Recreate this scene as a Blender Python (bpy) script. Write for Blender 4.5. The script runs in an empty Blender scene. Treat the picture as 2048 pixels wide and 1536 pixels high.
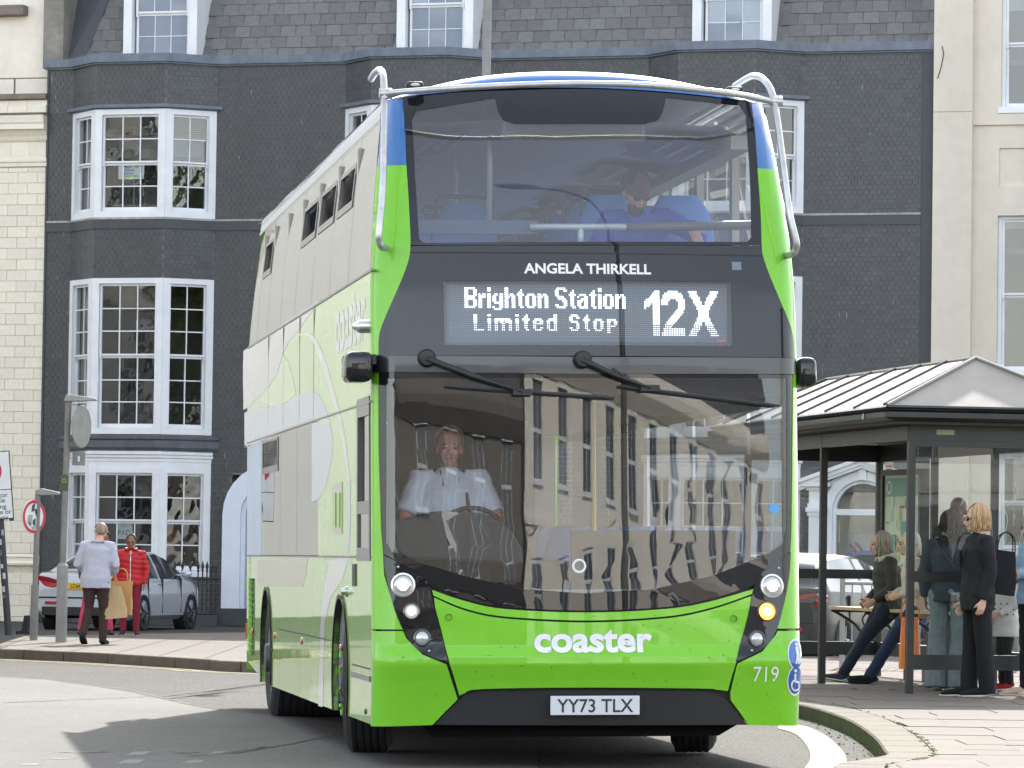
import bpy, bmesh, math, random
from mathutils import Vector, Matrix
from mathutils.geometry import delaunay_2d_cdt

rng = random.Random(7)
SC = bpy.context.scene
COL = SC.collection
PI = math.pi

# ---------------------------------------------------------------- camera
FPX = 8700.0                       # focal length in pixels of the 2048 px wide photograph
ROLL = math.radians(0.8)
PITCH = math.atan((1120 - 768) / FPX)
CAMZ = 1.3
fwd = Vector((0, math.cos(PITCH), math.sin(PITCH)))
r0 = Vector((1, 0, 0)); u0 = Vector((0, -math.sin(PITCH), math.cos(PITCH)))
RGT = r0 * math.cos(ROLL) + u0 * math.sin(ROLL)
UPV = -r0 * math.sin(ROLL) + u0 * math.cos(ROLL)
CAMP = Vector((0, 0, CAMZ))
cam_d = bpy.data.cameras.new('camera'); cam = bpy.data.objects.new('camera', cam_d); COL.objects.link(cam)
cam_d.sensor_width = 36; cam_d.lens = 36 * FPX / 2048
cam_d.clip_start = 0.5; cam_d.clip_end = 2000
mw = Matrix((RGT, UPV, -fwd)).transposed().to_4x4(); mw.translation = CAMP
cam.matrix_world = mw
SC.camera = cam

# ---------------------------------------------------------------- sky, sun, exposure
SUN_TO = Vector((1.0, 6.6, 4.3)).normalized()        # towards the sun: behind the bus, a little to the right
SUN_EL = math.asin(SUN_TO.z); SUN_AZ = math.atan2(SUN_TO.x, SUN_TO.y)
world = bpy.data.worlds.new('World'); SC.world = world; world.use_nodes = True
wn = world.node_tree.nodes; wl = world.node_tree.links
bg = wn['Background']
sky = wn.new('ShaderNodeTexSky'); sky.sky_type = 'NISHITA'; sky.sun_disc = False
sky.sun_elevation = SUN_EL; sky.sun_rotation = SUN_AZ
sky.air_density = 1.0; sky.dust_density = 1.2; sky.ozone_density = 1.0
hs = wn.new('ShaderNodeHueSaturation'); hs.inputs['Saturation'].default_value = .42
wl.new(sky.outputs[0], hs.inputs['Color']); wl.new(hs.outputs[0], bg.inputs[0]); bg.inputs[1].default_value = 0.15
sun_d = bpy.data.lights.new('sun', 'SUN'); sun = bpy.data.objects.new('sun', sun_d); COL.objects.link(sun)
sun_d.energy = 2.0; sun_d.angle = math.radians(0.5); sun_d.color = (1, .955, .88)
sun.rotation_euler = (-SUN_TO).to_track_quat('-Z', 'Y').to_euler()
SC.view_settings.view_transform = 'Standard'; SC.view_settings.look = 'None'
SC.view_settings.exposure = 2.05; SC.view_settings.gamma = 1; SC.view_settings.use_curve_mapping = False
SC.render.engine = 'CYCLES'
SC.cycles.use_denoising = True
SC.cycles.max_bounces = 10; SC.cycles.diffuse_bounces = 4; SC.cycles.glossy_bounces = 5
SC.cycles.transparent_max_bounces = 24; SC.cycles.transmission_bounces = 6
SC.cycles.sample_clamp_indirect = 6.0; SC.cycles.caustics_reflective = False; SC.cycles.caustics_refractive = False

# ---------------------------------------------------------------- where a line of sight meets the place
def ray(u, v):
    return fwd + RGT * ((u - 1024) / FPX) + UPV * ((768 - v) / FPX)
def gnd(u, v, z=0.0):
    d = ray(u, v); return CAMP + d * ((z - CAMZ) / d.z)
def aty(u, v, y):
    d = ray(u, v); return CAMP + d * (y / d.y)
def on_plane(u, v, p, n):
    d = ray(u, v); return CAMP + d * ((p - CAMP).dot(n) / d.dot(n))

# ---------------------------------------------------------------- objects
def tag(o, label=None, cat=None, group=None, kind=None):
    if label: o['label'] = label
    if cat: o['category'] = cat
    if group: o['group'] = group
    if kind: o['kind'] = kind
    return o
def link(o, parent=None):
    COL.objects.link(o)
    if parent is not None: o.parent = parent
    return o
def empty(name, M=None, loc=None, rz=0.0, parent=None):
    o = bpy.data.objects.new(name, None); o.empty_display_size = .2
    link(o, parent)
    if M is not None: o.matrix_local = M
    elif loc is not None: o.location = loc; o.rotation_euler = (0, 0, rz)
    return o

class MB:
    def __init__(s): s.v = []; s.f = []; s.m = []; s.cur = 0
    def add(s, vs, fs):
        b = len(s.v); s.v += [tuple(q) for q in vs]
        s.f += [tuple(i + b for i in q) for q in fs]; s.m += [s.cur] * len(fs); return s
    def box(s, x0, x1, y0, y1, z0, z1, M=None):
        vs = [Vector((x, y, z)) for z in (z0, z1) for y in (y0, y1) for x in (x0, x1)]
        if M is not None: vs = [M @ q for q in vs]
        return s.add(vs, [(0, 2, 3, 1), (4, 5, 7, 6), (0, 1, 5, 4), (2, 6, 7, 3), (0, 4, 6, 2), (1, 3, 7, 5)])
    def quad(s, *p): return s.add(p, [tuple(range(len(p)))])
    def tube(s, pts, r, n=8, caps=True, side=None):
        """swept tube: r is a number or a list of numbers or (a, b) half axes; a lies along side"""
        pts = [Vector(p) for p in pts]; k = len(pts)
        if not isinstance(r, (list, tuple)): r = [r] * k
        rings = []; prev = None
        for i, p in enumerate(pts):
            t = (pts[min(i + 1, k - 1)] - pts[max(i - 1, 0)])
            if t.length < 1e-9: t = Vector((0, 0, 1))
            t.normalize()
            if side is not None: a = Vector(side)
            elif prev is not None: a = prev
            else: a = Vector((1, 0, 0)) if abs(t.x) < .8 else Vector((0, 1, 0))
            a = a - t * a.dot(t)
            if a.length < 1e-6: a = t.orthogonal()
            a.normalize(); b = t.cross(a); prev = a
            ra, rb = r[i] if isinstance(r[i], (tuple, list)) else (r[i], r[i])
            rings.append([p + a * (math.cos(2 * PI * j / n) * ra) + b * (math.sin(2 * PI * j / n) * rb) for j in range(n)])
        vs = [q for R in rings for q in R]; fs = []
        for i in range(k - 1):
            for j in range(n):
                fs.append((i * n + j, i * n + (j + 1) % n, (i + 1) * n + (j + 1) % n, (i + 1) * n + j))
        if caps: fs.append(tuple(reversed(range(n)))); fs.append(tuple((k - 1) * n + j for j in range(n)))
        return s.add(vs, fs)
    def ell(s, c, r, nu=12, nv=8, M=None):
        vs = []; c = Vector(c)
        for i in range(1, nv):
            th = PI * i / nv
            for j in range(nu):
                ph = 2 * PI * j / nu
                vs.append(Vector((r[0] * math.sin(th) * math.cos(ph), r[1] * math.sin(th) * math.sin(ph), r[2] * math.cos(th))))
        vs.append(Vector((0, 0, r[2]))); vs.append(Vector((0, 0, -r[2])))
        if M is not None: vs = [M @ q for q in vs]
        vs = [q + c for q in vs]; fs = []; t = len(vs) - 2
        for i in range(nv - 2):
            for j in range(nu):
                fs.append((i * nu + j, (i + 1) * nu + j, (i + 1) * nu + (j + 1) % nu, i * nu + (j + 1) % nu))
        for j in range(nu):
            fs.append((t, j, (j + 1) % nu)); fs.append((t + 1, (nv - 2) * nu + (j + 1) % nu, (nv - 2) * nu + j))
        return s.add(vs, fs)
    def lathe(s, prof, n=20, M=None, close=False):
        """prof: (radius, height) turned about local z"""
        vs = [Vector((a * math.cos(2 * PI * j / n), a * math.sin(2 * PI * j / n), b)) for a, b in prof for j in range(n)]
        if M is not None: vs = [M @ q for q in vs]
        fs = [(i * n + j, i * n + (j + 1) % n, (i + 1) * n + (j + 1) % n, (i + 1) * n + j) for i in range(len(prof) - 1) for j in range(n)]
        if close: fs.append(tuple(reversed(range(n)))); fs.append(tuple((len(prof) - 1) * n + j for j in range(n)))
        return s.add(vs, fs)
    def prism(s, poly, fn, d0, d1):
        """poly of (a, b); fn(a, b, d) -> point; solid between depths d0 and d1"""
        n = len(poly)
        vs = [fn(a, b, d0) for a, b in poly] + [fn(a, b, d1) for a, b in poly]
        fs = [tuple(range(n)), tuple(reversed(range(n, 2 * n)))] + [(i, n + i, n + (i + 1) % n, (i + 1) % n) for i in range(n)]
        return s.add(vs, fs)
    def grid(s, rows, closed=False):
        n = len(rows[0]); vs = [p for R in rows for p in R]; fs = []
        for i in range(len(rows) - 1):
            for j in range(n if closed else n - 1):
                fs.append((i * n + j, i * n + (j + 1) % n, (i + 1) * n + (j + 1) % n, (i + 1) * n + j))
        return s.add(vs, fs)
    def mesh(s, name, mats, smooth=None):
        me = bpy.data.meshes.new(name); me.from_pydata(s.v, [], s.f)
        if not isinstance(mats, (list, tuple)): mats = [mats]
        for m in mats: me.materials.append(m)
        if len(mats) > 1: me.polygons.foreach_set('material_index', s.m)
        if smooth:
            me.polygons.foreach_set('use_smooth', [True] * len(me.polygons))
            if smooth is not True: me.set_sharp_from_angle(angle=math.radians(smooth))
        me.update(); return me

def ob(name, mb, mat, parent=None, smooth=None, M=None, bevel=0, kind=None, weld=False):
    me = mb.mesh(name, mat, smooth) if isinstance(mb, MB) else mb
    o = bpy.data.objects.new(name, me); link(o, parent)
    if M is not None: o.matrix_local = M
    if weld:
        bm = bmesh.new(); bm.from_mesh(me); bmesh.ops.remove_doubles(bm, verts=bm.verts, dist=1e-5); bm.to_mesh(me); bm.free()
    if bevel:
        b = o.modifiers.new('bevel', 'BEVEL'); b.width = bevel; b.segments = 2; b.limit_method = 'ANGLE'; b.angle_limit = math.radians(40)
    if kind: o['kind'] = kind
    return o

def patch(outline, fn, step=0.1, thick=0.0, holes=(), cuts_a=(), cuts_b=(), off=0.0):
    """fill an outline in (a, b), cut it into a grid and lay it on the surface fn(a, b, depth)"""
    vs = []; es = []
    for lp in [outline] + list(holes):
        k = len(vs); n = len(lp); vs += [Vector((a, b)) for a, b in lp]
        es += [(k + i, k + (i + 1) % n) for i in range(n)]
    r = delaunay_2d_cdt(vs, es, [], 1, 1e-6)
    bm = bmesh.new(); bv = [bm.verts.new((q[0], q[1], 0)) for q in r[0]]
    def within(lp, x, y):
        c = False; j = len(lp) - 1
        for i in range(len(lp)):
            if (lp[i][1] > y) != (lp[j][1] > y) and x < (lp[j][0] - lp[i][0]) * (y - lp[i][1]) / (lp[j][1] - lp[i][1]) + lp[i][0]: c = not c
            j = i
        return c
    for f in r[2]:
        cx = sum(r[0][i][0] for i in f) / len(f); cy = sum(r[0][i][1] for i in f) / len(f)
        if any(within(h, cx, cy) for h in holes) or not within(outline, cx, cy): continue
        try: bm.faces.new([bv[i] for i in f])
        except ValueError: pass
    for e in [v for v in bm.verts if not v.link_faces]: bm.verts.remove(e)
    a0 = min(q[0] for q in vs); a1 = max(q[0] for q in vs); b0 = min(q[1] for q in vs); b1 = max(q[1] for q in vs)
    st = step if isinstance(step, (tuple, list)) else (step, step)
    def lines(lo, hi, s, extra):
        k = math.ceil(lo / s); L = list(extra)
        while k * s < hi: L.append(k * s); k += 1
        return [x for x in L if lo + 1e-4 < x < hi - 1e-4]
    for x in lines(a0, a1, st[0], cuts_a):
        bmesh.ops.bisect_plane(bm, geom=bm.verts[:] + bm.edges[:] + bm.faces[:], dist=1e-5, plane_co=(x, 0, 0), plane_no=(1, 0, 0))
    for x in lines(b0, b1, st[1], cuts_b):
        bmesh.ops.bisect_plane(bm, geom=bm.verts[:] + bm.edges[:] + bm.faces[:], dist=1e-5, plane_co=(0, x, 0), plane_no=(0, 1, 0))
    bm.verts.ensure_lookup_table(); bm.verts.index_update()
    mb = MB(); mb.v = [tuple(fn(q.co.x, q.co.y, off)) for q in bm.verts]
    mb.f = [tuple(q.index for q in f.verts) for f in bm.faces]
    if thick:
        new = {}
        for e in bm.edges:
            if len(e.link_faces) == 1:
                l = e.link_loops[0]; i, j = l.vert.index, l.link_loop_next.vert.index
                for w in (i, j):
                    if w not in new:
                        c = bm.verts[w].co; new[w] = len(mb.v); mb.v.append(tuple(fn(c.x, c.y, off + thick)))
                mb.f.append((j, i, new[i], new[j]))
    mb.m = [0] * len(mb.f); bm.free(); return mb

def text_mb(txt, size, align='LEFT', bold=0.0, sx=1.0, shear=0.0, spacing=1.0):
    """outline letters as flat triangles in (x, y)"""
    cu = bpy.data.curves.new('t', 'FONT'); cu.body = txt; cu.size = size; cu.align_x = align
    cu.offset = bold; cu.shear = shear; cu.resolution_u = 4; cu.space_character = spacing
    o = bpy.data.objects.new('t', cu); COL.objects.link(o)
    dg = bpy.context.evaluated_depsgraph_get(); me = o.evaluated_get(dg).to_mesh()
    vs = [(q.co.x * sx, q.co.y) for q in me.vertices]; fs = [tuple(p.vertices) for p in me.polygons]
    o.evaluated_get(dg).to_mesh_clear(); bpy.data.objects.remove(o); bpy.data.curves.remove(cu)
    return vs, fs
def cut_flat(vs, fs, sa, sb):
    """cut flat letters on a grid so that they follow a curved panel"""
    bm = bmesh.new(); bv = [bm.verts.new((a, b, 0)) for a, b in vs]
    for f in fs:
        try: bm.faces.new([bv[i] for i in f])
        except ValueError: pass
    for ax, st in ((0, sa), (1, sb)):
        lo = min(p[ax] for p in vs); hi = max(p[ax] for p in vs); k = math.ceil(lo / st)
        while k * st < hi:
            co = [0, 0, 0]; no = [0, 0, 0]; co[ax] = k * st; no[ax] = 1
            bmesh.ops.bisect_plane(bm, geom=bm.verts[:] + bm.edges[:] + bm.faces[:], dist=1e-7, plane_co=co, plane_no=no); k += 1
    bm.verts.ensure_lookup_table(); bm.verts.index_update()
    o = ([(q.co.x, q.co.y) for q in bm.verts], [tuple(q.index for q in f.verts) for f in bm.faces]); bm.free(); return o
def text_on(txt, size, fn, align='CENTER', bold=0.0, sx=1.0, cuts=0.0, spacing=1.0):
    """letters laid on the surface fn(x, y)"""
    vs, fs = text_mb(txt, size, align, bold, sx, 0, spacing)
    mb = MB(); mb.add([fn(a, b) for a, b in vs], fs); return mb

# ---------------------------------------------------------------- materials
def srgb(r, g, b):
    f = lambda c: (c / 255 / 12.92) if c <= 10.3 else ((c / 255 + .055) / 1.055) ** 2.4
    return (f(r), f(g), f(b))
def mat(name, col, rough=.6, metal=0.0, spec=.5, coat=0.0, coat_rough=.03, noise=None, bump=None, rnd=0.0, island=0.0, emit=None, emit_s=0.0, streak=None, wave=None, sheen=0.0):
    m = bpy.data.materials.new(name); m.use_nodes = True
    nt = m.node_tree; N = nt.nodes; L = nt.links; b = N['Principled BSDF']
    b.inputs['Base Color'].default_value = (*col, 1); b.inputs['Roughness'].default_value = rough
    b.inputs['Metallic'].default_value = metal; b.inputs['Specular IOR Level'].default_value = spec
    b.inputs['Coat Weight'].default_value = coat; b.inputs['Coat Roughness'].default_value = coat_rough
    if sheen: b.inputs['Sheen Weight'].default_value = sheen
    if emit is not None:
        b.inputs['Emission Color'].default_value = (*emit, 1); b.inputs['Emission Strength'].default_value = emit_s
    tc = N.new('ShaderNodeTexCoord'); cur = None
    def mul(fac_sock, lo, hi):
        nonlocal cur
        mr = N.new('ShaderNodeMapRange'); mr.inputs[3].default_value = lo; mr.inputs[4].default_value = hi
        L.new(fac_sock, mr.inputs[0])
        mx = N.new('ShaderNodeMix'); mx.data_type = 'RGBA'; mx.blend_type = 'MULTIPLY'; mx.inputs[0].default_value = 1
        if cur is None: mx.inputs[6].default_value = (*col, 1)
        else: L.new(cur, mx.inputs[6])
        L.new(mr.outputs[0], mx.inputs[7]); cur = mx.outputs[2]
    for nz in ([noise] if isinstance(noise, tuple) else (noise or [])):
        t = N.new('ShaderNodeTexNoise'); t.inputs['Scale'].default_value = nz[0]; t.inputs['Detail'].default_value = 5; t.inputs['Roughness'].default_value = .62
        L.new(tc.outputs['Object'], t.inputs['Vector'])
        cr = N.new('ShaderNodeMapRange'); cr.inputs[1].default_value = .3; cr.inputs[2].default_value = .7; L.new(t.outputs[0], cr.inputs[0])
        mul(cr.outputs[0], 1 - nz[1], 1 + nz[1])
    if streak:
        mp = N.new('ShaderNodeMapping'); mp.inputs['Scale'].default_value = streak[2] if len(streak) > 2 else (streak[0], streak[0], streak[0] * .08)
        L.new(tc.outputs['Object'], mp.inputs[0])
        t = N.new('ShaderNodeTexNoise'); t.inputs['Scale'].default_value = 1; t.inputs['Detail'].default_value = 6; L.new(mp.outputs[0], t.inputs['Vector'])
        cr = N.new('ShaderNodeMapRange'); cr.inputs[1].default_value = .35; cr.inputs[2].default_value = .7; L.new(t.outputs[0], cr.inputs[0])
        mul(cr.outputs[0], 1 + streak[1] * .3, 1 - streak[1])
    if rnd:
        oi = N.new('ShaderNodeObjectInfo'); mul(oi.outputs['Random'], 1 - rnd, 1 + rnd)
    if island:
        g = N.new('ShaderNodeNewGeometry'); mul(g.outputs['Random Per Island'], 1 - island, 1 + island)
    if cur is not None: L.new(cur, b.inputs['Base Color'])
    h = None
    if wave:                                   # panels that are not quite flat
        mp = N.new('ShaderNodeMapping'); mp.inputs['Scale'].default_value = wave[2]; t = N.new('ShaderNodeTexNoise'); t.inputs['Scale'].default_value = wave[0]; t.inputs['Detail'].default_value = 1
        L.new(tc.outputs['Object'], mp.inputs[0]); L.new(mp.outputs[0], t.inputs['Vector'])
        bn = N.new('ShaderNodeBump'); bn.inputs['Strength'].default_value = wave[1]; bn.inputs['Distance'].default_value = .05
        L.new(t.outputs[0], bn.inputs['Height']); h = bn.outputs[0]; L.new(h, b.inputs['Normal']); L.new(h, b.inputs['Coat Normal'])
    if bump:
        for bp in ([bump] if isinstance(bump, tuple) else bump):
            t = N.new('ShaderNodeTexNoise'); t.inputs['Scale'].default_value = bp[0]; t.inputs['Detail'].default_value = bp[3] if len(bp) > 3 else 4
            L.new(tc.outputs['Object'], t.inputs['Vector'])
            bn = N.new('ShaderNodeBump'); bn.inputs['Strength'].default_value = bp[1]; bn.inputs['Distance'].default_value = bp[2] if len(bp) > 2 else .01
            L.new(t.outputs[0], bn.inputs['Height'])
            if h is not None: L.new(h, bn.inputs['Normal'])
            h = bn.outputs[0]
        L.new(h, b.inputs['Normal'])
        if coat and len(bump) and (bump[0] if isinstance(bump, tuple) else bump[0][0]) < 12: L.new(h, b.inputs['Coat Normal'])
    return m
def glass(name, tint=(.8, .85, .85), f0=.06, rough=0.0, wobble=None, dust=0.0):
    m = bpy.data.materials.new(name); m.use_nodes = True
    nt = m.node_tree; N = nt.nodes; L = nt.links; N.remove(N['Principled BSDF'])
    lw = N.new('ShaderNodeLayerWeight'); lw.inputs[0].default_value = .5      # Schlick's curve, the same from both sides of the pane
    pw = N.new('ShaderNodeMath'); pw.operation = 'POWER'; pw.inputs[1].default_value = 5; L.new(lw.outputs['Facing'], pw.inputs[0])
    fr = N.new('ShaderNodeMapRange'); fr.inputs[3].default_value = f0; L.new(pw.outputs[0], fr.inputs[0])
    tr = N.new('ShaderNodeBsdfTransparent'); tr.inputs[0].default_value = (*tint, 1)
    gl = N.new('ShaderNodeBsdfGlossy'); gl.inputs['Roughness'].default_value = rough
    mx = N.new('ShaderNodeMixShader')
    L.new(fr.outputs[0], mx.inputs[0]); L.new(tr.outputs[0], mx.inputs[1]); L.new(gl.outputs[0], mx.inputs[2])
    out = mx.outputs[0]
    if dust:                                   # a film of road dust on the pane
        df = N.new('ShaderNodeBsdfDiffuse'); df.inputs[0].default_value = (.5, .5, .5, 1); md = N.new('ShaderNodeMixShader'); md.inputs[0].default_value = dust
        L.new(out, md.inputs[1]); L.new(df.outputs[0], md.inputs[2]); out = md.outputs[0]
    L.new(out, N['Material Output'].inputs[0])
    if wobble:
        tc = N.new('ShaderNodeTexCoord'); t = N.new('ShaderNodeTexNoise'); t.inputs['Scale'].default_value = wobble[0]; t.inputs['Detail'].default_value = 1
        mp = N.new('ShaderNodeMapping'); mp.inputs['Scale'].default_value = wobble[2] if len(wobble) > 2 else (1, 1, 1)
        L.new(tc.outputs['Object'], mp.inputs[0]); L.new(mp.outputs[0], t.inputs['Vector'])
        bn = N.new('ShaderNodeBump'); bn.inputs['Strength'].default_value = wobble[1]; bn.inputs['Distance'].default_value = .05
        L.new(t.outputs[0], bn.inputs['Height']); L.new(bn.outputs[0], gl.inputs['Normal'])
    return m

m_white = mat('white_paint', (.74, .75, .77), .45, noise=(3, .06), bump=(30, .08))
m_black = mat('black_plastic', (.016, .017, .018), .5)
m_rubber = mat('tyre_rubber', (.014, .014, .015), .8, bump=(60, .3))
m_steel = mat('galvanised_steel', (.36, .37, .37), .5, .6, noise=(9, .18))
m_chrome = mat('polished_steel', (.62, .62, .60), .28, .85, noise=(14, .12))
m_iron = mat('black_iron', (.012, .012, .013), .45)
m_dark = mat('dark_interior', (.02, .021, .022), .9)
# ================================================================ ground, road, pavements
m_asph = mat('asphalt', srgb(80, 78, 74), .85, spec=.15, noise=[(.5, .10), (5, .08), (24, .52), (70, .50)], bump=[(38, 1.0, .03), (9, .2, .01)])
m_asph2 = mat('asphalt_patch', srgb(90, 87, 84), .8, spec=.15, noise=[(.35, .10), (3, .08), (26, .26), (90, .36)], bump=[(80, .5, .010)], streak=(1.2, .10, (1.6, .12, 1)))
m_chip = mat('rolled_chippings', srgb(96, 93, 88), .85, spec=.15, noise=[(2, .12), (45, .5)], bump=[(50, .9, .02)])
m_paint_y = mat('yellow_road_paint', srgb(142, 130, 88), .7, spec=.15, noise=[(40, .22), (6, .10)], bump=(60, .4, .008))
m_paint_w = mat('white_road_paint', srgb(112, 110, 106), .75, spec=.15, noise=[(18, .18)], bump=(60, .4, .008))
m_kerb = mat('kerb_granite', srgb(97, 90, 80), .85, spec=.15, noise=[(5, .14), (30, .14), (70, .22)], bump=[(60, .25, .006)], rnd=.07)
m_kerb_l = mat('kerb_weathered', srgb(98, 88, 79), .85, spec=.15, noise=[(4, .18), (60, .16)], bump=(50, .25, .006), rnd=.08)
m_slab = mat('pink_paving', srgb(101, 92, 86), .85, spec=.15, noise=[(1.2, .08), (9, .06), (60, .16)], bump=(90, .2, .005), rnd=.05)
m_joint = mat('joint_sand', srgb(84, 76, 68), .95, noise=(20, .3))
m_pave_far = mat('far_paving', srgb(104, 98, 90), .85, spec=.15, noise=[(1.2, .10), (25, .10)], bump=(30, .2, .01))
m_moss = mat('moss', srgb(84, 88, 50), .95, noise=(25, .4))

def sheet(name, pts, z, m, kind='structure', parent=None):
    mb = MB(); mb.add([(p[0], p[1], z) for p in pts], [tuple(range(len(pts)))])
    return ob(name, mb, m, parent, kind=kind)

g = sheet('ground', [(-500, -500), (500, -500), (500, 600), (-500, 600)], -.012, m_asph)
road = sheet('road', [(-60, -40), (60, -40), (60, 78), (-60, 78)], 0, m_asph)

# a smoother resurfaced patch with a sawn, wandering edge, and rougher chippings towards the far kerb
def G(u, v, z=0): p = gnd(u, v, z); return (p.x, p.y)
edge = [G(*q) for q in [(-300, 1345), (0, 1354), (100, 1360), (180, 1371), (260, 1383), (310, 1394), (390, 1412), (440, 1420), (520, 1428), (640, 1440)]]
patch_pts = [(-12, 24)] + [(-12, edge[0][1])] + edge + [(.2, 30), (.2, 24)]
sheet('road_patch', patch_pts, .004, m_asph2, parent=None)
e2 = [G(*q) for q in [(-600, 1331), (-300, 1331), (0, 1331), (200, 1340), (480, 1357)]]
chip = [(e2[0][0], e2[0][1])] + e2[1:] + [(1.5, e2[-1][1]), (1.5, 49), (-3, 51.5), (-9, 56)]
# cracks and joints in the road surface
mb = MB()
def crack(px, w, z=.0075, seed=0):
    r = random.Random(seed); P = [gnd(u, v) for u, v in px]; Q = []
    for a, b in zip(P, P[1:]):
        n = max(2, int((b - a).length / .12))
        for i in range(n): Q.append(a.lerp(b, i / n) + Vector((r.uniform(-.012, .012), r.uniform(-.05, .05), 0)))
    Q.append(P[-1]); L = []; R = []
    for i, q in enumerate(Q):
        t = (Q[min(i + 1, len(Q) - 1)] - Q[max(0, i - 1)]); t.z = 0; t.normalize(); nn = Vector((-t.y, t.x, 0)); ww = w * r.uniform(.35, 1.2)
        L.append((q.x + nn.x * ww, q.y + nn.y * ww, z)); R.append((q.x - nn.x * ww, q.y - nn.y * ww, z))
    mb.grid([L, R])
crack([(0, 1354), (100, 1360), (180, 1371), (260, 1383), (310, 1394), (390, 1412), (440, 1420), (520, 1428), (640, 1440)], .03, seed=1)
crack([(0, 1407), (120, 1402), (240, 1397), (330, 1393), (480, 1375)], .022, seed=2)
crack([(330, 1398), (420, 1388), (478, 1382)], .02, seed=3)
crack([(470, 1508), (520, 1499), (575, 1490), (640, 1476), (700, 1468)], .035, seed=4)
crack([(380, 1514), (450, 1508), (530, 1496)], .02, seed=5)
ob('road_cracks', mb, mat('crack_tar', srgb(58, 56, 55), .9), None, kind='structure')
# worn white blocks of a crossing line
for k, q in enumerate([[(250, 1512), (270, 1505), (303, 1504), (290, 1511)], [(235, 1529), (250, 1521), (288, 1521), (275, 1529)], [(415, 1512), (428, 1505), (454, 1504), (440, 1511)], [(365, 1528), (380, 1522), (412, 1521), (402, 1528)],
                       [(100, 1507), (170, 1505), (226, 1505), (160, 1507)], [(85, 1519), (150, 1518), (145, 1519.5), (90, 1520)], [(46, 1530), (80, 1529), (72, 1532), (40, 1532)], [(270, 1497.5), (292, 1497), (290, 1498.6), (272, 1499)], [(350, 1508), (392, 1506), (396, 1507), (356, 1509)]]):
    pts = [gnd(u, v) for u, v in q]; mb = MB()
    P2 = []
    for a, b in zip(pts, pts[1:] + pts[:1]):
        for i in range(5): c = a.lerp(b, i / 5); P2.append((c.x + rng.uniform(-.006, .006), c.y + rng.uniform(-.05, .05), .0062))
    mb.add(P2, [tuple(range(len(P2)))]); ob('road_marking', mb, m_paint_w, None, kind='structure')

# ---- smooth curve helper
def cr(pts, n=8, closed=False):
    P = [Vector((*p, 0)) if len(p) == 2 else Vector(p) for p in pts]; out = []; k = len(P)
    rngk = range(k if closed else k - 1)
    for i in rngk:
        p0 = P[(i - 1) % k] if closed else P[max(i - 1, 0)]; p1 = P[i]; p2 = P[(i + 1) % k]; p3 = P[(i + 2) % k] if closed else P[min(i + 2, k - 1)]
        for j in range(n):
            t = j / n
            out.append(.5 * ((2 * p1) + (p2 - p0) * t + (2 * p0 - 5 * p1 + 4 * p2 - p3) * t * t + (3 * p1 - p0 - 3 * p2 + p3) * t ** 3))
    if not closed: out.append(P[-1])
    return out
def resample(P, d):
    out = [P[0]]; acc = 0
    for a, b in zip(P, P[1:]):
        L = (b - a).length; t = d - acc
        while t <= L: out.append(a.lerp(b, t / L)); t += d
        acc = L - (t - d)
    return out
def nrm(P, i):
    t = P[min(i + 1, len(P) - 1)] - P[max(0, i - 1)]; t.z = 0; t.normalize(); return Vector((-t.y, t.x, 0))

KH = .12
# ---- the pavement on the right, with its curved kerb
pav_r = empty('right_pavement'); pav_r['kind'] = 'structure'
ko = [gnd(u, v, KH) for u, v in [(1560, 1402), (1592, 1407), (1640, 1418), (1700, 1440), (1745, 1470), (1768, 1498)]]
ko = [Vector((1.9, 78, KH)), Vector((1.9, 60, KH)), Vector((1.9, 46, KH)), Vector((2.08, 40.5, KH))] + ko
last = ko[-1]
ko += [Vector((2.36, 27.2, KH)), Vector((2.16, 26.5, KH)), Vector((1.9, 25.4, KH)), Vector((1.9, 22, KH)), Vector((2.2, 15, KH)), Vector((3.5, 2, KH))]
ko = [Vector((p.x, p.y, KH)) for p in cr(ko, 10)]
dense = resample(ko, .1)
KW = .30
def kerb(run, width, parent, m, n_per, gap=.013, flip=1, h=KH):
    i = 0
    while i + 2 < len(run):
        seg = run[i:i + n_per + 1]
        if len(seg) < 3: break
        mb = MB(); A = []; B = []; A0 = []; C = []; B0 = []
        for j, p in enumerate(seg):
            nn = nrm(run, i + j) * flip; q = p.copy()
            if j == 0: q = q.lerp(seg[1], gap / max(.01, (seg[1] - seg[0]).length))
            if j == len(seg) - 1: q = q.lerp(seg[-2], gap / max(.01, (seg[-1] - seg[-2]).length))
            dz = rng.uniform(-.0, .0)
            A0.append((q.x, q.y, -.02)); A.append((q.x, q.y, h - .012)); C.append(tuple(q + nn * .012 + Vector((0, 0, h - p.z))))
            B.append(tuple(q + nn * width + Vector((0, 0, h - p.z)))); B0.append(tuple(q + nn * width + Vector((0, 0, -.02 - p.z))))
        mb.grid([A0, A, C, B, B0])
        for e in (0, -1):
            mb.add([A0[e], A[e], C[e], B[e], B0[e]], [(0, 1, 2, 3, 4)])
        ob('kerb_stone', mb, m, parent, smooth=35); i += n_per
kerb(dense, KW, pav_r, m_kerb, 9)
inner = [p + nrm(dense, i) * (KW + .006) for i, p in enumerate(dense)]
base = [(p.x, p.y) for p in inner] + [(14, 2), (14, 78)]
sheet('paving_bed', base, KH - .012, m_joint, kind=None, parent=pav_r)
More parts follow.
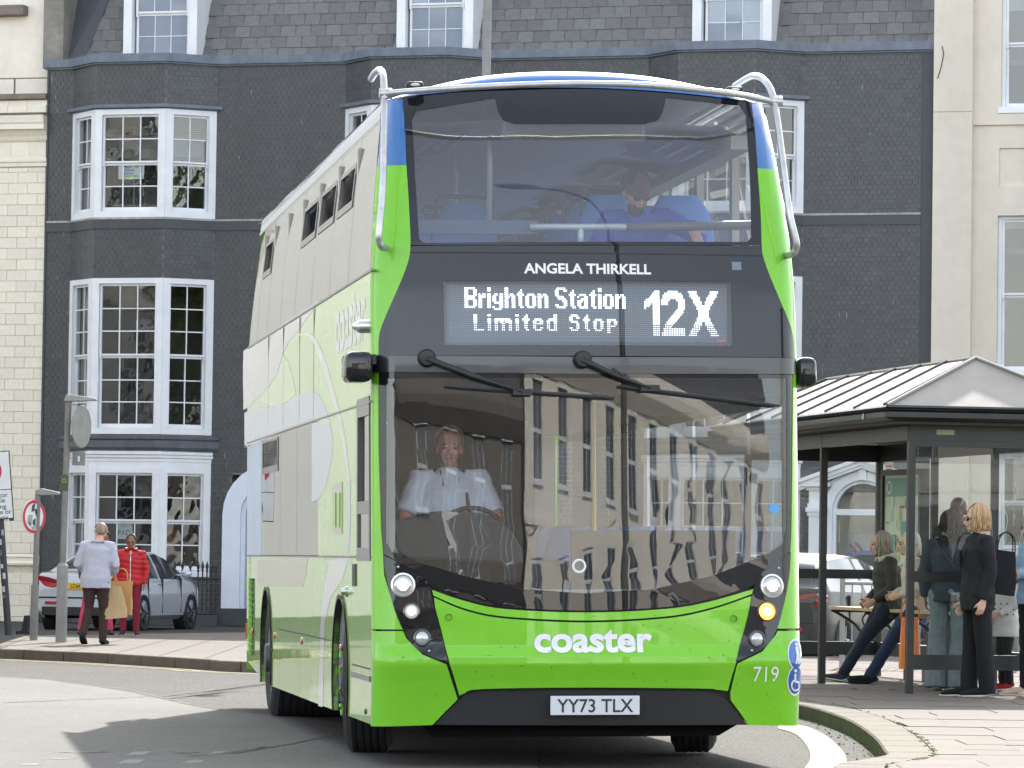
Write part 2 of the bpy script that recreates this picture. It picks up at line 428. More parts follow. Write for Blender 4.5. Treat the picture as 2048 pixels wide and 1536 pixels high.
# slabs: rows across the view, clipped to the kerb line
xin = [(p.y, p.x) for p in inner]
def x_at(y):
    best = -9
    for (y1, xa), (y2, xb) in zip(xin, xin[1:]):
        if min(y1, y2) <= y <= max(y1, y2) and abs(y2 - y1) > 1e-6:
            best = max(best, xa + (xb - xa) * (y - y1) / (y2 - y1))
    return best
y = 25.0; row = 0; slab_me = {}
SA = math.radians(-2.0)
while y < 60:
    dep = .78 if y < 46 else .9
    off = (row % 2) * .45 + .11 * math.sin(row * 2.1); n = 0
    xr = 3.2 + (y - 25) * .11 + 1.2 if y < 46 else 9.0
    wid = 1.1 if y < 46 else 1.8
    x0 = 1.2 - off
    while x0 < xr:
        xa, xb = x0 + .004, x0 + wid - .004; y0, y1 = y + .006, y + dep - .006; lo0, lo1 = x_at(y0) + .004, x_at(y1) + .004
        if max(lo0, lo1) > -5 and xb > min(lo0, lo1) + .05:
            dz = rng.uniform(-.002, .003)
            if lo0 <= xa and lo1 <= xa:
                key = (round(wid, 2), dep)
                if key not in slab_me:
                    s_ = MB().box(0, wid - .008, 0, dep - .012, -.03, 0); slab_me[key] = s_.mesh('paving_slab', m_slab)
                ob('paving_slab', slab_me[key], None, pav_r, M=Matrix.Translation((xa, y0, KH + dz)))
            else:
                pa = max(xa, lo0); pb = max(xa, lo1)
                P4 = [(min(pa, xb - .01), y0), (xb, y0), (xb, y1), (min(pb, xb - .01), y1)]
                ob('paving_slab', MB().prism(P4, lambda a, b, d: (a, b, d), KH + dz, KH - .03), m_slab, pav_r)
        x0 += wid
    y += dep; row += 1
# moss in the joint behind the kerb
mb = MB()
for p in inner:
    if p.y < 40:
        for k in range((rng.random() < .55) * 2 if p.y < 31 else (rng.random() < .35)):
            q = p + Vector((rng.uniform(-.02, .03), rng.uniform(-.05, .05), 0)); s_ = rng.uniform(.006, .02)
            mb.ell((q.x, q.y, KH), (s_, s_ * 2, s_ * .5), 6, 4)
for k in range(9):
    yy = rng.choice([40.6, 41.3, 42.6, 43.2]) + rng.uniform(-.12, .12); xx = rng.uniform(2.9, 5); s_ = rng.uniform(.01, .03)
    mb.ell((xx, yy, KH), (s_ * 1.6, s_, s_ * .6), 6, 4)
ob('moss', mb, m_moss, pav_r, kind='stuff')
# yellow line along the right kerb
yl_o = [gnd(u, v) for u, v in [(1560, 1444), (1592, 1450), (1625, 1459), (1662, 1480), (1688, 1508), (1692, 1530), (1680, 1560)]]
yl_i = [gnd(u, v) for u, v in [(1556, 1458), (1586, 1467), (1604, 1480), (1619, 1503), (1620, 1522), (1608, 1540), (1590, 1570)]]
mb = MB(); mb.grid([[(p.x, p.y, .006) for p in cr([tuple(q) for q in yl_o], 8)], [(p.x, p.y, .006) for p in cr([tuple(q) for q in yl_i], 8)]])
ob('yellow_line', mb, m_paint_y, None, kind='structure')
# grit gathered along the kerb
mb = MB()
for k in range(500):
    i = rng.randrange(len(dense)); p = dense[i]
    if not (25 < p.y < 38): continue
    q = p - nrm(dense, i) * abs(rng.gauss(0, .14)); s_ = rng.uniform(.004, .012); mb.ell((q.x, q.y, .003), (s_, s_, s_ * .7), 5, 3)
ob('road_grit', mb, mat('grit', srgb(92, 86, 78), .9, island=.4), None, kind='stuff')

# ---- the far pavement on the left
pav_l = empty('left_pavement'); pav_l['kind'] = 'structure'
kl = [gnd(u, v, KH) for u, v in [(7, 1298), (40, 1299), (100, 1302), (200, 1306), (320, 1313), (420, 1319), (478, 1323)]]
kl = [Vector((-6.95, 63, KH)), Vector((-6.75, 59, KH)), Vector((-6.5, 55.2, KH))] + kl + [Vector((-1.2, 47.6, KH)), Vector((1.0, 47.0, KH)), Vector((1.6, 50, KH)), Vector((1.7, 78, KH))]
kl = [Vector((p.x, p.y, KH)) for p in cr([tuple(q) for q in kl], 8)]
dl = resample(kl, .15)
kerb(dl, .14, pav_l, m_kerb_l, 6)
inl = [(p + nrm(dl, i) * .145) for i, p in enumerate(dl)]
# beyond the kerb the paving runs on to the foot of the buildings
ob('paving', MB().add([(p.x, p.y, KH - .004) for p in inl] + [(-6.9, 78, KH - .004)][:0], [tuple(range(len(inl)))]), m_pave_far, pav_l)
mb = MB()
for k in range(26):
    x0 = -6.4 + k * .31; 
for yy in [50.5, 52, 53.5, 55, 57, 59, 61, 63]:
    mb.add([(-6.3, yy + .4, KH), (1.4, yy - .3, KH), (1.4, yy - .27, KH), (-6.3, yy + .43, KH)], [(0, 1, 2, 3)])
for k in range(14):
    xx = -6 + k * .6; mb.add([(xx, 63, KH), (xx + .02, 63, KH), (xx + .12, 49.5, KH), (xx + .1, 49.5, KH)], [(0, 1, 2, 3)])
mb2 = MB(); ymin = lambda x: 0
for f in mb.f: pass
def inside_l(x, yv):
    c = False; n = len(inl); j = n - 1
    for i in range(n):
        a, b = inl[i], inl[j]
        if (a.y > yv) != (b.y > yv) and x < (b.x - a.x) * (yv - a.y) / (b.y - a.y) + a.x: c = not c
        j = i
    return c
for f in mb.f:
    a, b = Vector(mb.v[f[0]]), Vector(mb.v[f[1]]) if abs(mb.v[f[1]][0] - mb.v[f[0]][0]) > 1 else Vector(mb.v[f[3]])
    N_ = 60; w = Vector((0, .03, 0)) if abs(b.x - a.x) > 1 else Vector((.015, 0, 0)); run = None
    for i in range(N_):
        p, q = a.lerp(b, i / N_), a.lerp(b, (i + 1) / N_)
        if inside_l(p.x, p.y) and inside_l(q.x, q.y): mb2.add([p, q, q + w, p + w], [(0, 1, 2, 3)])
ob('paving_joint', mb2, m_joint, pav_l, kind='stuff')
# double yellow lines along the left kerb
for dd in (.22, .42):
    A = []; B = []
    for i, p in enumerate(dl):
        n_ = nrm(dl, i)
        if p.y < 57 and p.x < 1: A.append((*(p - n_ * dd).xy, .005)); B.append((*(p - n_ * (dd + .085)).xy, .005))
    mb = MB(); mb.grid([A, B]); ob('yellow_line', mb, m_paint_y, None, kind='structure')
# weeds in the gutter and grass tufts by the wall
# ================================================================ buildings
m_tile = mat('black_glazed_tile', srgb(70, 72, 75), .38, spec=.5, noise=[(3, .10)], bump=[(14, .12, .01)], island=.09, streak=(1.6, .08))
m_tile_s = mat('black_glazed_tile_single', srgb(70, 72, 75), .38, noise=[(3, .10)], bump=[(14, .12, .01)], rnd=.09)
m_mortar = mat('dark_mortar', srgb(116, 115, 111), .9, noise=(8, .2))
m_render_blk = mat('black_painted_render', srgb(62, 65, 69), .55, noise=[(2.5, .12)], bump=(18, .15))
m_lead = mat('lead_sheet', srgb(104, 112, 124), .55, .1, noise=[(6, .22)], bump=(12, .3, .01), streak=(4, .12))
m_slate = mat('roof_slate', srgb(103, 102, 101), .6, noise=[(5, .16), (40, .10)], bump=(30, .3, .006), rnd=.16)
m_grey_rend = mat('grey_render', srgb(128, 124, 117), .9, noise=[(1.5, .22), (12, .1)], bump=(20, .2), streak=(2, .3))
m_cream_tile = mat('cream_faience', srgb(228, 220, 203), .4, noise=[(2.2, .05), (18, .04)], rnd=.045, bump=(9, .06, .01), streak=(1.5, .05))
m_cream_dark = mat('cream_joint', srgb(205, 193, 172), .8, noise=(9, .15))
m_cream = mat('cream_render', srgb(231, 223, 208), .75, noise=[(.8, .05), (6, .05)], bump=(25, .1), streak=(1.1, .10))
m_stucco = mat('stone_stucco', srgb(214, 203, 187), .75, noise=[(.7, .05), (5, .04)], bump=[(40, .10), (3, .1, .01)], streak=(1.0, .09))
m_trim_grey = mat('grey_trim', srgb(120, 108, 98), .7, noise=(5, .2))
m_pane = glass('window_glass', (.68, .72, .72), .12, wobble=(1.1, .10))
m_room = mat('room_inside', srgb(112, 110, 106), .9, noise=(1.2, .3))
m_blind = mat('blind_slat', srgb(168, 168, 162), .6)
m_frost = mat('obscured_glass', srgb(128, 138, 152), .12, spec=.6, noise=(.9, .06), coat=.6)
m_curtain = mat('pale_curtain', srgb(178, 182, 176), .9, noise=(3, .1))

# the frontage runs from far left to nearer right
PL = aty(75, 1262, 83.0); PR = aty(1862, 1262, 78.0)
BO = Vector((PL.x, PL.y, 0)); BW = Vector((PR.x - PL.x, PR.y - PL.y, 0)); BLEN = BW.length; BW.normalize()
BN = Vector((BW.y, -BW.x, 0))               # outward, towards the street
MBLD = Matrix((BW, -BN, Vector((0, 0, 1)))).transposed().to_4x4(); MBLD.translation = BO
MBI = MBLD.inverted()
def wl_(u, v, out=0.0):
    """line of sight -> (x, z) on the frontage, out metres in front of the wall face"""
    p = on_plane(u, v, BO + BN * out, BN); q = MBI @ p; return q.x, q.z
def wx(u, v=700, out=0.0): return wl_(u, v, out)[0]
def wz(u, v, out=0.0): return wl_(u, v, out)[1]

bb = empty('black_tiled_building', M=MBLD)
tag(bb, 'black glazed tile house front with three white bay windows under a grey slate roof', 'building')
BP, BA, BF = .70, .75, 1.42           # bay: projection, splay run, front width
bay_x = [wx(145, 330), wx(690, 330), wx(1296, 330)]
ztop = wz(270, 112, .7)
Z = dict(c1=wz(270, 124, .7), c0=wz(270, 112, .7), w1t=wz(270, 218, .7), w1b=wz(270, 434, .7), s1=wz(270, 459, .7), w2t=wz(270, 556, .7), w2b=wz(270, 868, .7), s2=wz(270, 901, .7), fas=wz(270, 935, .7), w3b=wz(270, 1152, .7))

def facets(x):
    return [((x, 0), (x + BA, -BP)), ((x + BA, -BP), (x + BA + BF, -BP)), ((x + BA + BF, -BP), (x + 2 * BA + BF, 0))]
path = [(0, 0)]
for x in bay_x:
    path += [(x, 0), (x + BA, -BP), (x + BA + BF, -BP), (x + 2 * BA + BF, 0)]
path.append((BLEN, 0))
def facetM(a, b):
    d = Vector((b[0] - a[0], b[1] - a[1], 0)); w = d.length; d.normalize()
    M = Matrix((d, Vector((-d.y, d.x, 0)), Vector((0, 0, 1)))).transposed().to_4x4(); M.translation = Vector((a[0], a[1], 0)); return M, w

# openings on the flat wall (ground floor doors)
arch_c = wx(545, 1100); arch_w = wx(640, 1100) - wx(450, 1100)
ped_c = wx(1728, 1000); ped_w = 2.2
door_holes = [(arch_c - arch_w / 2 + .1, arch_c + arch_w / 2 - .1, 0, wz(545, 950)), (ped_c - .62, ped_c + .62, 0, wz(1728, 985))]
x_wall_l = wx(90, 700); x_wall_r = wx(1842, 430)
bands_bay = [(0, Z['w3b']), (Z['s1'] - (Z['s1'] - Z['w2t']), Z['w1b']), (Z['w1t'], Z['c1'])]
bands_bay = [(0.0, Z['w3b']), (Z['w2t'], Z['w1b'] - .02), (Z['w1t'] + .02, Z['c1'])]
# backing wall
mb = MB()
for i, (a, b) in enumerate(zip(path, path[1:])):
    M, w = facetM(a, b); flat = abs(a[1]) < 1e-6 and abs(b[1]) < 1e-6
    if flat:
        holes = [(h[0] - a[0], h[1] - a[0], h[2], h[3]) for h in door_holes if h[0] > a[0] and h[1] < b[0]]
        xs = 0.0
        for h in sorted(holes):
            mb.box(xs, h[0], 0, .3, 0, Z['c1'], M); mb.box(h[0], h[1], 0, .3, h[3], Z['c1'], M); xs = h[1]
        mb.box(xs, w, 0, .3, 0, Z['c1'], M)
    else:
        for z0, z1 in bands_bay: mb.box(0, w, 0, .12, z0, z1, M)
ob('wall', mb, m_mortar, bb)
# glazed header tiles laid over it
TW, TH = .112, .0868
mb = MB(); singles = []
tr = random.Random(3)
def tile(M, x, z, w, h, big):
    d = .0055 + tr.uniform(-.0012, .0018); t = .0032; x0, x1, z0, z1 = x + .0018, x + w - .0018, z + t, z + h - t
    tilt = tr.uniform(-.0014, .0014); tb = tr.uniform(-.0012, .0008)
    vs = [M @ Vector(q) for q in ((x0, 0, z0), (x1, 0, z0), (x1, 0, z1), (x0, 0, z1), (x0 + .003, -d - tilt - tb, z0 + .003), (x1 - .003, -d + tilt - tb, z0 + .003), (x1 - .003, -d + tilt + tb, z1 - .003), (x0 + .003, -d - tilt + tb, z1 - .003))]
    return vs, [(4, 5, 6, 7), (0, 1, 5, 4), (1, 2, 6, 5), (2, 3, 7, 6), (3, 0, 4, 7)]
nsingle = 0
for i, (a, b) in enumerate(zip(path, path[1:])):
    M, w = facetM(a, b); flat = abs(a[1]) < 1e-6 and abs(b[1]) < 1e-6
    bands = [(0.0, Z['c1'])] if flat else bands_bay
    xlo = max(0, x_wall_l - a[0]) if a[0] < .01 else 0; xhi = min(w, x_wall_r - a[0]) if b[0] > BLEN - .01 else w
    for z0, z1 in bands:
        r = math.floor(z0 / TH)
        while r * TH < z1 - .02:
            zz0 = max(z0, r * TH); zz1 = min(z1, (r + 1) * TH)
            x = xlo - (TW / 2 if r % 2 else 0)
            while x < xhi - .012:
                xa, xb = max(x, xlo), min(x + TW, xhi); x += TW
                if xb - xa < .02 or zz1 - zz0 < .02: continue
                if flat and any(h[0] - .02 < a[0] + (xa + xb) / 2 < h[1] + .02 and (zz0 + zz1) / 2 < h[3] for h in door_holes): continue
                if flat and b[0] > BLEN - .01 and xb - xa > TW - .001 and zz1 - zz0 > TH - .001 and zz1 > Z['c1'] - 2.1 and a[0] + xa > x_wall_r - 1.6 and nsingle < 298:
                    if nsingle == 0: vs, fs = tile(Matrix(), 0, 0, TW, TH, True); single_me = MB().add(vs, fs).mesh('tile', m_tile_s)
                    ob('tile', single_me, None, bb, M=M @ Matrix.Translation((xa, tr.uniform(-.002, .002), zz0)) @ Matrix.Rotation(tr.uniform(-.02, .02), 4, 'Z') @ Matrix.Rotation(tr.uniform(-.02, .02), 4, 'X')); nsingle += 1; continue
                vs, fs = tile(M, xa, zz0, xb - xa, zz1 - zz0, False); mb.add(vs, fs)
            r += 1
ob('tile_field', mb, m_tile, bb, kind='stuff')
# smooth black margins at both ends, and flush bands under the first-floor windows
for xa_, xb_ in ((.0, x_wall_l), (x_wall_r, BLEN)): ob('margin', MB().box(xa_, xb_, -.03, .0, 0, Z['c1']), m_render_blk, bb, bevel=.01)
def run_band(name, z0, z1, out, m, x_from=0.0, x_to=None, pieces=None):
    """a moulding that follows the wall in and out of the bays"""
    mb = MB(); P = [p for p in path]
    P[0] = (x_from, P[0][1]); P[-1] = (x_to if x_to else BLEN, P[-1][1])
    V = [Vector((p[0], p[1], 0)) for p in P]; O = []
    for i, p in enumerate(V):
        t1 = (V[i] - V[i - 1]).normalized() if i else (V[1] - V[0]).normalized()
        t2 = (V[i + 1] - V[i]).normalized() if i < len(V) - 1 else t1
        n1 = Vector((t1.y, -t1.x, 0)); n2 = Vector((t2.y, -t2.x, 0)); n = (n1 + n2).normalized(); O.append(p + n * (out / max(.3, n.dot(n1))))
    if pieces is None: pieces = [(0, out)]
    rows = [[(p.x, p.y + .02, z0) for p in V], [(p.x, p.y, z0) for p in O], [(p.x, p.y, z1) for p in O], [(p.x, p.y + .02, z1) for p in V]]
    mb.grid(rows)
    for e in (0, -1): mb.add([R[e] for R in rows], [(0, 1, 2, 3)])
    return ob(name, mb, m, bb)
run_band('lead_coping', Z['c1'], Z['c0'] + .04, .10, m_lead, -.06, BLEN + .06)
run_band('lead_coping', Z['c1'] - .035, Z['c1'] - .003, .055, m_lead, -.03, BLEN + .03)
m_strip = mat('dark_band', srgb(66, 69, 74), .5, noise=[(4, .12)], bump=(20, .2), streak=(3, .15))
run_band('string_band', Z['s1'] + .02, Z['w1b'] - .045, .035, m_strip, x_wall_l, x_wall_r)
m_strip_w = mat('weathered_white_strip', srgb(158, 158, 152), .8, noise=(7, .3))
run_band('white_strip', Z['w1b'] - .042, Z['w1b'] - .005, .045, m_strip_w, x_wall_l, x_wall_r)
# pale droppings and scratches on the dark tiles
mb = MB(); br = random.Random(21)
for k in range(46):
    seg = br.choice([(bay_x[0] + 2 * BA + BF + .1, bay_x[1] - .1), (bay_x[2] + 2 * BA + BF + .05, x_wall_r - .1), (x_wall_l + .02, bay_x[0] - .05)]); x = br.uniform(*seg); z = br.uniform(1.5, Z['c1'] - .1); h = br.uniform(.04, .22); w = br.uniform(.004, .012)
    mb.add([(x, -.011, z), (x + w, -.011, z - h * .4), (x + w * .5 + br.uniform(-.01, .01), -.011, z - h), (x - w * .5, -.011, z - h * .5)], [(0, 3, 2, 1)])
ob('bird_marks', mb, mat('dried_white', srgb(158, 160, 158), .9), bb, kind='stuff')
# bird spikes along the coping
mb = MB()
for a, b in zip(path, path[1:]):
    L = math.hypot(b[0] - a[0], b[1] - a[1]); n = int(L / .045)
    for k in range(n):
        t = k / n; x = a[0] + (b[0] - a[0]) * t; yv = a[1] + (b[1] - a[1]) * t + .05; dx, dy = rng.uniform(-.04, .04), rng.uniform(-.05, .05); h = .1
        mb.add([(x, yv, Z['c0'] + .04), (x + .004, yv, Z['c0'] + .04), (x + dx, yv + dy, Z['c0'] + .04 + h)], [(0, 1, 2)])
ob('bird_spikes', mb, m_steel, bb, kind='stuff')

# ---- windows
unit_pane = MB().quad((0, 0, 0), (1, 0, 0), (1, 0, 1), (0, 0, 1)).mesh('pane', m_pane)
frost_pane = MB().quad((0, 0, 0), (1, 0, 0), (1, 0, 1), (0, 0, 1)).mesh('pane', m_frost)
def sash_window(parent, M, w, z0, z1, cols, rows_u, rows_l, jamb=.12, pane_me=None, m=None, y0=.05, head=.10, sill=.12, bar=.022, rnd_tilt=.012):
    """two sliding sashes in a facet; returns nothing, hangs sash and panes under parent"""
    m = m or m_white; pane_me = pane_me or unit_pane
    x0, x1 = jamb, w - jamb; zt, zb = z1 - head, z0 + sill
    zm = zb + (zt - zb) * rows_l / (rows_u + rows_l)
    for si, (za, zc, rr, yy) in enumerate(((zm, zt, rows_u, y0), (zb, zm, rows_l, y0 + .045))):
        mb = MB(); st = .045
        mb.box(x0, x0 + st, yy, yy + .04, za, zc, M); mb.box(x1 - st, x1, yy, yy + .04, za, zc, M)
        mb.box(x0 + st, x1 - st, yy + .001, yy + .041, za, za + (.035 if si == 0 else .075), M); mb.box(x0 + st, x1 - st, yy + .001, yy + .041, zc - .045, zc, M)
        pa, pb, qa, qb = x0 + st, x1 - st, za + (.035 if si == 0 else .075), zc - .045
        for c in range(1, cols): xx = pa + (pb - pa) * c / cols; mb.box(xx - bar / 2, xx + bar / 2, yy + .006, yy + .034, qa, qb, M)
        for r in range(1, rr): zz = qa + (qb - qa) * r / rr; mb.box(pa, pb, yy + .008, yy + .032, zz - bar / 2, zz + bar / 2, M)
        if si == 0:
            for xx in (x0 + .002, x1 - st + .002): mb.box(xx, xx + st - .004, yy + .002, yy + .038, za - .07, za, M)
        ob('sash', mb, m, parent)
        for c in range(cols):
            for r in range(rr):
                X0, X1 = pa + (pb - pa) * c / cols, pa + (pb - pa) * (c + 1) / cols; Z0, Z1 = qa + (qb - qa) * r / rr, qa + (qb - qa) * (r + 1) / rr
                T = Matrix.Translation((X0, yy + .02, Z0)) @ Matrix.Rotation(rng.gauss(0, rnd_tilt), 4, 'Z') @ Matrix.Rotation(rng.gauss(0, rnd_tilt), 4, 'X') @ Matrix.Diagonal((X1 - X0, 1, Z1 - Z0, 1))
                ob('pane', pane_me, None, parent, M=M @ T)
def blinds(parent, M, x0, x1, z0, z1, y=.22):
    mb = MB(); z = z1
    while z > z0: mb.box(x0, x1, y, y + .03, z - .006, z, M @ Matrix.Translation((0, 0, 0))); z -= .042
    mb.box(x0, x1, y, y + .03, z0 - .05, z0, M)
    ob('venetian_blind', mb, m_blind, parent, kind='stuff')
for bi, bx in enumerate(bay_x):
    F = facets(bx)
    for wi, (z0, z1, ru, rl) in enumerate(((Z['w1b'], Z['w1t'], 2, 2), (Z['w2b'], Z['w2t'], 3, 3), (Z['w3b'], Z['fas'], 2, 2))):
        mb = MB()
        mats = []
        for fi, (a, b) in enumerate(F):
            M, w = facetM(a, b); j = .12 if fi == 1 else .13
            mb.box(0.0, j, -.01, .16, z0, z1, M); mb.box(w - j, w, -.01, .16, z0, z1, M)
            mb.box(j, w - j, -.008, .15, z1 - .1, z1, M); mb.box(j, w - j, -.008, .15, z0, z0 + .115, M)
            for xx in (j, w - j - .02): mb.box(xx, xx + .02, -.022, -.008, z0 + .115, z1 - .1, M)   # beading
        bw = ob('bay_window', mb, m_white, bb)
        for fi, (a, b) in enumerate(F):
            M, w = facetM(a, b); sash_window(bw, M, w, z0, z1, 3 if fi == 1 else 2, ru, rl, jamb=.13)
        if wi == 0:      # lead hood over the top window
            mb = MB(); hx = [(bx - .12, -.02), (bx + BA - .03, -BP - .07), (bx + BA + BF + .03, -BP - .07), (bx + 2 * BA + BF + .12, -.02)]
            mb.grid([[(p[0], p[1] + .1, z1 + .10) for p in hx], [(p[0], p[1], z1 + .09) for p in hx], [(p[0], p[1], z1 + .03) for p in hx], [(p[0], p[1] + .1, z1 + .005) for p in hx]])
            ob('window_hood', mb, m_lead, bb)
        if wi == 1:
            mb = MB(); hx = [(bx - .17, -.03), (bx + BA - .04, -BP - .10), (bx + BA + BF + .04, -BP - .10), (bx + 2 * BA + BF + .17, -.03)]; zt_ = Z['w2b']; zl = Z['s2']
            prof = [(.12, zt_ - .01), (0, zt_ - .03), (0, zt_ - .09), (.03, zt_ - .12), (.02, zl + .06), (.06, zl)]
            mb.grid([[(p[0], p[1] + o, z) for p in hx] for o, z in prof]); ob('lead_flashing', mb, mat('dark_lead_flashing', srgb(82, 85, 91), .55, noise=[(6, .22)], bump=(12, .3, .01)), bb)
            mb = MB(); hx = [(bx - .05, 0), (bx + BA - .02, -BP - .03), (bx + BA + BF + .02, -BP - .03), (bx + 2 * BA + BF + .05, 0)]; zb = Z['fas']
            prof = [(.02, zl), (-.03, zl - .02), (-.03, zl - .07), (.0, zl - .09), (.0, zl - .13), (.03, zl - .15), (.03, zl - .2), (.04, zl - .22), (.04, zb)]
            mb.grid([[(p[0], p[1] + o, z) for p in hx] for o, z in prof]); ob('fascia', mb, m_white, bb)
    # room behind: ceilings, side curtains and blinds
    M, w = facetM(*F[2]); zr = (Z['w1b'] + Z['w1t']) / 2
    if bi == 0:
        blinds(bb, M, .15, w - .15, zr + .06, Z['w1t'] - .12)
        M0, w0 = facetM(*F[0])
        for z0, z1 in ((Z['w1b'], Z['w1t']), (Z['w2b'], Z['w2t']), (Z['w3b'], Z['fas'])):
            mb = MB(); mb.grid([[tuple(M0 @ Vector((.1 + .045 * k, .20 + .03 * (k % 2), z))) for k in range(9)] for z in (z0 + .1, z1 - .1)]); ob('curtain', mb, m_curtain, bb)
        # the two notices behind the glass
        cx = bx + BA + BF * .42; mb = MB(); c0 = wz(262, 358, .6); c1 = wz(262, 327, .6); xa, xb = wx(238, 340, .55), wx(289, 340, .55)
        mb.box(xa, xb, -.575, -.57, c0, c1); sgn = ob('window_notice', mb, mat('paper', srgb(226, 232, 234), .7), bb)
        x2, x3 = wx(247, 340, .55), wx(277, 340, .55)
        m_ink = mat('blue_ink', srgb(84, 118, 170), .7); m_lime = mat('lime_ink', srgb(168, 204, 60), .7)
        for k, t in enumerate(('Mayo', 'Wynne', 'Baxter')):
            zt = c1 - .062 - k * .062
            ob('lettering', text_on(t, .075, lambda a, b, zt=zt: (x2 + .01 + a, -.578, zt + b - .02), 'LEFT', .001), m_ink, sgn)
        mb = MB(); mb.box(x2, x3, -.579, -.576, c0 + .04, c0 + .075); mb.lathe([(.0, 0), (.035, 0)], 12, Matrix.Translation((x3 - .03, -.579, c1 - .06)) @ Matrix.Rotation(PI / 2, 4, 'X'))
        ob('emblem', mb, m_lime, sgn)
        c0 = wz(250, 1078, .6); c1 = wz(250, 1041, .6); xa, xb = wx(235, 1060, .5), wx(267, 1060, .5)
        mb = MB(); mb.box(xa, xb, -.555, -.55, c0, c1); sg2 = ob('window_notice', mb, mat('poster_paper', srgb(212, 220, 222), .7), bb)
        ob('lettering', text_on('PAD', .135, lambda a, b: ((xa + xb) / 2 + a, -.557, wz(250, 1070, .6) + b), 'CENTER', .001), mat('grey_ink', srgb(96, 104, 112), .7), sg2)
        mb = MB(); cxm = (xa + xb) / 2; zc = wz(250, 1050, .6)
        for sgnx in (-1, 1):
            mb.tube([(cxm - sgnx * .05, -.558, zc - .05), (cxm, -.558, zc + .05), (cxm + sgnx * .05, -.558, zc - .05)], .006, 5)
            mb.tube([(cxm - .065, -.558, zc + .03 * sgnx), (cxm + .065, -.558, zc + .03 * sgnx)], .005, 5)
        ob('emblem', mb, mat('pale_ink', srgb(150, 160, 168), .7), sg2)
        mb = MB()      # furniture glimpsed in the rooms: shelf unit, lamp, desk edge, ceiling light
        zb = Z['w1b']; mb.box(bx + 1.75, bx + 1.95, .1, .3, zb + .2, zb + .85); mb.box(bx + .8, bx + 2.2, .2, .5, zb + .28, zb + .31); mb.tube([(bx + 1.35, -.2, zb), (bx + 1.35, -.2, zb + .75)], .02, 6)
        mb.box(bx + .5, bx + 2.2, 1.1, 1.2, zb + 1.3, zb + 1.7)
        ob('room_furniture', mb, mat('pale_furniture', srgb(150, 156, 156), .7), bb)
        mb = MB(); zb = Z['w3b']; mb.box(bx + 1.75, bx + 2.15, .2, .6, zb + .45, zb + .9); mb.ell((bx + 1.9, .3, zb + 1.05), (.2, .12, .12)); ob('room_furniture', mb, mat('dark_orange_decor', srgb(150, 84, 44), .8), bb)
# dark rooms
mb = MB()
zf = [0, Z['s2'], Z['s1'], Z['c1']]
mb.box(.1, BLEN - .1, 2.6, 2.7, 0, Z['c1'])
for z in zf: mb.box(.1, BLEN - .1, .2, 2.6, z - .1, z)
for x in bay_x:
    mb.box(x - .6, x - .5, .3, 2.6, 0, Z['c1']); mb.box(x + 3.4, x + 3.5, .3, 2.6, 0, Z['c1'])
    for z in zf: mb.prism([(x + .05, .2), (x + BA + .03, -BP + .13), (x + BA + BF - .03, -BP + .13), (x + 2 * BA + BF - .05, .2)], lambda a, b, d: (a, b, d), z - .1, z)
ob('interior', mb, m_room, bb)

# ---- mansard roof of slates with three white dormers
ry = .42; slope = math.radians(70); zr0 = Z['c0'] + .02
rdir = Vector((0, math.cos(slope), math.sin(slope))); RH = 2.7
Mroof = Matrix((Vector((1, 0, 0)), Vector((0, math.sin(slope), -math.cos(slope))), rdir)).transposed().to_4x4(); Mroof.translation = Vector((0, ry, zr0))
rx0, rx1 = wx(146, 100) + .02, BLEN - .02
dorm = [(wx(242, 60), wx(389, 60)), (wx(789, 60), wx(942, 60)), (wx(1381, 60), wx(1540, 60))]
mb = MB(); mb.box(rx0 + .02, rx1, .02, .3, -.1, RH, Mroof); mb.box(rx0, rx1, .9, 6, RH * math.sin(slope) + zr0 - .1, RH * math.sin(slope) + zr0 + .1)
roof = ob('roof', mb, m_slate, bb)
GA = .236; SW = .305
sl_me = MB().box(.004, SW - .004, -.012, 0, 0, GA + .06).mesh('slate', m_slate)
row = 0; ns = 0
while row * GA < 1.75:
    s0 = row * GA; x = rx0 - (SW / 2 if row % 2 else 0); shift = .35 - .35 * min(1, row * GA / 1.2)
    while x < rx1 - .05:
        if x > rx0 - .2 + row * .065 and not any(d0 - SW * .8 < x < d1 - SW * .15 for d0, d1 in dorm) and x + SW < rx1 + .1 and ns < 300:
            ob('slate', sl_me, None, roof, M=Mroof @ Matrix.Translation((x, rng.uniform(-.004, .002), s0)) @ Matrix.Rotation(-.045, 4, 'X') @ Matrix.Rotation(rng.uniform(-.012, .012), 4, 'Y')); ns += 1
        x += SW
    row += 1
mb = MB()
while row * GA < RH:
    x = rx0 - (SW / 2 if row % 2 else 0)
    while x < rx1 - .05:
        if not any(d0 - SW * .8 < x < d1 - SW * .15 for d0, d1 in dorm): mb.box(x + .004, x + SW - .004, -.014, -.002, row * GA, row * GA + GA + .04, Mroof)
        x += SW
    row += 1
ob('upper_slates', mb, m_slate, roof, kind='stuff')
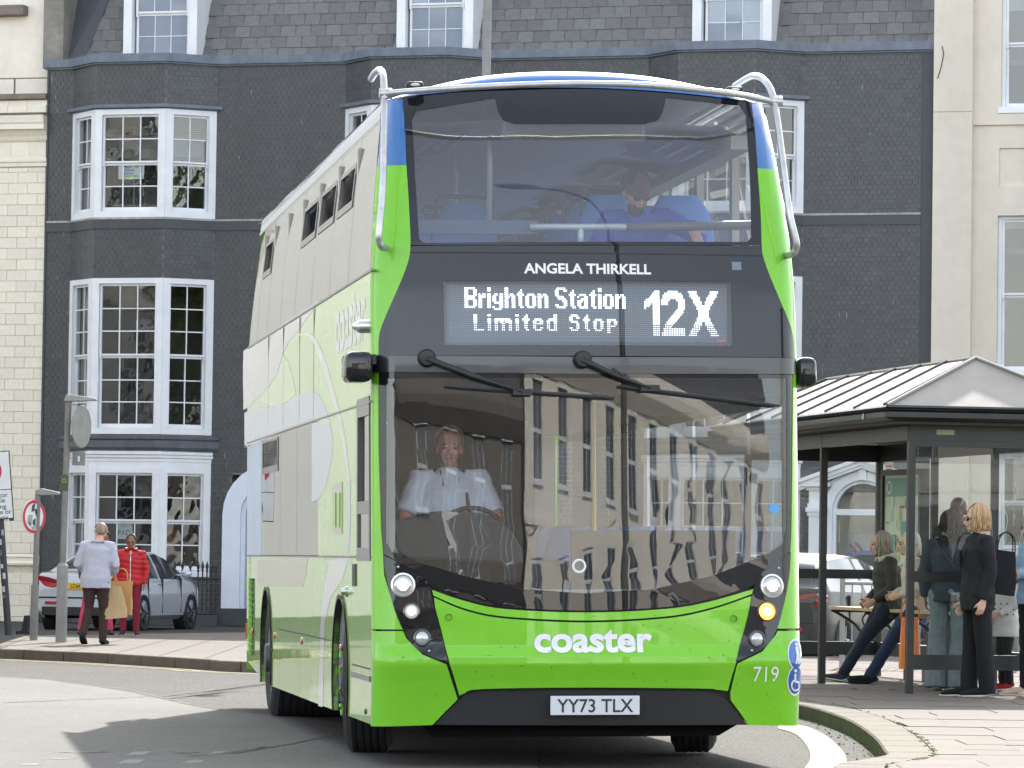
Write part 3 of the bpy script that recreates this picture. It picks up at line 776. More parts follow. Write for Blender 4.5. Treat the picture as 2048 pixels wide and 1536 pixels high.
# grey cheek and rendered party wall at the left end of the roof
mb = MB(); xa = wx(122, 60); mb.add([(xa, .35, zr0), (rx0 + .02, .42, zr0), (rx0 + .72, 1.35, zr0 + RH), (xa, 1.3, zr0 + RH)], [(0, 1, 2, 3)])
ob('roof_cheek', mb, m_strip, bb)
mb = MB(); mb.box(wx(82, 60), xa, .12, 1.6, Z['c0'] - .1, zr0 + 3.2); ob('party_wall', mb, m_grey_rend, bb)
for k, (d0, d1) in enumerate(dorm):
    M = Matrix.Translation((d0, .12, 0)); w = d1 - d0; z0 = zr0 + .0; z1 = zr0 + 2.1
    mb = MB(); j = .17
    mb.box(0, j, 0, 1.2, z0, z1, M); mb.box(w - j, w, 0, 1.2, z0, z1, M); mb.box(j, w - j, .0, 1.2, z1 - .2, z1, M); mb.box(j, w - j, .0, .3, z0 - .02, z0 + .03, M); mb.box(-.06, w + .06, -.08, 1.4, z1, z1 + .1, M)
    dw = ob('dormer_window', mb, m_white, bb)
    zmid = wz((242 + 389) / 2, 23 if k == 0 else 20, 0)
    sash_window(dw, M @ Matrix.Translation((.04, .06, 0)), w - .08, z0 - .02, zmid * 2 - z0 + .05, 3, 2, 2, jamb=.17, pane_me=frost_pane, head=.05, sill=.02, bar=.014)

# ---- white round-arched doorway, half hidden by the bus
def arch_pts(cx, r, zc, z0, n=14):
    return [(cx - r, z0)] + [(cx - r * math.cos(PI * k / n), zc + r * math.sin(PI * k / n)) for k in range(n + 1)] + [(cx + r, z0)]
def arch_strip(mb, cx, r0_, r1_, zc, z0, y0, y1):
    A = arch_pts(cx, r0_, zc, z0); B = arch_pts(cx, r1_, zc, z0)
    mb.grid([[(a, y1, b) for a, b in A], [(a, y0, b) for a, b in A], [(a, y0, b) for a, b in B], [(a, y1, b) for a, b in B]])
m_paleblue = mat('pale_blue_paint', srgb(214, 220, 230), .5, noise=(3, .05))
r_ = arch_w / 2; ztp = wz(500, 930); zc = ztp - r_
mb = MB(); arch_strip(mb, arch_c, r_ - .34, r_ + .02, zc, .32, -.13, .1); arch_strip(mb, arch_c, r_ - .42, r_ - .32, zc, .32, -.06, .1)
da = ob('door_arch', mb, m_paleblue, bb)
mb = MB(); mb.prism([(a, b) for a, b in arch_pts(arch_c, r_ - .4, zc, .0)], lambda a, b, d: (a, d, b), .12, .16); ob('door', mb, mat('dark_blue_door', srgb(46, 56, 84), .4), da)
mb = MB(); mb.box(arch_c - r_ - .2, arch_c + r_ + .2, -.35, .1, 0, .16); mb.box(arch_c - r_ - .1, arch_c + r_ + .1, -.2, .1, .16, .32); ob('door_step', mb, m_render_blk, bb)

# ---- white pedimented doorway on the right
pc = ped_c; s_ = Matrix.Translation((pc, 0, 0)); hw = .98
zp = wz(1728, 922); ze = wz(1640, 970); zim = wz(1650, 1022); zft = wz(1728, 968)
for sg in (-1, 1):
    mb = MB(); x0, x1 = sorted((sg * (hw - .30), sg * hw))
    mb.box(x0, x1, -.16, 0, 0, zim - .09, s_); mb.box(x0 - .03, x1 + .03, -.19, 0, 0, .3, s_)
    mb.box(x0 - .05, x1 + .05, -.21, 0, zim - .02, zim + .06, s_); mb.box(x0 - .025, x1 + .025, -.185, 0, zim - .09, zim - .02, s_); mb.box(x0 - .02, x1 + .02, -.18, 0, zim + .06, zim + .13, s_)
    mb.box(x0, x1, -.16, 0, zim + .13, ze - .1, s_); mb.box(x0 - .04, x1 + .04, -.2, 0, ze - .1, ze - .03, s_); mb.box(x0 - .10, x1 + .10, -.3, 0, ze - .03, ze + .04, s_)
    ob('door_pilaster', mb, m_white, bb)
mb = MB()
for sg in (-1, 1):    # raking cornices
    e = Vector((sg * (hw + .18), 0, ze + .02)); t = Vector((0, 0, zp)); d = (t - e).normalized(); nn = Vector((-d.z * sg, 0, d.x * sg)) * -1
    up = Vector((0, 0, 1)); k1 = .05; 
    for (h0, h1, yo) in ((0, .07, -.34), (-.08, 0, -.28), (-.13, -.08, -.24)):
        q = [e + up * h0, t + up * h0, t + up * h1, e + up * h1]
        mb.add([s_ @ Vector((p.x, yo, p.z)) for p in q] + [s_ @ Vector((p.x, 0, p.z)) for p in q], [(0, 1, 2, 3), (0, 4, 5, 1), (3, 2, 6, 7), (1, 5, 6, 2), (0, 3, 7, 4)])
ped = ob('pediment', mb, m_white, bb)
fr = .64; zcen = zim
mb = MB(); tri = [(-hw, ze - .06)] + [(-hw + (hw) * 1, zp - .1)] + [(hw, ze - .06)]
outl = [(-hw + .26, zim), (-hw + .26, ze + .02), (0, zp - .08), (hw - .26, ze + .02), (hw - .26, zim)] + [(fr * math.cos(PI * k / 16), zcen + fr * 1.0 * math.sin(PI * k / 16)) for k in range(17)]
pt = patch(outl, lambda a, b, d: (pc + a, -.06 + d, b), .5, .08); ob('tympanum', pt, m_white, bb)
mb = MB(); arch_strip(mb, pc, fr - .08, fr + .08, zcen, 0.0, -.12, .12); arch_strip(mb, pc, fr - .14, fr - .08, zcen, .0, -.05, .12)
mb.box(pc - fr + .05, pc + fr - .05, -.02, .08, zim - .07, zim + .04); mb.box(pc - .07, pc + .07, -.17, 0, zcen + fr - .08, zcen + fr + .2)
pda = ob('door_arch', mb, m_white, bb)
mb = MB(); mb.quad((pc - fr, .05, 0), (pc + fr, .05, 0), (pc + fr, .05, zcen + fr), (pc - fr, .05, zcen + fr)); ob('pane', mb, m_pane, pda)
mb = MB(); mb.box(pc - .55, pc + .5, .5, .6, .9, zim - .4); mb.box(pc + .1, pc + .4, .3, .35, zim + .12, zim + .42); ob('hall_screen', mb, mat('hall_panel', srgb(120, 130, 140), .7), pda)

# ================================================================ cream stucco house on the right
cb = empty('cream_stucco_house', M=MBLD @ Matrix.Translation((BLEN, 0, 0)))
tag(cb, 'plain cream stucco house with pilaster beside the black tiled building', 'building')
def cw(u, v, out=0.0):
    x, z = wl_(u, v, out); return x - BLEN, z
cx1 = cw(1946, 400)[0]; cxw = cw(1998, 400)[0]; CW = 9.0; CT = 16.0
win = []
def hole(x0, x1, z0, z1): return [(x0, z0), (x1, z0), (x1, z1), (x0, z1)]
w1 = (cw(2003, 100)[0], cw(2003, 100)[0] + 1.35, cw(2020, 221)[1], cw(2020, 221)[1] + 2.4)
w2 = (cw(1994, 600)[0], cw(1994, 600)[0] + 1.4, cw(2020, 748)[1], cw(2020, 431)[1])
w3 = (cw(1994, 1000)[0], cw(1994, 1000)[0] + 1.4, cw(2020, 1106)[1], cw(2020, 905)[1])
HS = [hole(*w) for w in (w1, w2, w3)]
for dx in (3.2, 6.2): HS += [hole(w[0] + dx, w[1] + dx, w[2], w[3]) for w in (w1, w2, w3)]
rec = hole(cw(1998, 330)[0], cw(1998, 330)[0] + 1.45, cw(2020, 372)[1], cw(2020, 296)[1])
mbw = patch([(cx1, 0), (CW, 0), (CW, CT), (cx1, CT)], lambda a, b, d: (a, d, b), 30, .22, holes=HS + [rec])
ob('wall', mbw, m_stucco, cb)
mb = MB(); mb.box(cx1, CW, .22, 4, 0, CT); 
mb = MB(); mb.quad((rec[0][0] - .02, .04, rec[0][1] - .02), (rec[1][0] + .02, .04, rec[1][1] - .02), (rec[2][0] + .02, .04, rec[2][1] + .02), (rec[3][0] - .02, .04, rec[3][1] + .02)); ob('recessed_panel', mb, m_stucco, cb)
mb = MB(); zj = cw(1900, 226)[1]; mb.box(-.02, cx1, -.16, .3, 0, zj - .012); mb.box(-.02, cx1, -.163, .3, zj + .012, CT); mb.box(-.02, cx1, -.145, .3, zj - .012, zj + .012); ob('pilaster', mb, m_stucco, cb)
mb = MB(); mb.box(cx1, CW, -.05, -.002, cw(2000, 250)[1], cw(2000, 228)[1]); ob('string_course', mb, m_stucco, cb)
mb = MB(); mb.box(cx1, CW, -.07, -.003, 0, .5); ob('plinth', mb, m_stucco, cb)
m_pane_pl = glass('plain_window_glass', (.55, .58, .58), .10, wobble=(.8, .05))
plain_pane = MB().quad((0, 0, 0), (1, 0, 0), (1, 0, 1), (0, 0, 1)).mesh('pane', m_pane_pl)
for dx in (0, 3.2, 6.2):
    for k, (x0, x1, z0, z1) in enumerate((w1, w2, w3)):
        M = Matrix.Translation((x0 + dx, .1, 0)); w = x1 - x0; mb = MB()
        mb.box(0, .06, 0, .12, z0, z1, M); mb.box(w - .06, w, 0, .12, z0, z1, M); mb.box(.06, w - .06, 0, .12, z1 - .06, z1, M); mb.box(-.04, w + .04, -.16, .1, z0 - .05, z0 + .06, M)
        sw = ob('sash_window', mb, m_white, cb)
        sash_window(sw, M, w, z0 + .02, z1 - .0, 1, 1, 1, jamb=.06, pane_me=plain_pane, head=.06, sill=.05, rnd_tilt=.003)
        if k == 2: blinds(sw, M, .08, w - .08, z0 + .2, z1 - .1, .2)
        mb = MB(); mb.box(0, w, .35, .36, z1 - (.55 if k == 0 else .2), z1, M)
        ob('roller_blind', mb, m_curtain, sw)
mb = MB(); mb.box(cx1, CW, 2.2, 2.3, 0, CT); 
for z in (0, 3.4, 7.0, 10.4): mb.box(cx1, CW, .25, 2.2, z - .1, z)
ob('interior', mb, m_room, cb)
mb = MB(); mb.tube([(.13, -.17, cw(1872, 95)[1]), (.16, -.175, cw(1875, 110)[1]), (.12, -.17, cw(1870, 135)[1]), (.05, -.168, cw(1864, 160)[1])], .008, 5); mb.tube([(-.03, -.1, 3.5), (-.03, -.1, Z['c1'])], .012, 5)
ob('cable', mb, m_black, cb)

# ================================================================ cream faience building on the left
fb = empty('cream_tiled_building', M=MBLD)
tag(fb, 'cream glazed block building with moulded cornice at the left edge', 'building')
def lz(v): return wz(40, v)
XR = .02; XL = -19.0
mb = MB(); mb.box(XL, XR - .01, .02, 6, 0, lz(196)); mb.box(XL, XR + .05, .5, 6, lz(196), 17)
ob('wall', mb, m_cream_dark, fb)
mb = MB(); mb.box(XL, XR + .06, .45, .6, lz(196), 17); ob('upper_wall', mb, m_cream, fb)
mb = MB(); mb.box(-2.5, wx(38, 16), .2, .5, lz(27), lz(6)); ob('bracket', mb, m_trim_grey, fb, bevel=.02)
BWd, BHt = .40, wz(40, 700) - wz(40, 721.8)
zb0 = lz(1264); rowz = zb0 + .08; n = 0
unit_blk = MB(); 
e = .006
unit_blk.add([(e, 0, e), (1 - 0, 0, e), (1, 0, 1), (e, 0, 1)], [])
def blk_mesh(w, h):
    mb = MB(); t = .004; c = .006
    mb.add([(t, 0, t), (w - t, 0, t), (w - t, 0, h - t), (t, 0, h - t), (t + c, -.012, t + c), (w - t - c, -.012, t + c), (w - t - c, -.012, h - t - c), (t + c, -.012, h - t - c)], [(4, 5, 6, 7), (0, 1, 5, 4), (1, 2, 6, 5), (2, 3, 7, 6), (3, 0, 4, 7)]); return mb.mesh('faience_block', m_cream_tile)
bm_full = blk_mesh(BWd, BHt); cache = {}
zend = lz(335); i = 0; far = MB()
skip = (lz(1132), lz(1108))
while rowz < zend - .05:
    h = min(BHt, zend - rowz)
    if rowz < skip[1] and rowz + h > skip[0]:
        rowz = skip[1] + .002; continue
    x1 = XR
    off = BWd * (.5 if i % 2 else 1.0); first = True
    while x1 > XL:
        w = off if first else BWd; first = False
        x0 = x1 - w
        if x1 > -1.3:
            key = (round(w, 3), round(h, 3))
            if key not in cache: cache[key] = blk_mesh(w, h)
            ob('faience_block', cache[key], None, fb, M=Matrix.Translation((x0, .02 + rng.uniform(-.002, .002), rowz)))
        elif x1 > -2.2: far.add([(x0 + .004, .008, rowz + .004), (x1 - .004, .008, rowz + .004), (x1 - .004, .008, rowz + h - .004), (x0 + .004, .008, rowz + h - .004)], [(0, 1, 2, 3)])
        x1 = x0
    rowz += h; i += 1
ob('faience_field', far, m_cream_tile, fb, kind='stuff')
def profile(name, pts, m, parent, x0=-2.3, x1=XR):
    mb = MB(); mb.grid([[(x0, y, z), (x1, y, z)] for y, z in pts])
    for xx in (x0, x1): mb.add([(xx, y, z) for y, z in pts] + [(xx, .1, pts[-1][1]), (xx, .1, pts[0][1])], [tuple(range(len(pts) + 2))])
    return ob(name, mb, m, parent)
ob('plain_wall', MB().box(XL, -2.3, -.04, .6, zb0 + .07, 15), mat('white_cream_render', srgb(240, 234, 220), .7, noise=(.6, .04)), fb)  # unseen extension, kept plain and whitened so the bus side mirrors a bright wall
profile('base_moulding', [(.02, lz(1132)), (-.05, lz(1130)), (-.06, lz(1126)), (-.03, lz(1122)), (-.03, lz(1117)), (-.05, lz(1113)), (-.02, lz(1108))], m_cream_tile, fb)
profile('moulding', [(.02, lz(335)), (-.03, lz(333)), (-.03, lz(326)), (-.055, lz(324)), (-.055, lz(319)), (-.02, lz(316)), (.0, lz(312))], m_cream_tile, fb)
profile('cornice', [(.0, lz(284)), (-.03, lz(280)), (-.05, lz(274)), (-.12, lz(262)), (-.2, lz(260)), (-.2, lz(250)), (-.22, lz(247)), (-.24, lz(233)), (-.2, lz(230))], m_cream_tile, fb)
profile('cornice_trim_strip', [(-.17, lz(233)), (-.26, lz(231)), (-.26, lz(228)), (-.1, lz(227))], m_trim_grey, fb)  # thin grey trim strip projecting above the cornice
for (va, vb, yo) in ((312, 284, .01), (227, 212, -.10), (212, 201, -.06)):
    x1 = XR
    while x1 > -1.2:
        w = BWd if va != 312 else .38; x0 = x1 - w
        mb = MB(); mb.box(x0 + .003, x1 - .003, yo, yo + .1, lz(va) + .003, lz(vb) - .003); ob('faience_block', mb, m_cream_tile, fb); x1 = x0
profile('lead_ledge', [(-.1, lz(201)), (-.14, lz(199)), (-.14, lz(189)), (.4, lz(187))], m_trim_grey, fb)
mb = MB(); mb.tube([(-6, -.02, lz(157)), (XR, -.02, lz(157))], .013, 6)
for u in (30, -60, -150, -240): mb.tube([(wx(u, 170), -.02, lz(190)), (wx(u, 170), -.02, lz(157))], .02, 6)
ob('roof_rail', mb, m_trim_grey, fb)
mb = MB(); mb.box(XL, XR, -.05, .02, 0, zb0 + .07); ob('plinth', mb, m_render_blk, fb)
# ================================================================ the double-decker bus
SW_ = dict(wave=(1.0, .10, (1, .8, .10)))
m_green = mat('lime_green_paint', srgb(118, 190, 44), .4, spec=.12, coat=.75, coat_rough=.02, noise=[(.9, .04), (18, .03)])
m_green_s = mat('lime_green_reflection_lightened', srgb(160, 206, 96), .4, coat=1, coat_rough=.03, noise=[(.9, .04), (12, .03)], **SW_)  # the lime green again, paled to imitate the bright cream reflection along the side
m_blue = mat('bus_blue_paint', srgb(30, 98, 160), .32, coat=1, coat_rough=.03)
m_gloss = mat('gloss_black_panel', (.012, .013, .015), .25, spec=.0, coat=.95, coat_rough=.0, bump=(1.1, .012, .02, 1))
m_under = mat('underbody_black', (.006, .006, .006), .9, spec=.1)
m_trim = mat('matt_black_trim', (.018, .019, .02), .5)
m_valance = mat('dark_grey_valance', (.024, .025, .027), .42, bump=(80, .1))
m_lilac = mat('lilac_grey_print', srgb(186, 182, 192), .32, coat=1, coat_rough=.02, **SW_)  # lightened too, standing in for the reflected brightness on the side
m_bgrey = mat('blue_grey_print', srgb(158, 178, 204), .32, coat=1, coat_rough=.02, **SW_)  # also paled in place of the reflected cream light
m_pale = mat('pale_green_print', srgb(190, 214, 140), .32, coat=1, coat_rough=.02, **SW_)
m_wprint = mat('white_print', srgb(214, 214, 210), .35, coat=.8, coat_rough=.02, **SW_)
m_beige = mat('beige_print', srgb(168, 160, 130), .35, coat=.8, coat_rough=.02, **SW_)
m_letter = mat('white_vinyl', srgb(226, 226, 230), .5)
m_screen = glass('windscreen_glass', (.82, .84, .85), .085, wobble=(.30, .07), dust=.018)
m_sglass = glass('tinted_side_glass', (.36, .38, .38), .52, wobble=(1.0, .09, (1, .8, .08)), dust=.04)
m_bframe = mat('window_frame_grey', srgb(98, 94, 92), .45, coat=.4)
m_inner = mat('bus_lining', srgb(150, 150, 150), .7)
m_innerd = mat('bus_lining_dark', srgb(44, 46, 50), .7)
m_seat = mat('blue_seat_shell', srgb(58, 122, 200), .45, coat=.3)
m_moq = mat('blue_moquette', srgb(30, 66, 140), .9, noise=(26, .35))
m_lens = mat('lamp_lens', (.55, .56, .56), .08, .4, coat=1)
m_drl = mat('lit_white_lamp', (.9, .9, .9), .2, emit=(1, .98, .95), emit_s=3.2)
m_drl2 = mat('dim_lit_lamp', (.5, .5, .44), .2, emit=(1, .96, .85), emit_s=.06)
m_amber = mat('lit_amber_lamp', (.9, .35, .02), .2, emit=(1, .36, .03), emit_s=2.2)
m_amberc = mat('lit_amber_core', (.9, .6, .2), .2, emit=(1, .78, .4), emit_s=6)

HWB = 1.36
BORG = Vector((.54, 27.13, 0)); bax = Vector((-.134, 1, 0)).normalized(); blat = Vector((bax.y, -bax.x, 0)); bz0 = Vector((0, 0, 1))
bL = blat * math.cos(ROLL) + bz0 * math.sin(ROLL); bU = -blat * math.sin(ROLL) + bz0 * math.cos(ROLL)
MBUS = Matrix((bL, bax, bU)).transposed().to_4x4(); MBUS.translation = BORG; MBUSI = MBUS.inverted()
bus = empty('double_decker_bus', M=MBUS)
tag(bus, 'lime green and blue double decker bus in the middle of the road, showing route 12X', 'bus')
CO = MBUSI @ CAMP
def bray(u, v): return MBUSI.to_3x3() @ ray(u, v)
def smooth(t): t = max(0, min(1, t)); return t * t * (3 - 2 * t)
def hw(z): return HWB - .115 * ((z - 2.9) / 1.3) ** 1.6 if z > 2.9 else HWB
RAKE = [(.0, .08), (.25, .06), (.42, .03), (.56, .0), (.66, -.03), (.71, -.027), (.77, .003), (1.0, .02), (1.3, .04), (2.0, .068), (2.55, .09), (3.0, .135), (3.3, .185), (3.6, .27), (3.9, .38), (4.15, .49), (4.3, .60), (4.4, .68)]
def rake(z):
    for (z0, d0), (z1, d1) in zip(RAKE, RAKE[1:]):
        if z <= z1 or z1 == RAKE[-1][0]:
            t = max(0, min(1, (z - z0) / (z1 - z0))); return d0 + (d1 - d0) * t
RC = .15
def Fd(a, z):
    h = hw(z); t = min(abs(a), h); q = max(0, min(1, (t - (h - RC)) / RC))
    return .12 * (t / h) ** 2 + RC * (1 - math.sqrt(max(0, 1 - q * q))) + rake(z)
def front(a, b, d):
    h = hw(b); a = max(-h, min(h, a)); k = max(0, (abs(a) - (h - RC)) / RC)
    s = math.copysign(1, a); return Vector((a - s * d * k, Fd(a, b) + d * (1 - .6 * k), b))
def BF(u, v, lift=0.0):
    """pixel -> (a, z) on the front"""
    d = bray(u, v); by = .2
    for _ in range(8):
        p = CO + d * ((by - CO.y) / d.y); by = Fd(p.x, p.z) - lift
    return (p.x, p.z)
def BS(u, v, out=0.0):
    """pixel -> (y, z) on the side that shows"""
    d = bray(u, v); bx = -HWB
    for _ in range(6):
        p = CO + d * ((bx - CO.x) / d.x); bx = -hw(p.z) - out
    return (p.y, p.z)
def side(a, b, d): return Vector((-hw(b) + d, a, b))
def side_r(a, b, d): return Vector((hw(b) - d, a, b))
def FP(*pts): return [BF(*p) for p in pts]
def SP(*pts): return [BS(*p) for p in pts]
EDGE = [s * (HWB - RC * k) for s in (-1, 1) for k in (1, .75, .5, .35, .2, .1, .05, .02, 0)]
def fpanel(name, outline, m, off=0.0, thick=.025, step=.09, holes=(), smooth_=40, parent=None):
    mb = patch(outline, front, step, thick, holes, cuts_a=EDGE, off=off); return ob(name, mb, m, parent or bus, smooth=smooth_)
def spanel(name, outline, m, off=0.0, thick=.02, step=(.5, .15), holes=(), parent=None, fn=None):
    mb = patch(outline, fn or side, step, thick, holes, off=off); return ob(name, mb, m, parent or bus, smooth=40)
def sm(pts, n=6): return [(p.x, p.y) for p in cr(pts, n)]

zb = .27
# ---- black backing behind the front panels, so gaps read as dark lines
mb = patch([(-HWB + .02, .3), (HWB - .02, .3), (HWB - .02, 2.6), (hw(3.2) - .03, 3.2), (hw(3.2) - .03, 3.30), (-hw(3.2) + .03, 3.30), (-hw(3.2) + .03, 3.2), (-HWB + .02, 2.6)], front, .15, 0,
           holes=[FP((775, 760), (772, 1090), (800, 1110), (920, 1150), (1030, 1176), (1170, 1186), (1320, 1176), (1440, 1146), (1545, 1100), (1570, 1080), (1570, 760)), FP((895, 568), (895, 684), (1456, 684), (1456, 568))], cuts_a=EDGE, off=.045)
ob('front_frame', mb, m_trim, bus, smooth=40)

# ---- black upper mask and destination glass
Lb = sm(FP((757, 712), (758, 672), (768, 640), (784, 603), (806, 552), (817, 520), (822, 492)))
Rb = sm(FP((1523, 492), (1527, 515), (1540, 552), (1560, 600), (1577, 640), (1586, 672), (1588, 716)))
dest = FP((887, 562), (889, 690), (1466, 692), (1463, 564))
mask = Lb + FP((822, 490), (1172, 487), (1523, 489)) [1:] + Rb
mask = Lb + FP((1000, 491), (1172, 491), (1350, 491)) + Rb
fpanel('destination_panel', mask, m_gloss, 0.0, holes=[dest])
fpanel('destination_glass', dest, glass('destination_glass', (.8, .82, .85), .07, wobble=(.8, .02)), .004, 0)
# the LED matrix behind it
LEDBACK = .05
dp = [(p[0] - .03, p[1] - .02) for p in dest[:1]]
x0 = min(p[0] for p in dest) - .03; x1 = max(p[0] for p in dest) + .03; z0 = min(p[1] for p in dest) - .02; z1 = max(p[1] for p in dest) + .02
mb = patch([(x0, z0), (x1, z0), (x1, z1), (x0, z1)], front, .2, 0, off=LEDBACK)
disp = ob('destination_display', mb, mat('display_board', srgb(74, 84, 94), .5, noise=(3, .05)), bus)
GL = {
 'B': ["111111", "1100011", "1100011", "1100011", "111111", "111111", "1100011", "1100011", "1100011", "111111"],
 'r': ["", "", "", "1011", "1111", "11", "11", "11", "11", "11"], 'i': ["11", "11", "", "11", "11", "11", "11", "11", "11", "11"],
 'g': ["", "", "", "011011", "110011", "110011", "110011", "011111", "000011", "100011", "01111"],
 'h': ["11", "11", "11", "110110", "111011", "110011", "110011", "110011", "110011", "110011"],
 't': ["", "001", "011", "1111", "011", "011", "011", "011", "011", "0011"], 'o': ["", "", "", "01111", "110011", "110011", "110011", "110011", "110011", "01111"],
 'n': ["", "", "", "110110", "111011", "110011", "110011", "110011", "110011", "110011"],
 'S': ["011111", "1100011", "11", "11", "01111", "001111", "0000111", "0000011", "1100011", "011111"],
 'a': ["", "", "", "01111", "100011", "001111", "111011", "110011", "110011", "011111"],
 'L': ["11"] * 7 + ["111111"], 'i2': ["11", "", "11", "11", "11", "11", "11", "11"], 'm': ["", "", "111111111", "1101101111", "1100110011", "1100110011", "1100110011", "1100110011"],
 't2': ["001", "011", "1111", "011", "011", "011", "011", "0011"], 'e': ["", "", "01111", "110011", "111111", "11", "110011", "01111"], 'd': ["000011", "000011", "011111", "110011", "110011", "110011", "110011", "011111"],
 'S2': ["01111", "110011", "11", "01111", "000011", "000011", "110011", "01111"], 'o2': ["", "", "01111", "110011", "110011", "110011", "110011", "01111"], 'p': ["", "", "11111", "110011", "110011", "11111", "11", "11", "11"],
 '1': ["000000111", "000001111", "000011111", "000111111", "011111111", "111111111", "111101111", "111001111", "100001111"] + ["000001111"] * 13,
 '2': ["000011111100", "001111111111", "0111111111111", "0111111111111", "11111000011111", "11110000001111", "11110000001111", "00000000001111", "00000000001111", "0000000001111", "0000000011111", "000000011111", "00000011111", "0000011111", "000011111", "00011111", "0011111", "001111", "01111111111111", "01111111111111", "11111111111111", "11111111111111"],
}
lit = {}
def put(ch, c0, r0_):
    for r, s in enumerate(GL[ch]):
        for c, q in enumerate(s):
            if q == '1': lit[(c0 + c, r0_ + r)] = 1
for ch, c in zip('BrighMonSMaMion', ()): pass
for ch, c in (('B', 0), ('r', 8), ('i', 13), ('g', 16), ('h', 23), ('t', 30), ('o', 35), ('n', 42), ('S', 52), ('t', 60), ('a', 65), ('t', 72), ('i', 77), ('o', 80), ('n', 87)): put(ch, c, 0)
for ch, c in (('L', 5), ('i2', 13), ('m', 17), ('i2', 29), ('t2', 33), ('e', 39), ('d', 47), ('S2', 60), ('t2', 68), ('o2', 74), ('p', 82)): put(ch, c, 13)
put('1', 104, 1); put('2', 114, 1)
for r in range(22):
    d = 6.6 * abs(r - 10.5) / 10.5
    for c in range(18):
        if abs(c - 8.5 - d) < 2.3 or abs(c - 8.5 + d) < 2.3: lit[(130 + c, r + 1)] = 1
cA = BF(930.5, 576.5, -LEDBACK); cB = BF(930.5 + 3.43 * 140, 576.5 + 3.0, -LEDBACK)
px = (cB[0] - cA[0]) / 140; pz = (BF(930.5, 576.5, -LEDBACK)[1] - BF(930.5, 576.5 + 41.4, -LEDBACK)[1]) / 10
def dot(mb, c, r, s):
    a, b = cA[0] + c * px, cA[1] - r * pz
    P = [front(a + q * s * px, b + w * s * pz, LEDBACK - .004) for q, w in ((-.5, -.2), (-.2, -.5), (.2, -.5), (.5, -.2), (.5, .2), (.2, .5), (-.2, .5), (-.5, .2))]
    mb.quad(*P)
mb1 = MB(); mb2 = MB(); mb3 = MB()
for (c, r) in lit:
    if r > 16: dot(mb2, c, r, .46)
    else: dot(mb1, c, r, .74)
for c in range(-9, 154):
    for r in range(-1, 24):
        if (c, r) not in lit: dot(mb3, c, r, .26)
ob('led_dots', mb1, mat('lit_led', (.8, .8, .85), .5, emit=(.93, .94, 1), emit_s=1.6), disp, kind='stuff')
ob('led_dots', mb2, mat('flickering_led', (.8, .8, .85), .5, emit=(.95, .96, 1), emit_s=1.0), disp, kind='stuff')
ob('led_dots', mb3, mat('unlit_led', srgb(190, 190, 160), .5), disp, kind='stuff')
lx, lz_ = BF(1442, 681.5, -LEDBACK); mb = MB(); P = [front(lx + a, lz_ + b, LEDBACK - .005) for a, b in ((-.03, -.009), (.03, -.009), (.03, .009), (-.03, .009))]; mb.quad(*P)
ob('maker_badge', mb, mat('red_badge', srgb(188, 70, 80), .5), disp)
# the name above the display
nx0, nz = BF(1048, 546); nx1, _ = BF(1302, 546)
vs, fs = text_mb('ANGELA THIRKELL', .1, 'LEFT', .0028); wd = max(p[0] for p in vs) - min(p[0] for p in vs); k = (nx1 - nx0) / wd
hh = (BF(1170, 526)[1] - BF(1170, 546)[1]); mh = max(p[1] for p in vs); xm = min(p[0] for p in vs)
def name_fn(a, b): return front(nx0 + (a - xm) * k, nz + b * hh / mh, -.003)
mb = MB(); mb.add([name_fn(*p) for p in vs], fs); ob('bus_name', mb, m_letter, bus)
mb = MB(); a0, b0 = BF(1464, 540); a1, b1 = BF(1482, 524); mb.quad(front(a0, b0, -.003), front(a1, b0, -.003), front(a1, b1, -.003), front(a0, b1, -.003)); ob('sticker', mb, mat('grey_sticker', srgb(110, 126, 136), .6), bus)

# ---- upper-deck screen
Ul = sm(FP((822, 490), (820, 430), (814, 330), (806, 198)))
topc = sm(FP((806, 198), (900, 186), (1040, 180), (1172, 178), (1320, 181), (1440, 190), (1503, 203)))
Ur = sm(FP((1503, 203), (1513, 300), (1521, 420), (1523, 490)))
clear = FP((838, 478), (830, 350), (824, 240), (832, 222), (990, 196)) + FP((996, 222), (1006, 240), (1030, 248), (1290, 248), (1316, 240), (1326, 222)) + FP((1332, 195), (1480, 212), (1492, 230), (1500, 350), (1503, 474), (1495, 484), (848, 486))
outer = Ul + topc[1:] + Ur[1:] + FP((1350, 490), (1172, 489), (1000, 490))
# drop near duplicates
def clean(P, e=.004):
    o = []
    for p in P:
        if not o or math.hypot(p[0] - o[-1][0], p[1] - o[-1][1]) > e: o.append(p)
    if math.hypot(o[0][0] - o[-1][0], o[0][1] - o[-1][1]) < e: o.pop()
    return o
fpanel('upper_screen_border', clean(outer), m_gloss, .001, .012, holes=[clear])
fpanel('upper_windscreen', clear, glass('upper_windscreen_glass', (.88, .9, .92), .085, wobble=(.5, .03), dust=.10), .004, 0, step=.2)
seam = FP((822, 505), (1523, 507))
mb = MB(); mb.tube([front(a, seam[0][1] + .0 * a, -.001) for a in [seam[0][0] + (seam[1][0] - seam[0][0]) * k / 20 for k in range(21)]], .004, 5); ob('panel_joint', mb, m_trim, bus)

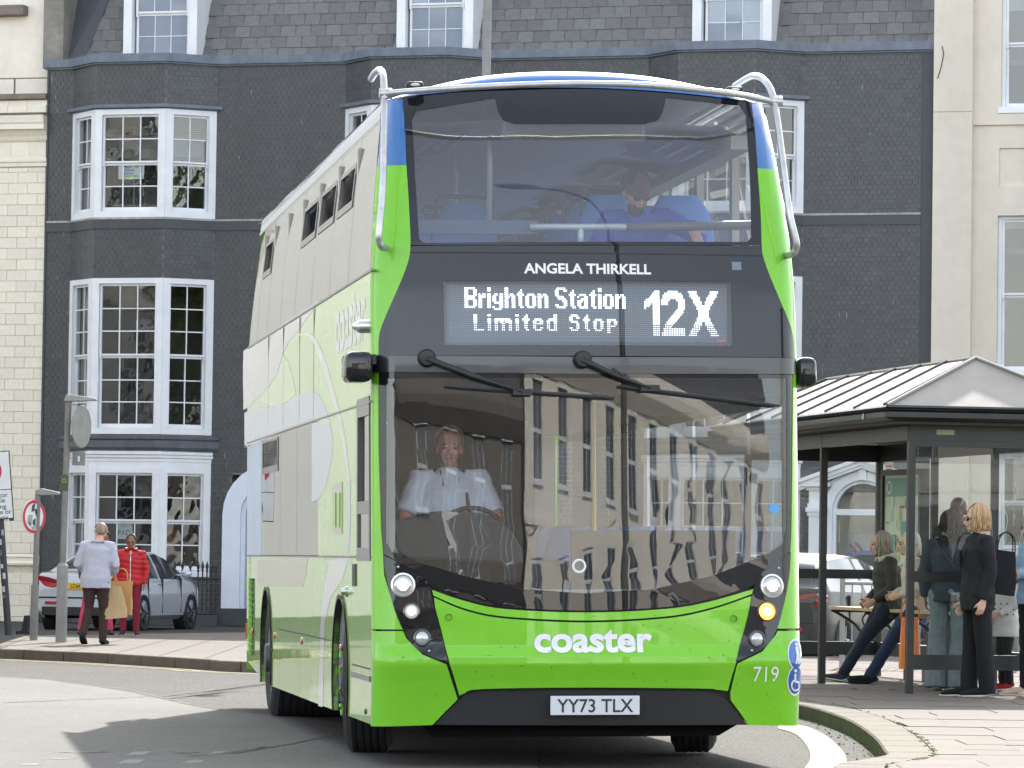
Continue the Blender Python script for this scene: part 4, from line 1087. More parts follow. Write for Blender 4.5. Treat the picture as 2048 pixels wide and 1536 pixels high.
# ---- lower windscreen, its black border and the wiper bar
wo = sm(FP((757, 745), (758, 900), (763, 1060), (768, 1108)), 4) + sm(FP((768, 1108), (800, 1126), (840, 1148), (862, 1172)), 4)[1:] + sm(FP((862, 1172), (930, 1198), (1010, 1214), (1172, 1221), (1330, 1214), (1420, 1198), (1509, 1170)), 6)[1:] + sm(FP((1509, 1170), (1530, 1145), (1560, 1122), (1581, 1102)), 4)[1:] + sm(FP((1581, 1102), (1583, 900), (1585, 750)), 4)[1:]
wclear = FP((772, 757), (771, 1085), (782, 1102), (850, 1128), (930, 1152), (1040, 1178), (1172, 1187), (1310, 1178), (1430, 1150), (1540, 1106), (1566, 1088), (1574, 1060), (1574, 757))
fpanel('windscreen_border', clean(wo), m_gloss, .002, .02, holes=[wclear])
fpanel('windscreen', wclear, m_screen, .005, 0, step=.2)
bar = FP((745, 713), (745, 745), (1172, 748), (1589, 749), (1589, 717), (1172, 714))
fpanel('wiper_bar', bar, mat('wiper_bar_black', (.016, .017, .019), .3, coat=.6, coat_rough=.08), -.012, .06)
# ---- green upper corner panels with blue tops
for s in (0, 1):
    if s == 0:
        inn = clean(sm(FP((757, 711), (758, 672), (768, 640), (784, 603), (806, 552), (817, 520), (821, 490), (819, 430), (813, 331)), 6))
        split = BF(780, 331)[1]; zt = BF(806, 198)[1]
        cor = [(-hw(z), z) for z in [split - .1 * k for k in range(0, 17) if split - .1 * k > 2.6]]
        poly = [(-HWB, BF(745, 711)[1])] + inn[:-1] + [(inn[-1][0], split)] + cor
        blue = [(-hw(split), split), (inn[-1][0], split), BF(808, 230), BF(805, 198), (-hw(zt), zt)]
    else:
        inn = clean(sm(FP((1588, 716), (1586, 672), (1577, 640), (1560, 600), (1540, 552), (1527, 515), (1523.5, 490), (1521.5, 430), (1515, 338)), 6))
        split = BF(1540, 338)[1]; zt = BF(1503, 203)[1]
        cor = [(hw(z), z) for z in [split - .1 * k for k in range(0, 17) if split - .1 * k > 2.6]]
        poly = ([(HWB, BF(1588, 717)[1])] + inn[:-1] + [(inn[-1][0], split)] + cor)[::-1]
        blue = [(hw(split), split), (inn[-1][0], split), BF(1506, 230), BF(1503, 203), (hw(zt), zt)][::-1]
    fpanel('corner_panel', clean(poly), m_green, .0, .05, step=.07)
    o = fpanel('corner_panel', clean(blue), m_blue, .001, .05, step=.07); o['label'] = 'blue upper corner panel'
# strips beside the windscreen
zs1 = BF(745, 711)[1] - .012; zs0 = BF(742, 1258)[1]
def strip_poly(sg):
    if sg < 0: inn = FP((756, 716), (757, 900), (762, 1060), (766, 1108), (768, 1150), (788, 1215), (808, 1257))
    else: inn = FP((1587, 719), (1585, 900), (1583, 1060), (1581, 1102), (1578, 1150), (1566, 1215), (1553, 1258))
    P = [(sg * HWB, zs1)] + inn + [(sg * HWB, zs0)]
    P[1] = (P[1][0], zs1); P[-2] = (P[-2][0], zs0); return P if sg > 0 else P[::-1]
for sg in (-1, 1): fpanel('corner_panel', clean(strip_poly(sg))[::-1] if sg > 0 else clean(strip_poly(sg)), m_green, .0, .05, step=.07)

# ---- bonnet, bumper and lower corners
head_l = sm(FP((768, 1110), (803, 1129), (843, 1151), (860, 1174)), 4) + sm(FP((860, 1174), (868, 1215), (882, 1265), (896, 1325)), 4)[1:] + sm(FP((896, 1325), (845, 1306), (815, 1275), (790, 1222), (772, 1150), (768, 1110)), 5)[1:-1]
head_r = sm(FP((1581, 1104), (1546, 1127), (1520, 1150), (1508, 1174)), 4) + sm(FP((1508, 1174), (1497, 1225), (1484, 1275), (1471, 1323)), 4)[1:] + sm(FP((1471, 1323), (1524, 1299), (1550, 1266), (1566, 1215), (1578, 1150), (1581, 1104)), 5)[1:-1]
for h in (head_l, head_r): fpanel('headlamp_cluster', clean(h), m_gloss, -.004, .03, step=.08)
lip = clean(sm(FP((864, 1180), (930, 1202), (1010, 1218), (1172, 1225), (1330, 1218), (1420, 1203), (1507, 1178)), 6) + sm(FP((1504, 1188), (1420, 1216), (1330, 1233), (1172, 1241), (1010, 1233), (930, 1217), (867, 1191)), 6))
fpanel('bonnet_lip', lip, m_green, .0, .03, step=.08)
bon = clean(sm(FP((868, 1195), (930, 1221), (1010, 1237), (1172, 1245), (1330, 1237), (1420, 1220), (1503, 1192)), 6) + sm(FP((1497, 1228), (1484, 1276), (1474, 1318), (1461, 1362), (1456, 1382)), 3) + sm(FP((1430, 1379), (1400, 1377), (1172, 1375), (965, 1378), (930, 1386)), 4) + sm(FP((919, 1391), (907, 1350), (898, 1322), (884, 1266), (870, 1214)), 3))
fpanel('bonnet', bon, m_green, .0, .04, step=(.06, .01))
lo_l = clean([(-HWB, BF(741, 1262)[1]), (-HWB, BF(741, 1452)[1])] + FP((865, 1450), (884, 1430), (915, 1399), (914, 1394), (893, 1329), (845, 1309), (813, 1277), (806, 1262)))
lo_r = clean([(HWB, BF(1589, 1262)[1]), (HWB, BF(1589, 1452)[1])] + FP((1497, 1450), (1480, 1425), (1462, 1401), (1461, 1385), (1475, 1327), (1525, 1303), (1552, 1269), (1555, 1262)))
fpanel('bumper_corner', lo_l, m_green, .0, .05, step=(.06, .02)); fpanel('bumper_corner', lo_r[::-1], m_green, .0, .05, step=(.06, .02))
val = clean(sm(FP((868, 1450), (905, 1413), (930, 1392), (962, 1384)), 4) + FP((1172, 1381), (1402, 1383)) + sm(FP((1430, 1386), (1462, 1407), (1495, 1450)), 4))
fpanel('front_valance', val, m_valance, .02, .08)
mb = patch([(-.98, .2), (.84, .2), (1.0, .29), (-1.06, .29)], front, .2, 0, off=.16); ob('undertray', mb, m_under, bus)
mb = MB(); mb.box(-.85, .8, .5, 10.6, .21, .34); mb.box(-.7, .7, .3, 1.3, .2, .3); ob('chassis', mb, m_under, bus)
# plate with its writing
pa = BF(1099, 1430); pb_ = BF(1278, 1391); zc = (pa[1] + pb_[1]) / 2
mb = MB(); yv = Fd(0, zc) - .035; mb.box(pa[0], pb_[0], yv, yv + .02, pa[1], pb_[1]); plate = ob('number_plate', mb, mat('plate_white', srgb(206, 208, 212), .4), bus, bevel=.004)
vs, fs = text_mb('YY73 TLX', .1, 'LEFT', .0012); wd = max(p[0] for p in vs) - min(p[0] for p in vs); xm = min(p[0] for p in vs); mh = max(p[1] for p in vs)
t0 = BF(1112, 1424); t1 = BF(1265, 1397)
mb = MB(); mb.add([(t0[0] + (a - xm) * (t1[0] - t0[0]) / wd, yv - .002, t0[1] + b * (t1[1] - t0[1]) / mh) for a, b in vs], fs); ob('plate_lettering', mb, mat('plate_black', srgb(40, 42, 48), .5), plate)
# words on the bonnet and the fleet number
def front_word(name, txt, p0, p1, bold, m, parent=bus, off=-.004):
    vs, fs = text_mb(txt, .1, 'LEFT', bold); xm = min(p[0] for p in vs); xM = max(p[0] for p in vs); ym = min(0, 0); yM = max(p[1] for p in vs)
    A = BF(*p0); Bq = BF(*p1); vs = [(A[0] + (a - xm) * (Bq[0] - A[0]) / (xM - xm), A[1] + b * (Bq[1] - A[1]) / yM) for a, b in vs]
    vs, fs = cut_flat(vs, fs, .06, .01); mb = MB(); mb.add([front(a, b, off) for a, b in vs], fs); return ob(name, mb, m, parent)
front_word('bus_lettering', 'coaster', (1069, 1303), (1304, 1258), .0032, m_letter)
front_word('fleet_number', '719', (1506, 1363), (1558, 1333), .0, m_letter)
# round lamps
def lamp(name, u, v, r, m_in, ring=m_chrome, core=None):
    a, b = BF(u, v); p = front(a, b, -.006); e = .01; n = ((front(a + e, b, 0) - front(a - e, b, 0)).cross(front(a, b + e, 0) - front(a, b - e, 0))).normalized()
    q = n.to_track_quat('Z', 'Y').to_matrix().to_4x4(); M = Matrix.Translation(p) @ q
    mb = MB(); mb.lathe([(r * 1.28, -.01), (r * 1.22, .012), (r * 1.05, .014), (r * 1.0, .004)], 24, M); o = ob(name, mb, m_gloss if ring is None else ring, bus, smooth=50)
    mb = MB(); mb.lathe([(r, .004), (r * .85, .012), (r * .5, .02), (.0, .023)], 24, M); ob('lens', mb, m_in, o, smooth=True)
    if core is not None:
        mb = MB(); mb.lathe([(r * .6, .016), (r * .4, .028), (.0, .032)], 20, M); ob('bulb', mb, core, o, smooth=True)
    return o
m_lampring = mat('lamp_surround', (.05, .05, .055), .15, .3, coat=1)
lamp('headlight', 806, 1170, .062, m_lens, m_chrome, m_drl); lamp('headlight', 1543, 1172, .062, m_lens, m_chrome, m_drl)
lamp('front_indicator', 823, 1223, .043, m_drl2, m_lampring, mat('small_white_bulb', (.8, .8, .8), .2, emit=(1, 1, .95), emit_s=1.2)); o = lamp('front_indicator', 1533, 1223, .050, m_amber, mat('amber_surround', srgb(120, 56, 18), .2, coat=1), m_amberc); o['label'] = 'lit orange indicator lamp'
lamp('fog_lamp', 844, 1276, .044, m_lens, m_lampring); lamp('fog_lamp', 1513, 1278, .044, m_lens, m_lampring)
for (u, v) in ((897, 1234), (1467, 1237)):
    a, b = BF(u, v); mb = MB(); mb.lathe([(.0, -.012), (.018, -.012), (.02, .01)], 14, Matrix.Translation(front(a, b, 0)) @ Matrix.Rotation(-PI / 2, 4, 'X') @ Matrix.Diagonal((1, 1, -1, 1))); ob('towing_cap', mb, m_trim, bus)
for (u, v) in ((796, 1134), (858, 1302), (1557, 1136), (1503, 1301)):
    a, b = BF(u, v); mb = MB(); mb.ell(front(a, b, -.01), (.008, .006, .008), 8, 6); ob('screw', mb, m_chrome, bus)
# badge ring on the glass
a, b = BF(1158, 1132); mb = MB()
mb.lathe([(.045, .002), (.034, .006), (.030, .002)], 24, Matrix.Translation(front(a, b, -.004)) @ Matrix.Rotation(PI / 2, 4, 'X')); ob('round_badge', mb, m_letter, bus, smooth=True)
a, b = BF(1548, 1017); mb = MB(); mb.lathe([(.0, .002), (.033, .002)], 20, Matrix.Translation(front(a, b, -.003)) @ Matrix.Rotation(PI / 2, 4, 'X')); ob('sticker', mb, mat('light_blue_sticker', srgb(88, 160, 214), .5), bus)
# blue pictogram discs on the near corner
m_pict = mat('pictogram_blue', srgb(36, 92, 168), .4, coat=.5)
for k, (v, ) in enumerate(((1309,), (1361,))):
    a, b = BF(1583.5, v); R = .098
    def disc(r0_, off, n=28):
        q = [(min(HWB - .002, HWB - .052 + r0_ * .62 * math.cos(2 * PI * i / n)), b + r0_ * math.sin(2 * PI * i / n)) for i in range(n)]
        return patch(clean(q, .0015), front, .02, 0, cuts_a=EDGE, off=-off)
    o = ob('pictogram', disc(R, .003), m_letter, bus)
    ob('pictogram_ground', disc(R * .88, .006), m_pict, o)
    sn = MB(); c = lambda x, z: front(min(HWB - .003, HWB - .055 + x), b + z, -.011)
    if k == 0: sn.tube([c(0, .045), c(.004, -.005)], .009, 6); sn.tube([c(.004, -.005), c(-.006, -.06)], .006, 6); sn.tube([c(.004, -.005), c(.012, -.06)], .006, 6); sn.ell(c(0, .062), (.011, .008, .011), 8, 6)
    else: sn.ell(c(-.008, .06), (.010, .008, .010), 8, 6); sn.tube([c(-.008, .04), c(-.006, -.01), c(.018, -.012), c(.026, -.05)], .007, 6); sn.tube([c(.0 + .03 * math.cos(t), -.03 + .035 * math.sin(t)) for t in [2.0 + .45 * i for i in range(9)]], .005, 6)
    ob('pictogram_figure', sn, m_letter, o)

# road dirt and fly marks on the paint
mb = MB(); dr = random.Random(4)
for k in range(150):
    a, b = dr.uniform(-1.2, 1.2), dr.uniform(.32, 1.0) if dr.random() < .8 else dr.uniform(1.0, 3.3); s_ = dr.uniform(.0012, .0045)
    mb.quad(*[front(a + s_ * math.cos(t) * dr.uniform(.6, 1.3), b + s_ * math.sin(t) * dr.uniform(.6, 1.4), -.0045) for t in [2 * PI * i / 6 for i in range(6)]])
ob('fly_marks', mb, mat('fly_mark', srgb(70, 78, 50), .8, island=.4), bus, kind='stuff')

# ---- wipers
for (pv, el, b0, b1) in (((853, 716), (1045, 784), (888, 772), (1228, 796)), ((1165, 719), (1300, 776), (1238, 772), (1560, 812))):
    def fp(q, d=-.07): a, b = BF(*q, lift=-d); return front(a, b, d)
    mb = MB(); mb.lathe([(.0, .05), (.045, .045), (.056, .025), (.056, -.03)], 20, Matrix.Translation(fp(pv, -.03)) @ Matrix.Rotation(PI / 2, 4, 'X'))
    w = ob('windscreen_wiper', mb, m_black, bus, smooth=45)
    mb = MB(); mid = ((pv[0] + el[0]) / 2 - 5, (pv[1] + el[1]) / 2 + 2); mb.tube([fp(pv), fp(mid), fp(el, -.075)], [.02, .015, .010], 8); mb.tube([fp((pv[0] + 60, pv[1] + 18)), fp((el[0] - 10, el[1] + 2))], .008, 6)
    ob('wiper_arm', mb, m_black, w, smooth=True)
    mb = MB(); n = 8; mb.tube([fp((b0[0] + (b1[0] - b0[0]) * k / n, b0[1] + (b1[1] - b0[1]) * k / n), -.045) for k in range(n + 1)], [(.005, .009)] + [(.006, .013)] * (n - 1) + [(.005, .008)], 6); mb.box(-.06, .06, -.02, .02, -.02, .02, Matrix.Translation(fp(el, -.06)))
    ob('wiper_blade', mb, m_black, w)

# ---- mirrors, side camera, guard rails
def rbox(name, c, s, m, parent, r=.05, M=None, seg=3):
    o = ob(name, MB().box(-s[0] / 2, s[0] / 2, -s[1] / 2, s[1] / 2, -s[2] / 2, s[2] / 2), m, parent, M=Matrix.Translation(c) @ (M or Matrix()))
    b = o.modifiers.new('bevel', 'BEVEL'); b.width = r; b.segments = seg; o.data.polygons.foreach_set('use_smooth', [True] * 6); return o
def at_y(u, v, y): d = bray(u, v); return CO + d * ((y - CO.y) / d.y)
p = at_y(714, 735, .25); mi = rbox('camera_pod', p, (.17, .34, .19), m_gloss, bus, .045)
mb = MB(); mb.box(p.x + .05, -HWB + .02, .2, .3, p.z + .02, p.z + .08); ob('bracket', mb, m_black, mi, M=Matrix.Translation(-p))
p = at_y(1605, 746, .45); mi = rbox('camera_pod', p, (.13, .34, .19), m_gloss, bus, .045)
mb = MB(); mb.box(HWB - .02, p.x - .03, .38, .5, p.z - .02, p.z + .06); ob('bracket', mb, m_black, mi, M=Matrix.Translation(-p))
p = at_y(738, 653, .45); mb = MB(); mb.lathe([(.0, .11), (.018, .1), (.028, .08), (.036, .072), (.042, .06), (.042, .0), (.046, -.04)], 16, Matrix.Translation(p) @ Matrix.Rotation(-PI / 2, 4, 'Y')); ob('side_lamp', mb, m_chrome, bus, smooth=50)
m_rail = mat('dull_steel_rail', (.50, .50, .49), .42, .75, noise=[(7, .16), (30, .08)], bump=(40, .15))
def rp(q): u, v, y = q; return at_y(u, v, y)
def rail(name, pts, r=.022, parent=bus):
    mb = MB(); mb.tube(cr([tuple(rp(q)) for q in pts], 7), r, 10); return ob(name, mb, m_rail, parent, smooth=True)
gl = rail('branch_guard', [(742, 158, 1.3), (750, 146, 1.0), (759, 140, .75), (766, 150, .55), (768, 185, .45), (768, 260, .30), (765, 380, .18), (758, 460, .12), (758, 482, .13), (764, 494, .16), (773, 496, .26)])
gr = rail('branch_guard', [(1470, 172, 1.3), (1496, 156, 1.0), (1512, 152, .75), (1530, 162, .6), (1545, 190, .5), (1556, 250, .38), (1569, 350, .24), (1580, 430, .17), (1592, 480, .15), (1592, 497, .17), (1586, 507, .2), (1572, 511, .32)])
rail('cross_rail', [(769, 187, .42), (850, 180, .30), (950, 174, .22), (1060, 169, .18), (1170, 167, .17), (1290, 170, .19), (1400, 180, .24), (1480, 190, .33), (1549, 204, .47)], .02)
for (u, v, y, par) in ((768, 187, .43, gl), (1549, 203, .47, gr)):
    mb = MB(); p = rp((u, v, y)); mb.tube([p + Vector((-.03, 0, 0)), p + Vector((.05, 0, 0))], .034, 12); mb.tube([p + Vector((0, 0, -.03)), p + Vector((0, 0, .03))], .032, 12); ob('clamp', mb, m_rail, par, smooth=50)

# ---- roof, domed blue front
rows = []; NA = 28
zedge = lambda a: BF(806, 198)[1] + (.085 * (1 - (abs(a) / 1.25) ** 2))
ae = hw(4.2)
for k, (dy, f) in enumerate(((-.004, 0), (.012, .3), (.04, .55), (.09, .76), (.18, .9), (.32, .98), (.6, 1.0), (2, 1.0), (5, 1), (8, 1), (10.3, .98), (10.55, .8), (10.6, .5))):
    R = []
    for j in range(NA + 1):
        t = -1 + 2 * j / NA; a = ae * t; ze_ = zedge(a); crown = 4.235 + .225 * (1 - abs(t) ** 2.4); y0 = Fd(a, ze_) - .003
        z = ze_ + (crown - ze_) * f; R.append((a, y0 + dy if dy < 1 else max(y0 + dy, dy), z))
    rows.append(R)
mb = MB(); mb.grid(rows); ob('roof', mb, m_blue, bus, smooth=True)
for sg in (-1, 1):   # cove between roof and side
    prof = [(ae, 4.225), (ae + .008, 4.19), (hw(4.15) + .006, 4.15), (hw(4.12) + .002, 4.12)]
    rowsR = [[(sg * x, .5 + .28 * min(1, 1) + (10.8 - .78) * k / 8 if k else .78, z) for k in range(9)] for x, z in prof]
    mb = MB(); mb.grid(rowsR); ob('roof_cove', mb, m_blue, bus, smooth=True)
for (u, v) in ((830, 170), (1470, 180)):
    p = at_y(u, v, .60); o = rbox('marker_lamp', p + Vector((0, .03, .0)), (.11, .08, .045), m_trim, bus, .015); mb = MB(); mb.ell((0, -.045, 0), (.03, .012, .012), 10, 6); ob('lens', mb, mat('marker_lens', (.6, .58, .5), .1, coat=1), o)

# ---- the side that shows
YE = 10.95
zl1 = 1.325; zl2 = 2.30; zu1 = 3.135; zu2 = 4.125; zsk = .28
def arch(cy, r, z0=zsk, n=14, zc=.52):
    q = math.asin(min(1, (zc - z0) / r)); return [(cy + r * math.cos(PI + q - (PI + 2 * q) * k / n), zc + r * math.sin(PI + q - (PI + 2 * q) * k / n)) for k in range(n + 1)]
FA, RA = 2.32, 8.74
y0s = .285
def ye(z): return .272 + rake(z)
def fedge(za, zb_, add=0.0, n=6): return [(ye(zb_ + (za - zb_) * k / n) + add, zb_ + (za - zb_) * k / n) for k in range(n + 1)]   # from top down
def lowpanel(y0, y1, ar=None):
    P = [(y0, zsk + (.05 if y0 > 9.5 else 0)), (y1, zsk + (.14 if y1 > 10 else 0)), (y1, zl1), (y0, zl1)]
    if y0 < .3: P = [P[1], P[2]] + fedge(zsk, zl1)
    if ar: P = [(y0, zsk)] + arch(*ar) + [(y1, zsk), (y1, zl1), (y0, zl1)]
    return P
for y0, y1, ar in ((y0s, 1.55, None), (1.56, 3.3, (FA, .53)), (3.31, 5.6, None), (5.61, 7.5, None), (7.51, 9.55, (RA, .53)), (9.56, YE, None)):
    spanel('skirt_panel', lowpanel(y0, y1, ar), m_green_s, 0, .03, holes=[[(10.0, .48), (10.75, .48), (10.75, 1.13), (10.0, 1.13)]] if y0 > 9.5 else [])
def sidep(sgn):
    return side if sgn < 0 else side_r
drv = (y0s + .0, 1.2)
lw0, lw1 = 4.03, 9.62
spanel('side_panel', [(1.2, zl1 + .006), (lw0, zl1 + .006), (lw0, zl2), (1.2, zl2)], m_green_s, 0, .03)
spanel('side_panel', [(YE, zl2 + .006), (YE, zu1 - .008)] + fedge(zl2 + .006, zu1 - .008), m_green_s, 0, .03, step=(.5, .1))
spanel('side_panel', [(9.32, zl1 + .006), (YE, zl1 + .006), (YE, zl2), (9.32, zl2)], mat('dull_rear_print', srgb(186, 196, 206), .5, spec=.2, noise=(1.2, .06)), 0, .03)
spanel('cant_rail', [(.78, zu2 - .02), (YE, zu2 - .02), (YE, 4.135), (.78, 4.135)], m_blue, 0, .02)
# glazing: lower deck, driver's window, upper deck
for y0, y1 in ((lw0 + .01, 5.85), (5.86, 7.4), (7.41, 9.3)): spanel('side_window', [(y0, zl1 + .008), (y1, zl1 + .008), (y1, zl2 - .004), (y0, zl2 - .004)], m_sglass, .002, .006)
ub = [y0s + .02, 1.95, 3.3, 4.75, 6.2, 7.55, 8.9, 10.0, YE - .05]
for y0, y1 in zip(ub, ub[1:]):
    za, zb_ = zu1, zu2 - .006; P = [(y0 + .006, za), (y1 - .006, za), (y1 - .006, zb_), (y0 + .006, zb_)]
    if y0 < 1: P = [(y1 - .006, za), (y1 - .006, zb_)] + fedge(za, zb_, .035)
    if y1 > 10.5: P = [(y0 + .006, za), (y1 - .006, za), (y1 - .35, zb_ - .12), (y1 - .7, zb_), (y0 + .006, zb_)]
    hop = None
    if 1.9 < y0 < 6 or 8.8 < y0 < 9: hop = [(y0 + .12, 3.66), (y1 - .12, 3.66), (y1 - .12, 3.96), (y0 + .12, 3.96)]
    w = spanel('side_window', P, m_sglass, .002, .006, holes=[hop] if hop else [])
    if hop:
        inner_ = [(hop[0][0] + .05, hop[0][1] + .05), (hop[1][0] - .05, hop[1][1] + .05), (hop[2][0] - .05, hop[2][1] - .03), (hop[3][0] + .05, hop[3][1] - .03)]
        spanel('hopper_frame', hop, m_bframe, -.004, .03, holes=[inner_], parent=w)
        ym = (inner_[0][0] + inner_[1][0]) / 2
        mb = MB(); q0, q1 = inner_[0], inner_[2]; mb.add([side(q0[0], q0[1], .06), side(q1[0], q0[1], .06), side(q1[0], q1[1], .14), side(q0[0], q1[1], .14)], [(0, 1, 2, 3)]); ob('hopper_pane', mb, m_sglass, w)
# driver's cab window: grey frame, dark open half
fo = [(.345, 1.30), (1.19, 1.30), (1.19, 2.34), (.40, 2.34)]
h1 = [(.42, 1.385), (1.12, 1.385), (1.12, 1.60), (.42, 1.60)]; h2 = [(.42, 1.68), (1.12, 1.68), (1.12, 2.22), (.42, 2.22)]
cw_ = spanel('cab_window', fo, m_bframe, -.006, .04, holes=[h1, h2])
spanel('pane', [(.42, 1.385), (1.12, 1.385), (1.12, 1.60), (.42, 1.60)], m_sglass, .006, 0, parent=cw_); spanel('pane', [(.42, 1.68), (.78, 1.68), (.78, 2.22), (.42, 2.22)], m_sglass, .006, 0, parent=cw_)
spanel('pane', [(.78, 1.68), (1.12, 1.68), (1.12, 2.22), (.78, 2.22)], m_trim, .05, 0, parent=cw_)
# hopper in the lower deck
hp = [BS(512, 958), BS(540, 948), BS(540, 892), BS(512, 905)]; ya, yb = 7.6, 9.2
spanel('hopper_frame', [(ya, 2.0), (yb, 2.0), (yb, 2.27), (ya, 2.27)], m_bframe, -.004, .02, holes=[[(ya + .06, 2.05), (yb - .06, 2.05), (yb - .06, 2.25), (ya + .06, 2.25)]])
spanel('hopper_pane', [(ya + .06, 2.05), (yb - .06, 2.05), (yb - .06, 2.25), (ya + .06, 2.25)], m_trim, .002, 0)
# printed livery
def print_(name, pts, m, off=-.001): P = clean(SP(*pts), .002); return spanel(name, P, m, off, 0, step=(.5, .12))
zf = zu1 - .012
def q(u, v): return (u, v)
print_('livery_print', [(487, 702), (560, 652), (640, 600), (605, 650), (577, 684), (566, 706), (555, 747), (539, 772), (520, 790), (500, 812), (487, 820)], m_lilac)
print_('livery_print', [(567, 708), (577, 728), (586, 756), (592, 788), (570, 806), (542, 812), (520, 803), (542, 769), (556, 747)], m_pale)
print_('livery_print', [(489, 826), (514, 812), (542, 815), (570, 809), (590, 796), (605, 786), (615, 783), (624, 783), (639, 790), (650, 812), (655, 830), (660, 843), (624, 842), (560, 866), (505, 889), (489, 896)], m_bgrey)
print_('livery_print', [(624, 846), (660, 847), (666, 881), (665, 910), (661, 931), (652, 972), (639, 997), (624, 1005)], m_bgrey)
st_o = [(595, 668), (617, 666), (633, 679), (646, 708), (660, 750), (673, 800), (683, 837), (691, 881), (697, 931), (701, 962)]
st_i = [(595, 672), (612, 672), (626, 684), (638, 712), (652, 755), (666, 803), (676, 838), (685, 881), (691, 931), (695, 962)]
def strip_print(A, B, m):
    A = [BS(*p) for p in A]; B = [BS(*p) for p in B]; mb = MB(); mb.grid([[side(p[0], p[1], -.0012) for p in A], [side(p[0], p[1], -.0012) for p in B]]); ob('livery_print', mb, m, bus, smooth=True)
strip_print([(p.x, p.y) for p in cr(st_o, 4)], [(p.x, p.y) for p in cr(st_i, 4)], m_wprint)
strip_print([(701, 962), (701.5, 1040), (698, 1106)], [(695, 962), (695, 1040), (690, 1106)], m_bgrey)
strip_print([(700, 1112), (693, 1131), (684, 1162), (671, 1181), (661, 1195), (650, 1246), (648, 1308), (646, 1414)], [(690, 1112), (660, 1122), (651, 1162), (646, 1195), (643, 1215), (641, 1260), (640, 1308), (637, 1412)], m_wprint)
print_('livery_print', [(514, 1120), (616, 1117), (612, 1150), (606, 1174), (520, 1172), (515, 1160)], m_beige)
# the word along the side
sy0, sy1 = BS(671, 680)[0], BS(731, 660)[0]
vs, fs = text_mb('coaster', .1, 'LEFT', .0032); xm = min(p[0] for p in vs); xM = max(p[0] for p in vs); yM = max(p[1] for p in vs)
mb = MB(); zA = 2.72; mb.add([side(sy0 + (sy1 - sy0) * (a - xm) / (xM - xm), zA + b * .33 / yM, -.0015) for a, b in vs], fs); ob('side_lettering', mb, m_wprint, bus)
# waist and roof mouldings, seams, filler flap, marker lamps, grille
for z in (zl1 + .0, zl2 + .002, zu1 - .004): mb = MB(); mb.box(-HWB - .008, -HWB + .01, y0s + .02, YE - .02, z - .008, z + .004) if z < 2.7 else mb.box(-hw(z) - .008, -hw(z) + .01, y0s + .02, YE - .02, z - .01, z + .004); ob('side_moulding', mb, m_bframe, bus)
for bx_ in [(-HWB - .0015, -HWB + .003, y - .006, y + .006, zl2 + .02, zu1 - .02) for y in (4.4, 5.6, 7.1, 8.6)] + [(-HWB - .002, -HWB + .003, 3.0, 7.6, .745, .755), (-HWB - .002, -HWB + .003, .34, 1.5, .62, .63), (-HWB - .002, -HWB + .003, 9.9, 9.99, .66, .67)]:
    ob('panel_joint', MB().box(*bx_), m_trim, bus)
pf = [(1.95, 1.5), (2.75, 1.5), (2.75, 1.86), (1.95, 1.86)]
fl = spanel('filler_flap', [BS(666, 1068), BS(685, 1068), BS(685, 964), BS(666, 967)], m_beige, -.006, .01)
for k in (0, 1):
    a = BS(669 + 8 * k, 1055); b = BS(674 + 8 * k, 985); mb = MB(); mb.box(-HWB - .012, -HWB - .004, min(a[0], b[0]), max(a[0], b[0]), min(a[1], b[1]), max(a[1], b[1])); ob('flap_slot', mb, m_green, fl)
a = BS(706, 1172); b = BS(713, 1128); mb = MB(); mb.box(-HWB - .006, -HWB + .002, min(a[0], b[0]), max(a[0], b[0]), a[1], b[1]); ob('vent_slot', mb, m_trim, bus)
a = BS(725, 1322); mb = MB(); mb.box(-HWB - .01, -HWB, .32, 1.5, .545, .58); ob('rubbing_strip', mb, m_bframe, bus)
for (u, v, m) in ((550, 1271, 'a'), (604, 1282, 'a'), (682, 1296, 'a'), (505, 1263, 'a')):
    a = BS(u, v); mb = MB(); mb.ell((-HWB, a[0], a[1]), (.014, .055, .028), 12, 8); ob('side_marker', mb, mat('amber_marker', srgb(150, 72, 40), .2, coat=1), bus, smooth=True)
a = BS(694, 1183); mb = MB(); mb.lathe([(0, .04), (.02, .04), (.024, .015), (.035, .012), (.035, 0)], 14, Matrix.Translation((-HWB, a[0], a[1])) @ Matrix.Rotation(-PI / 2, 4, 'Y')); ob('side_repeater', mb, m_chrome, bus, smooth=50)
for (u, v) in ((689, 1421), (732, 1423), (545, 1300)):
    a = BS(u, v); mb = MB(); mb.ell((-HWB, a[0], a[1]), (.012, .03, .02), 10, 6); ob('panel_fastener', mb, m_trim, bus)
ga, gb = 10.0, 10.75; mb = MB(); mb.box(-HWB + .05, -HWB + .06, ga, gb, .48, 1.13); gv = ob('engine_grille', mb, m_trim, bus)
for k in range(13):
    z = .50 + k * .049; mb = MB(); mb.add([(-HWB + .03, ga, z), (-HWB + .03, gb, z), (-HWB - .004, gb, z + .016), (-HWB - .004, ga, z + .016), (-HWB + .03, ga, z + .024), (-HWB + .03, gb, z + .024)], [(0, 1, 2, 3), (3, 2, 5, 4)]); ob('louvre', mb, m_green, gv)
mb = MB(); mb.box(-HWB - .01, -HWB + .03, YE - .02, YE + .04, .62, .74); ob('rear_marker', mb, mat('red_amber_lens', srgb(190, 80, 40), .2, coat=1), bus)
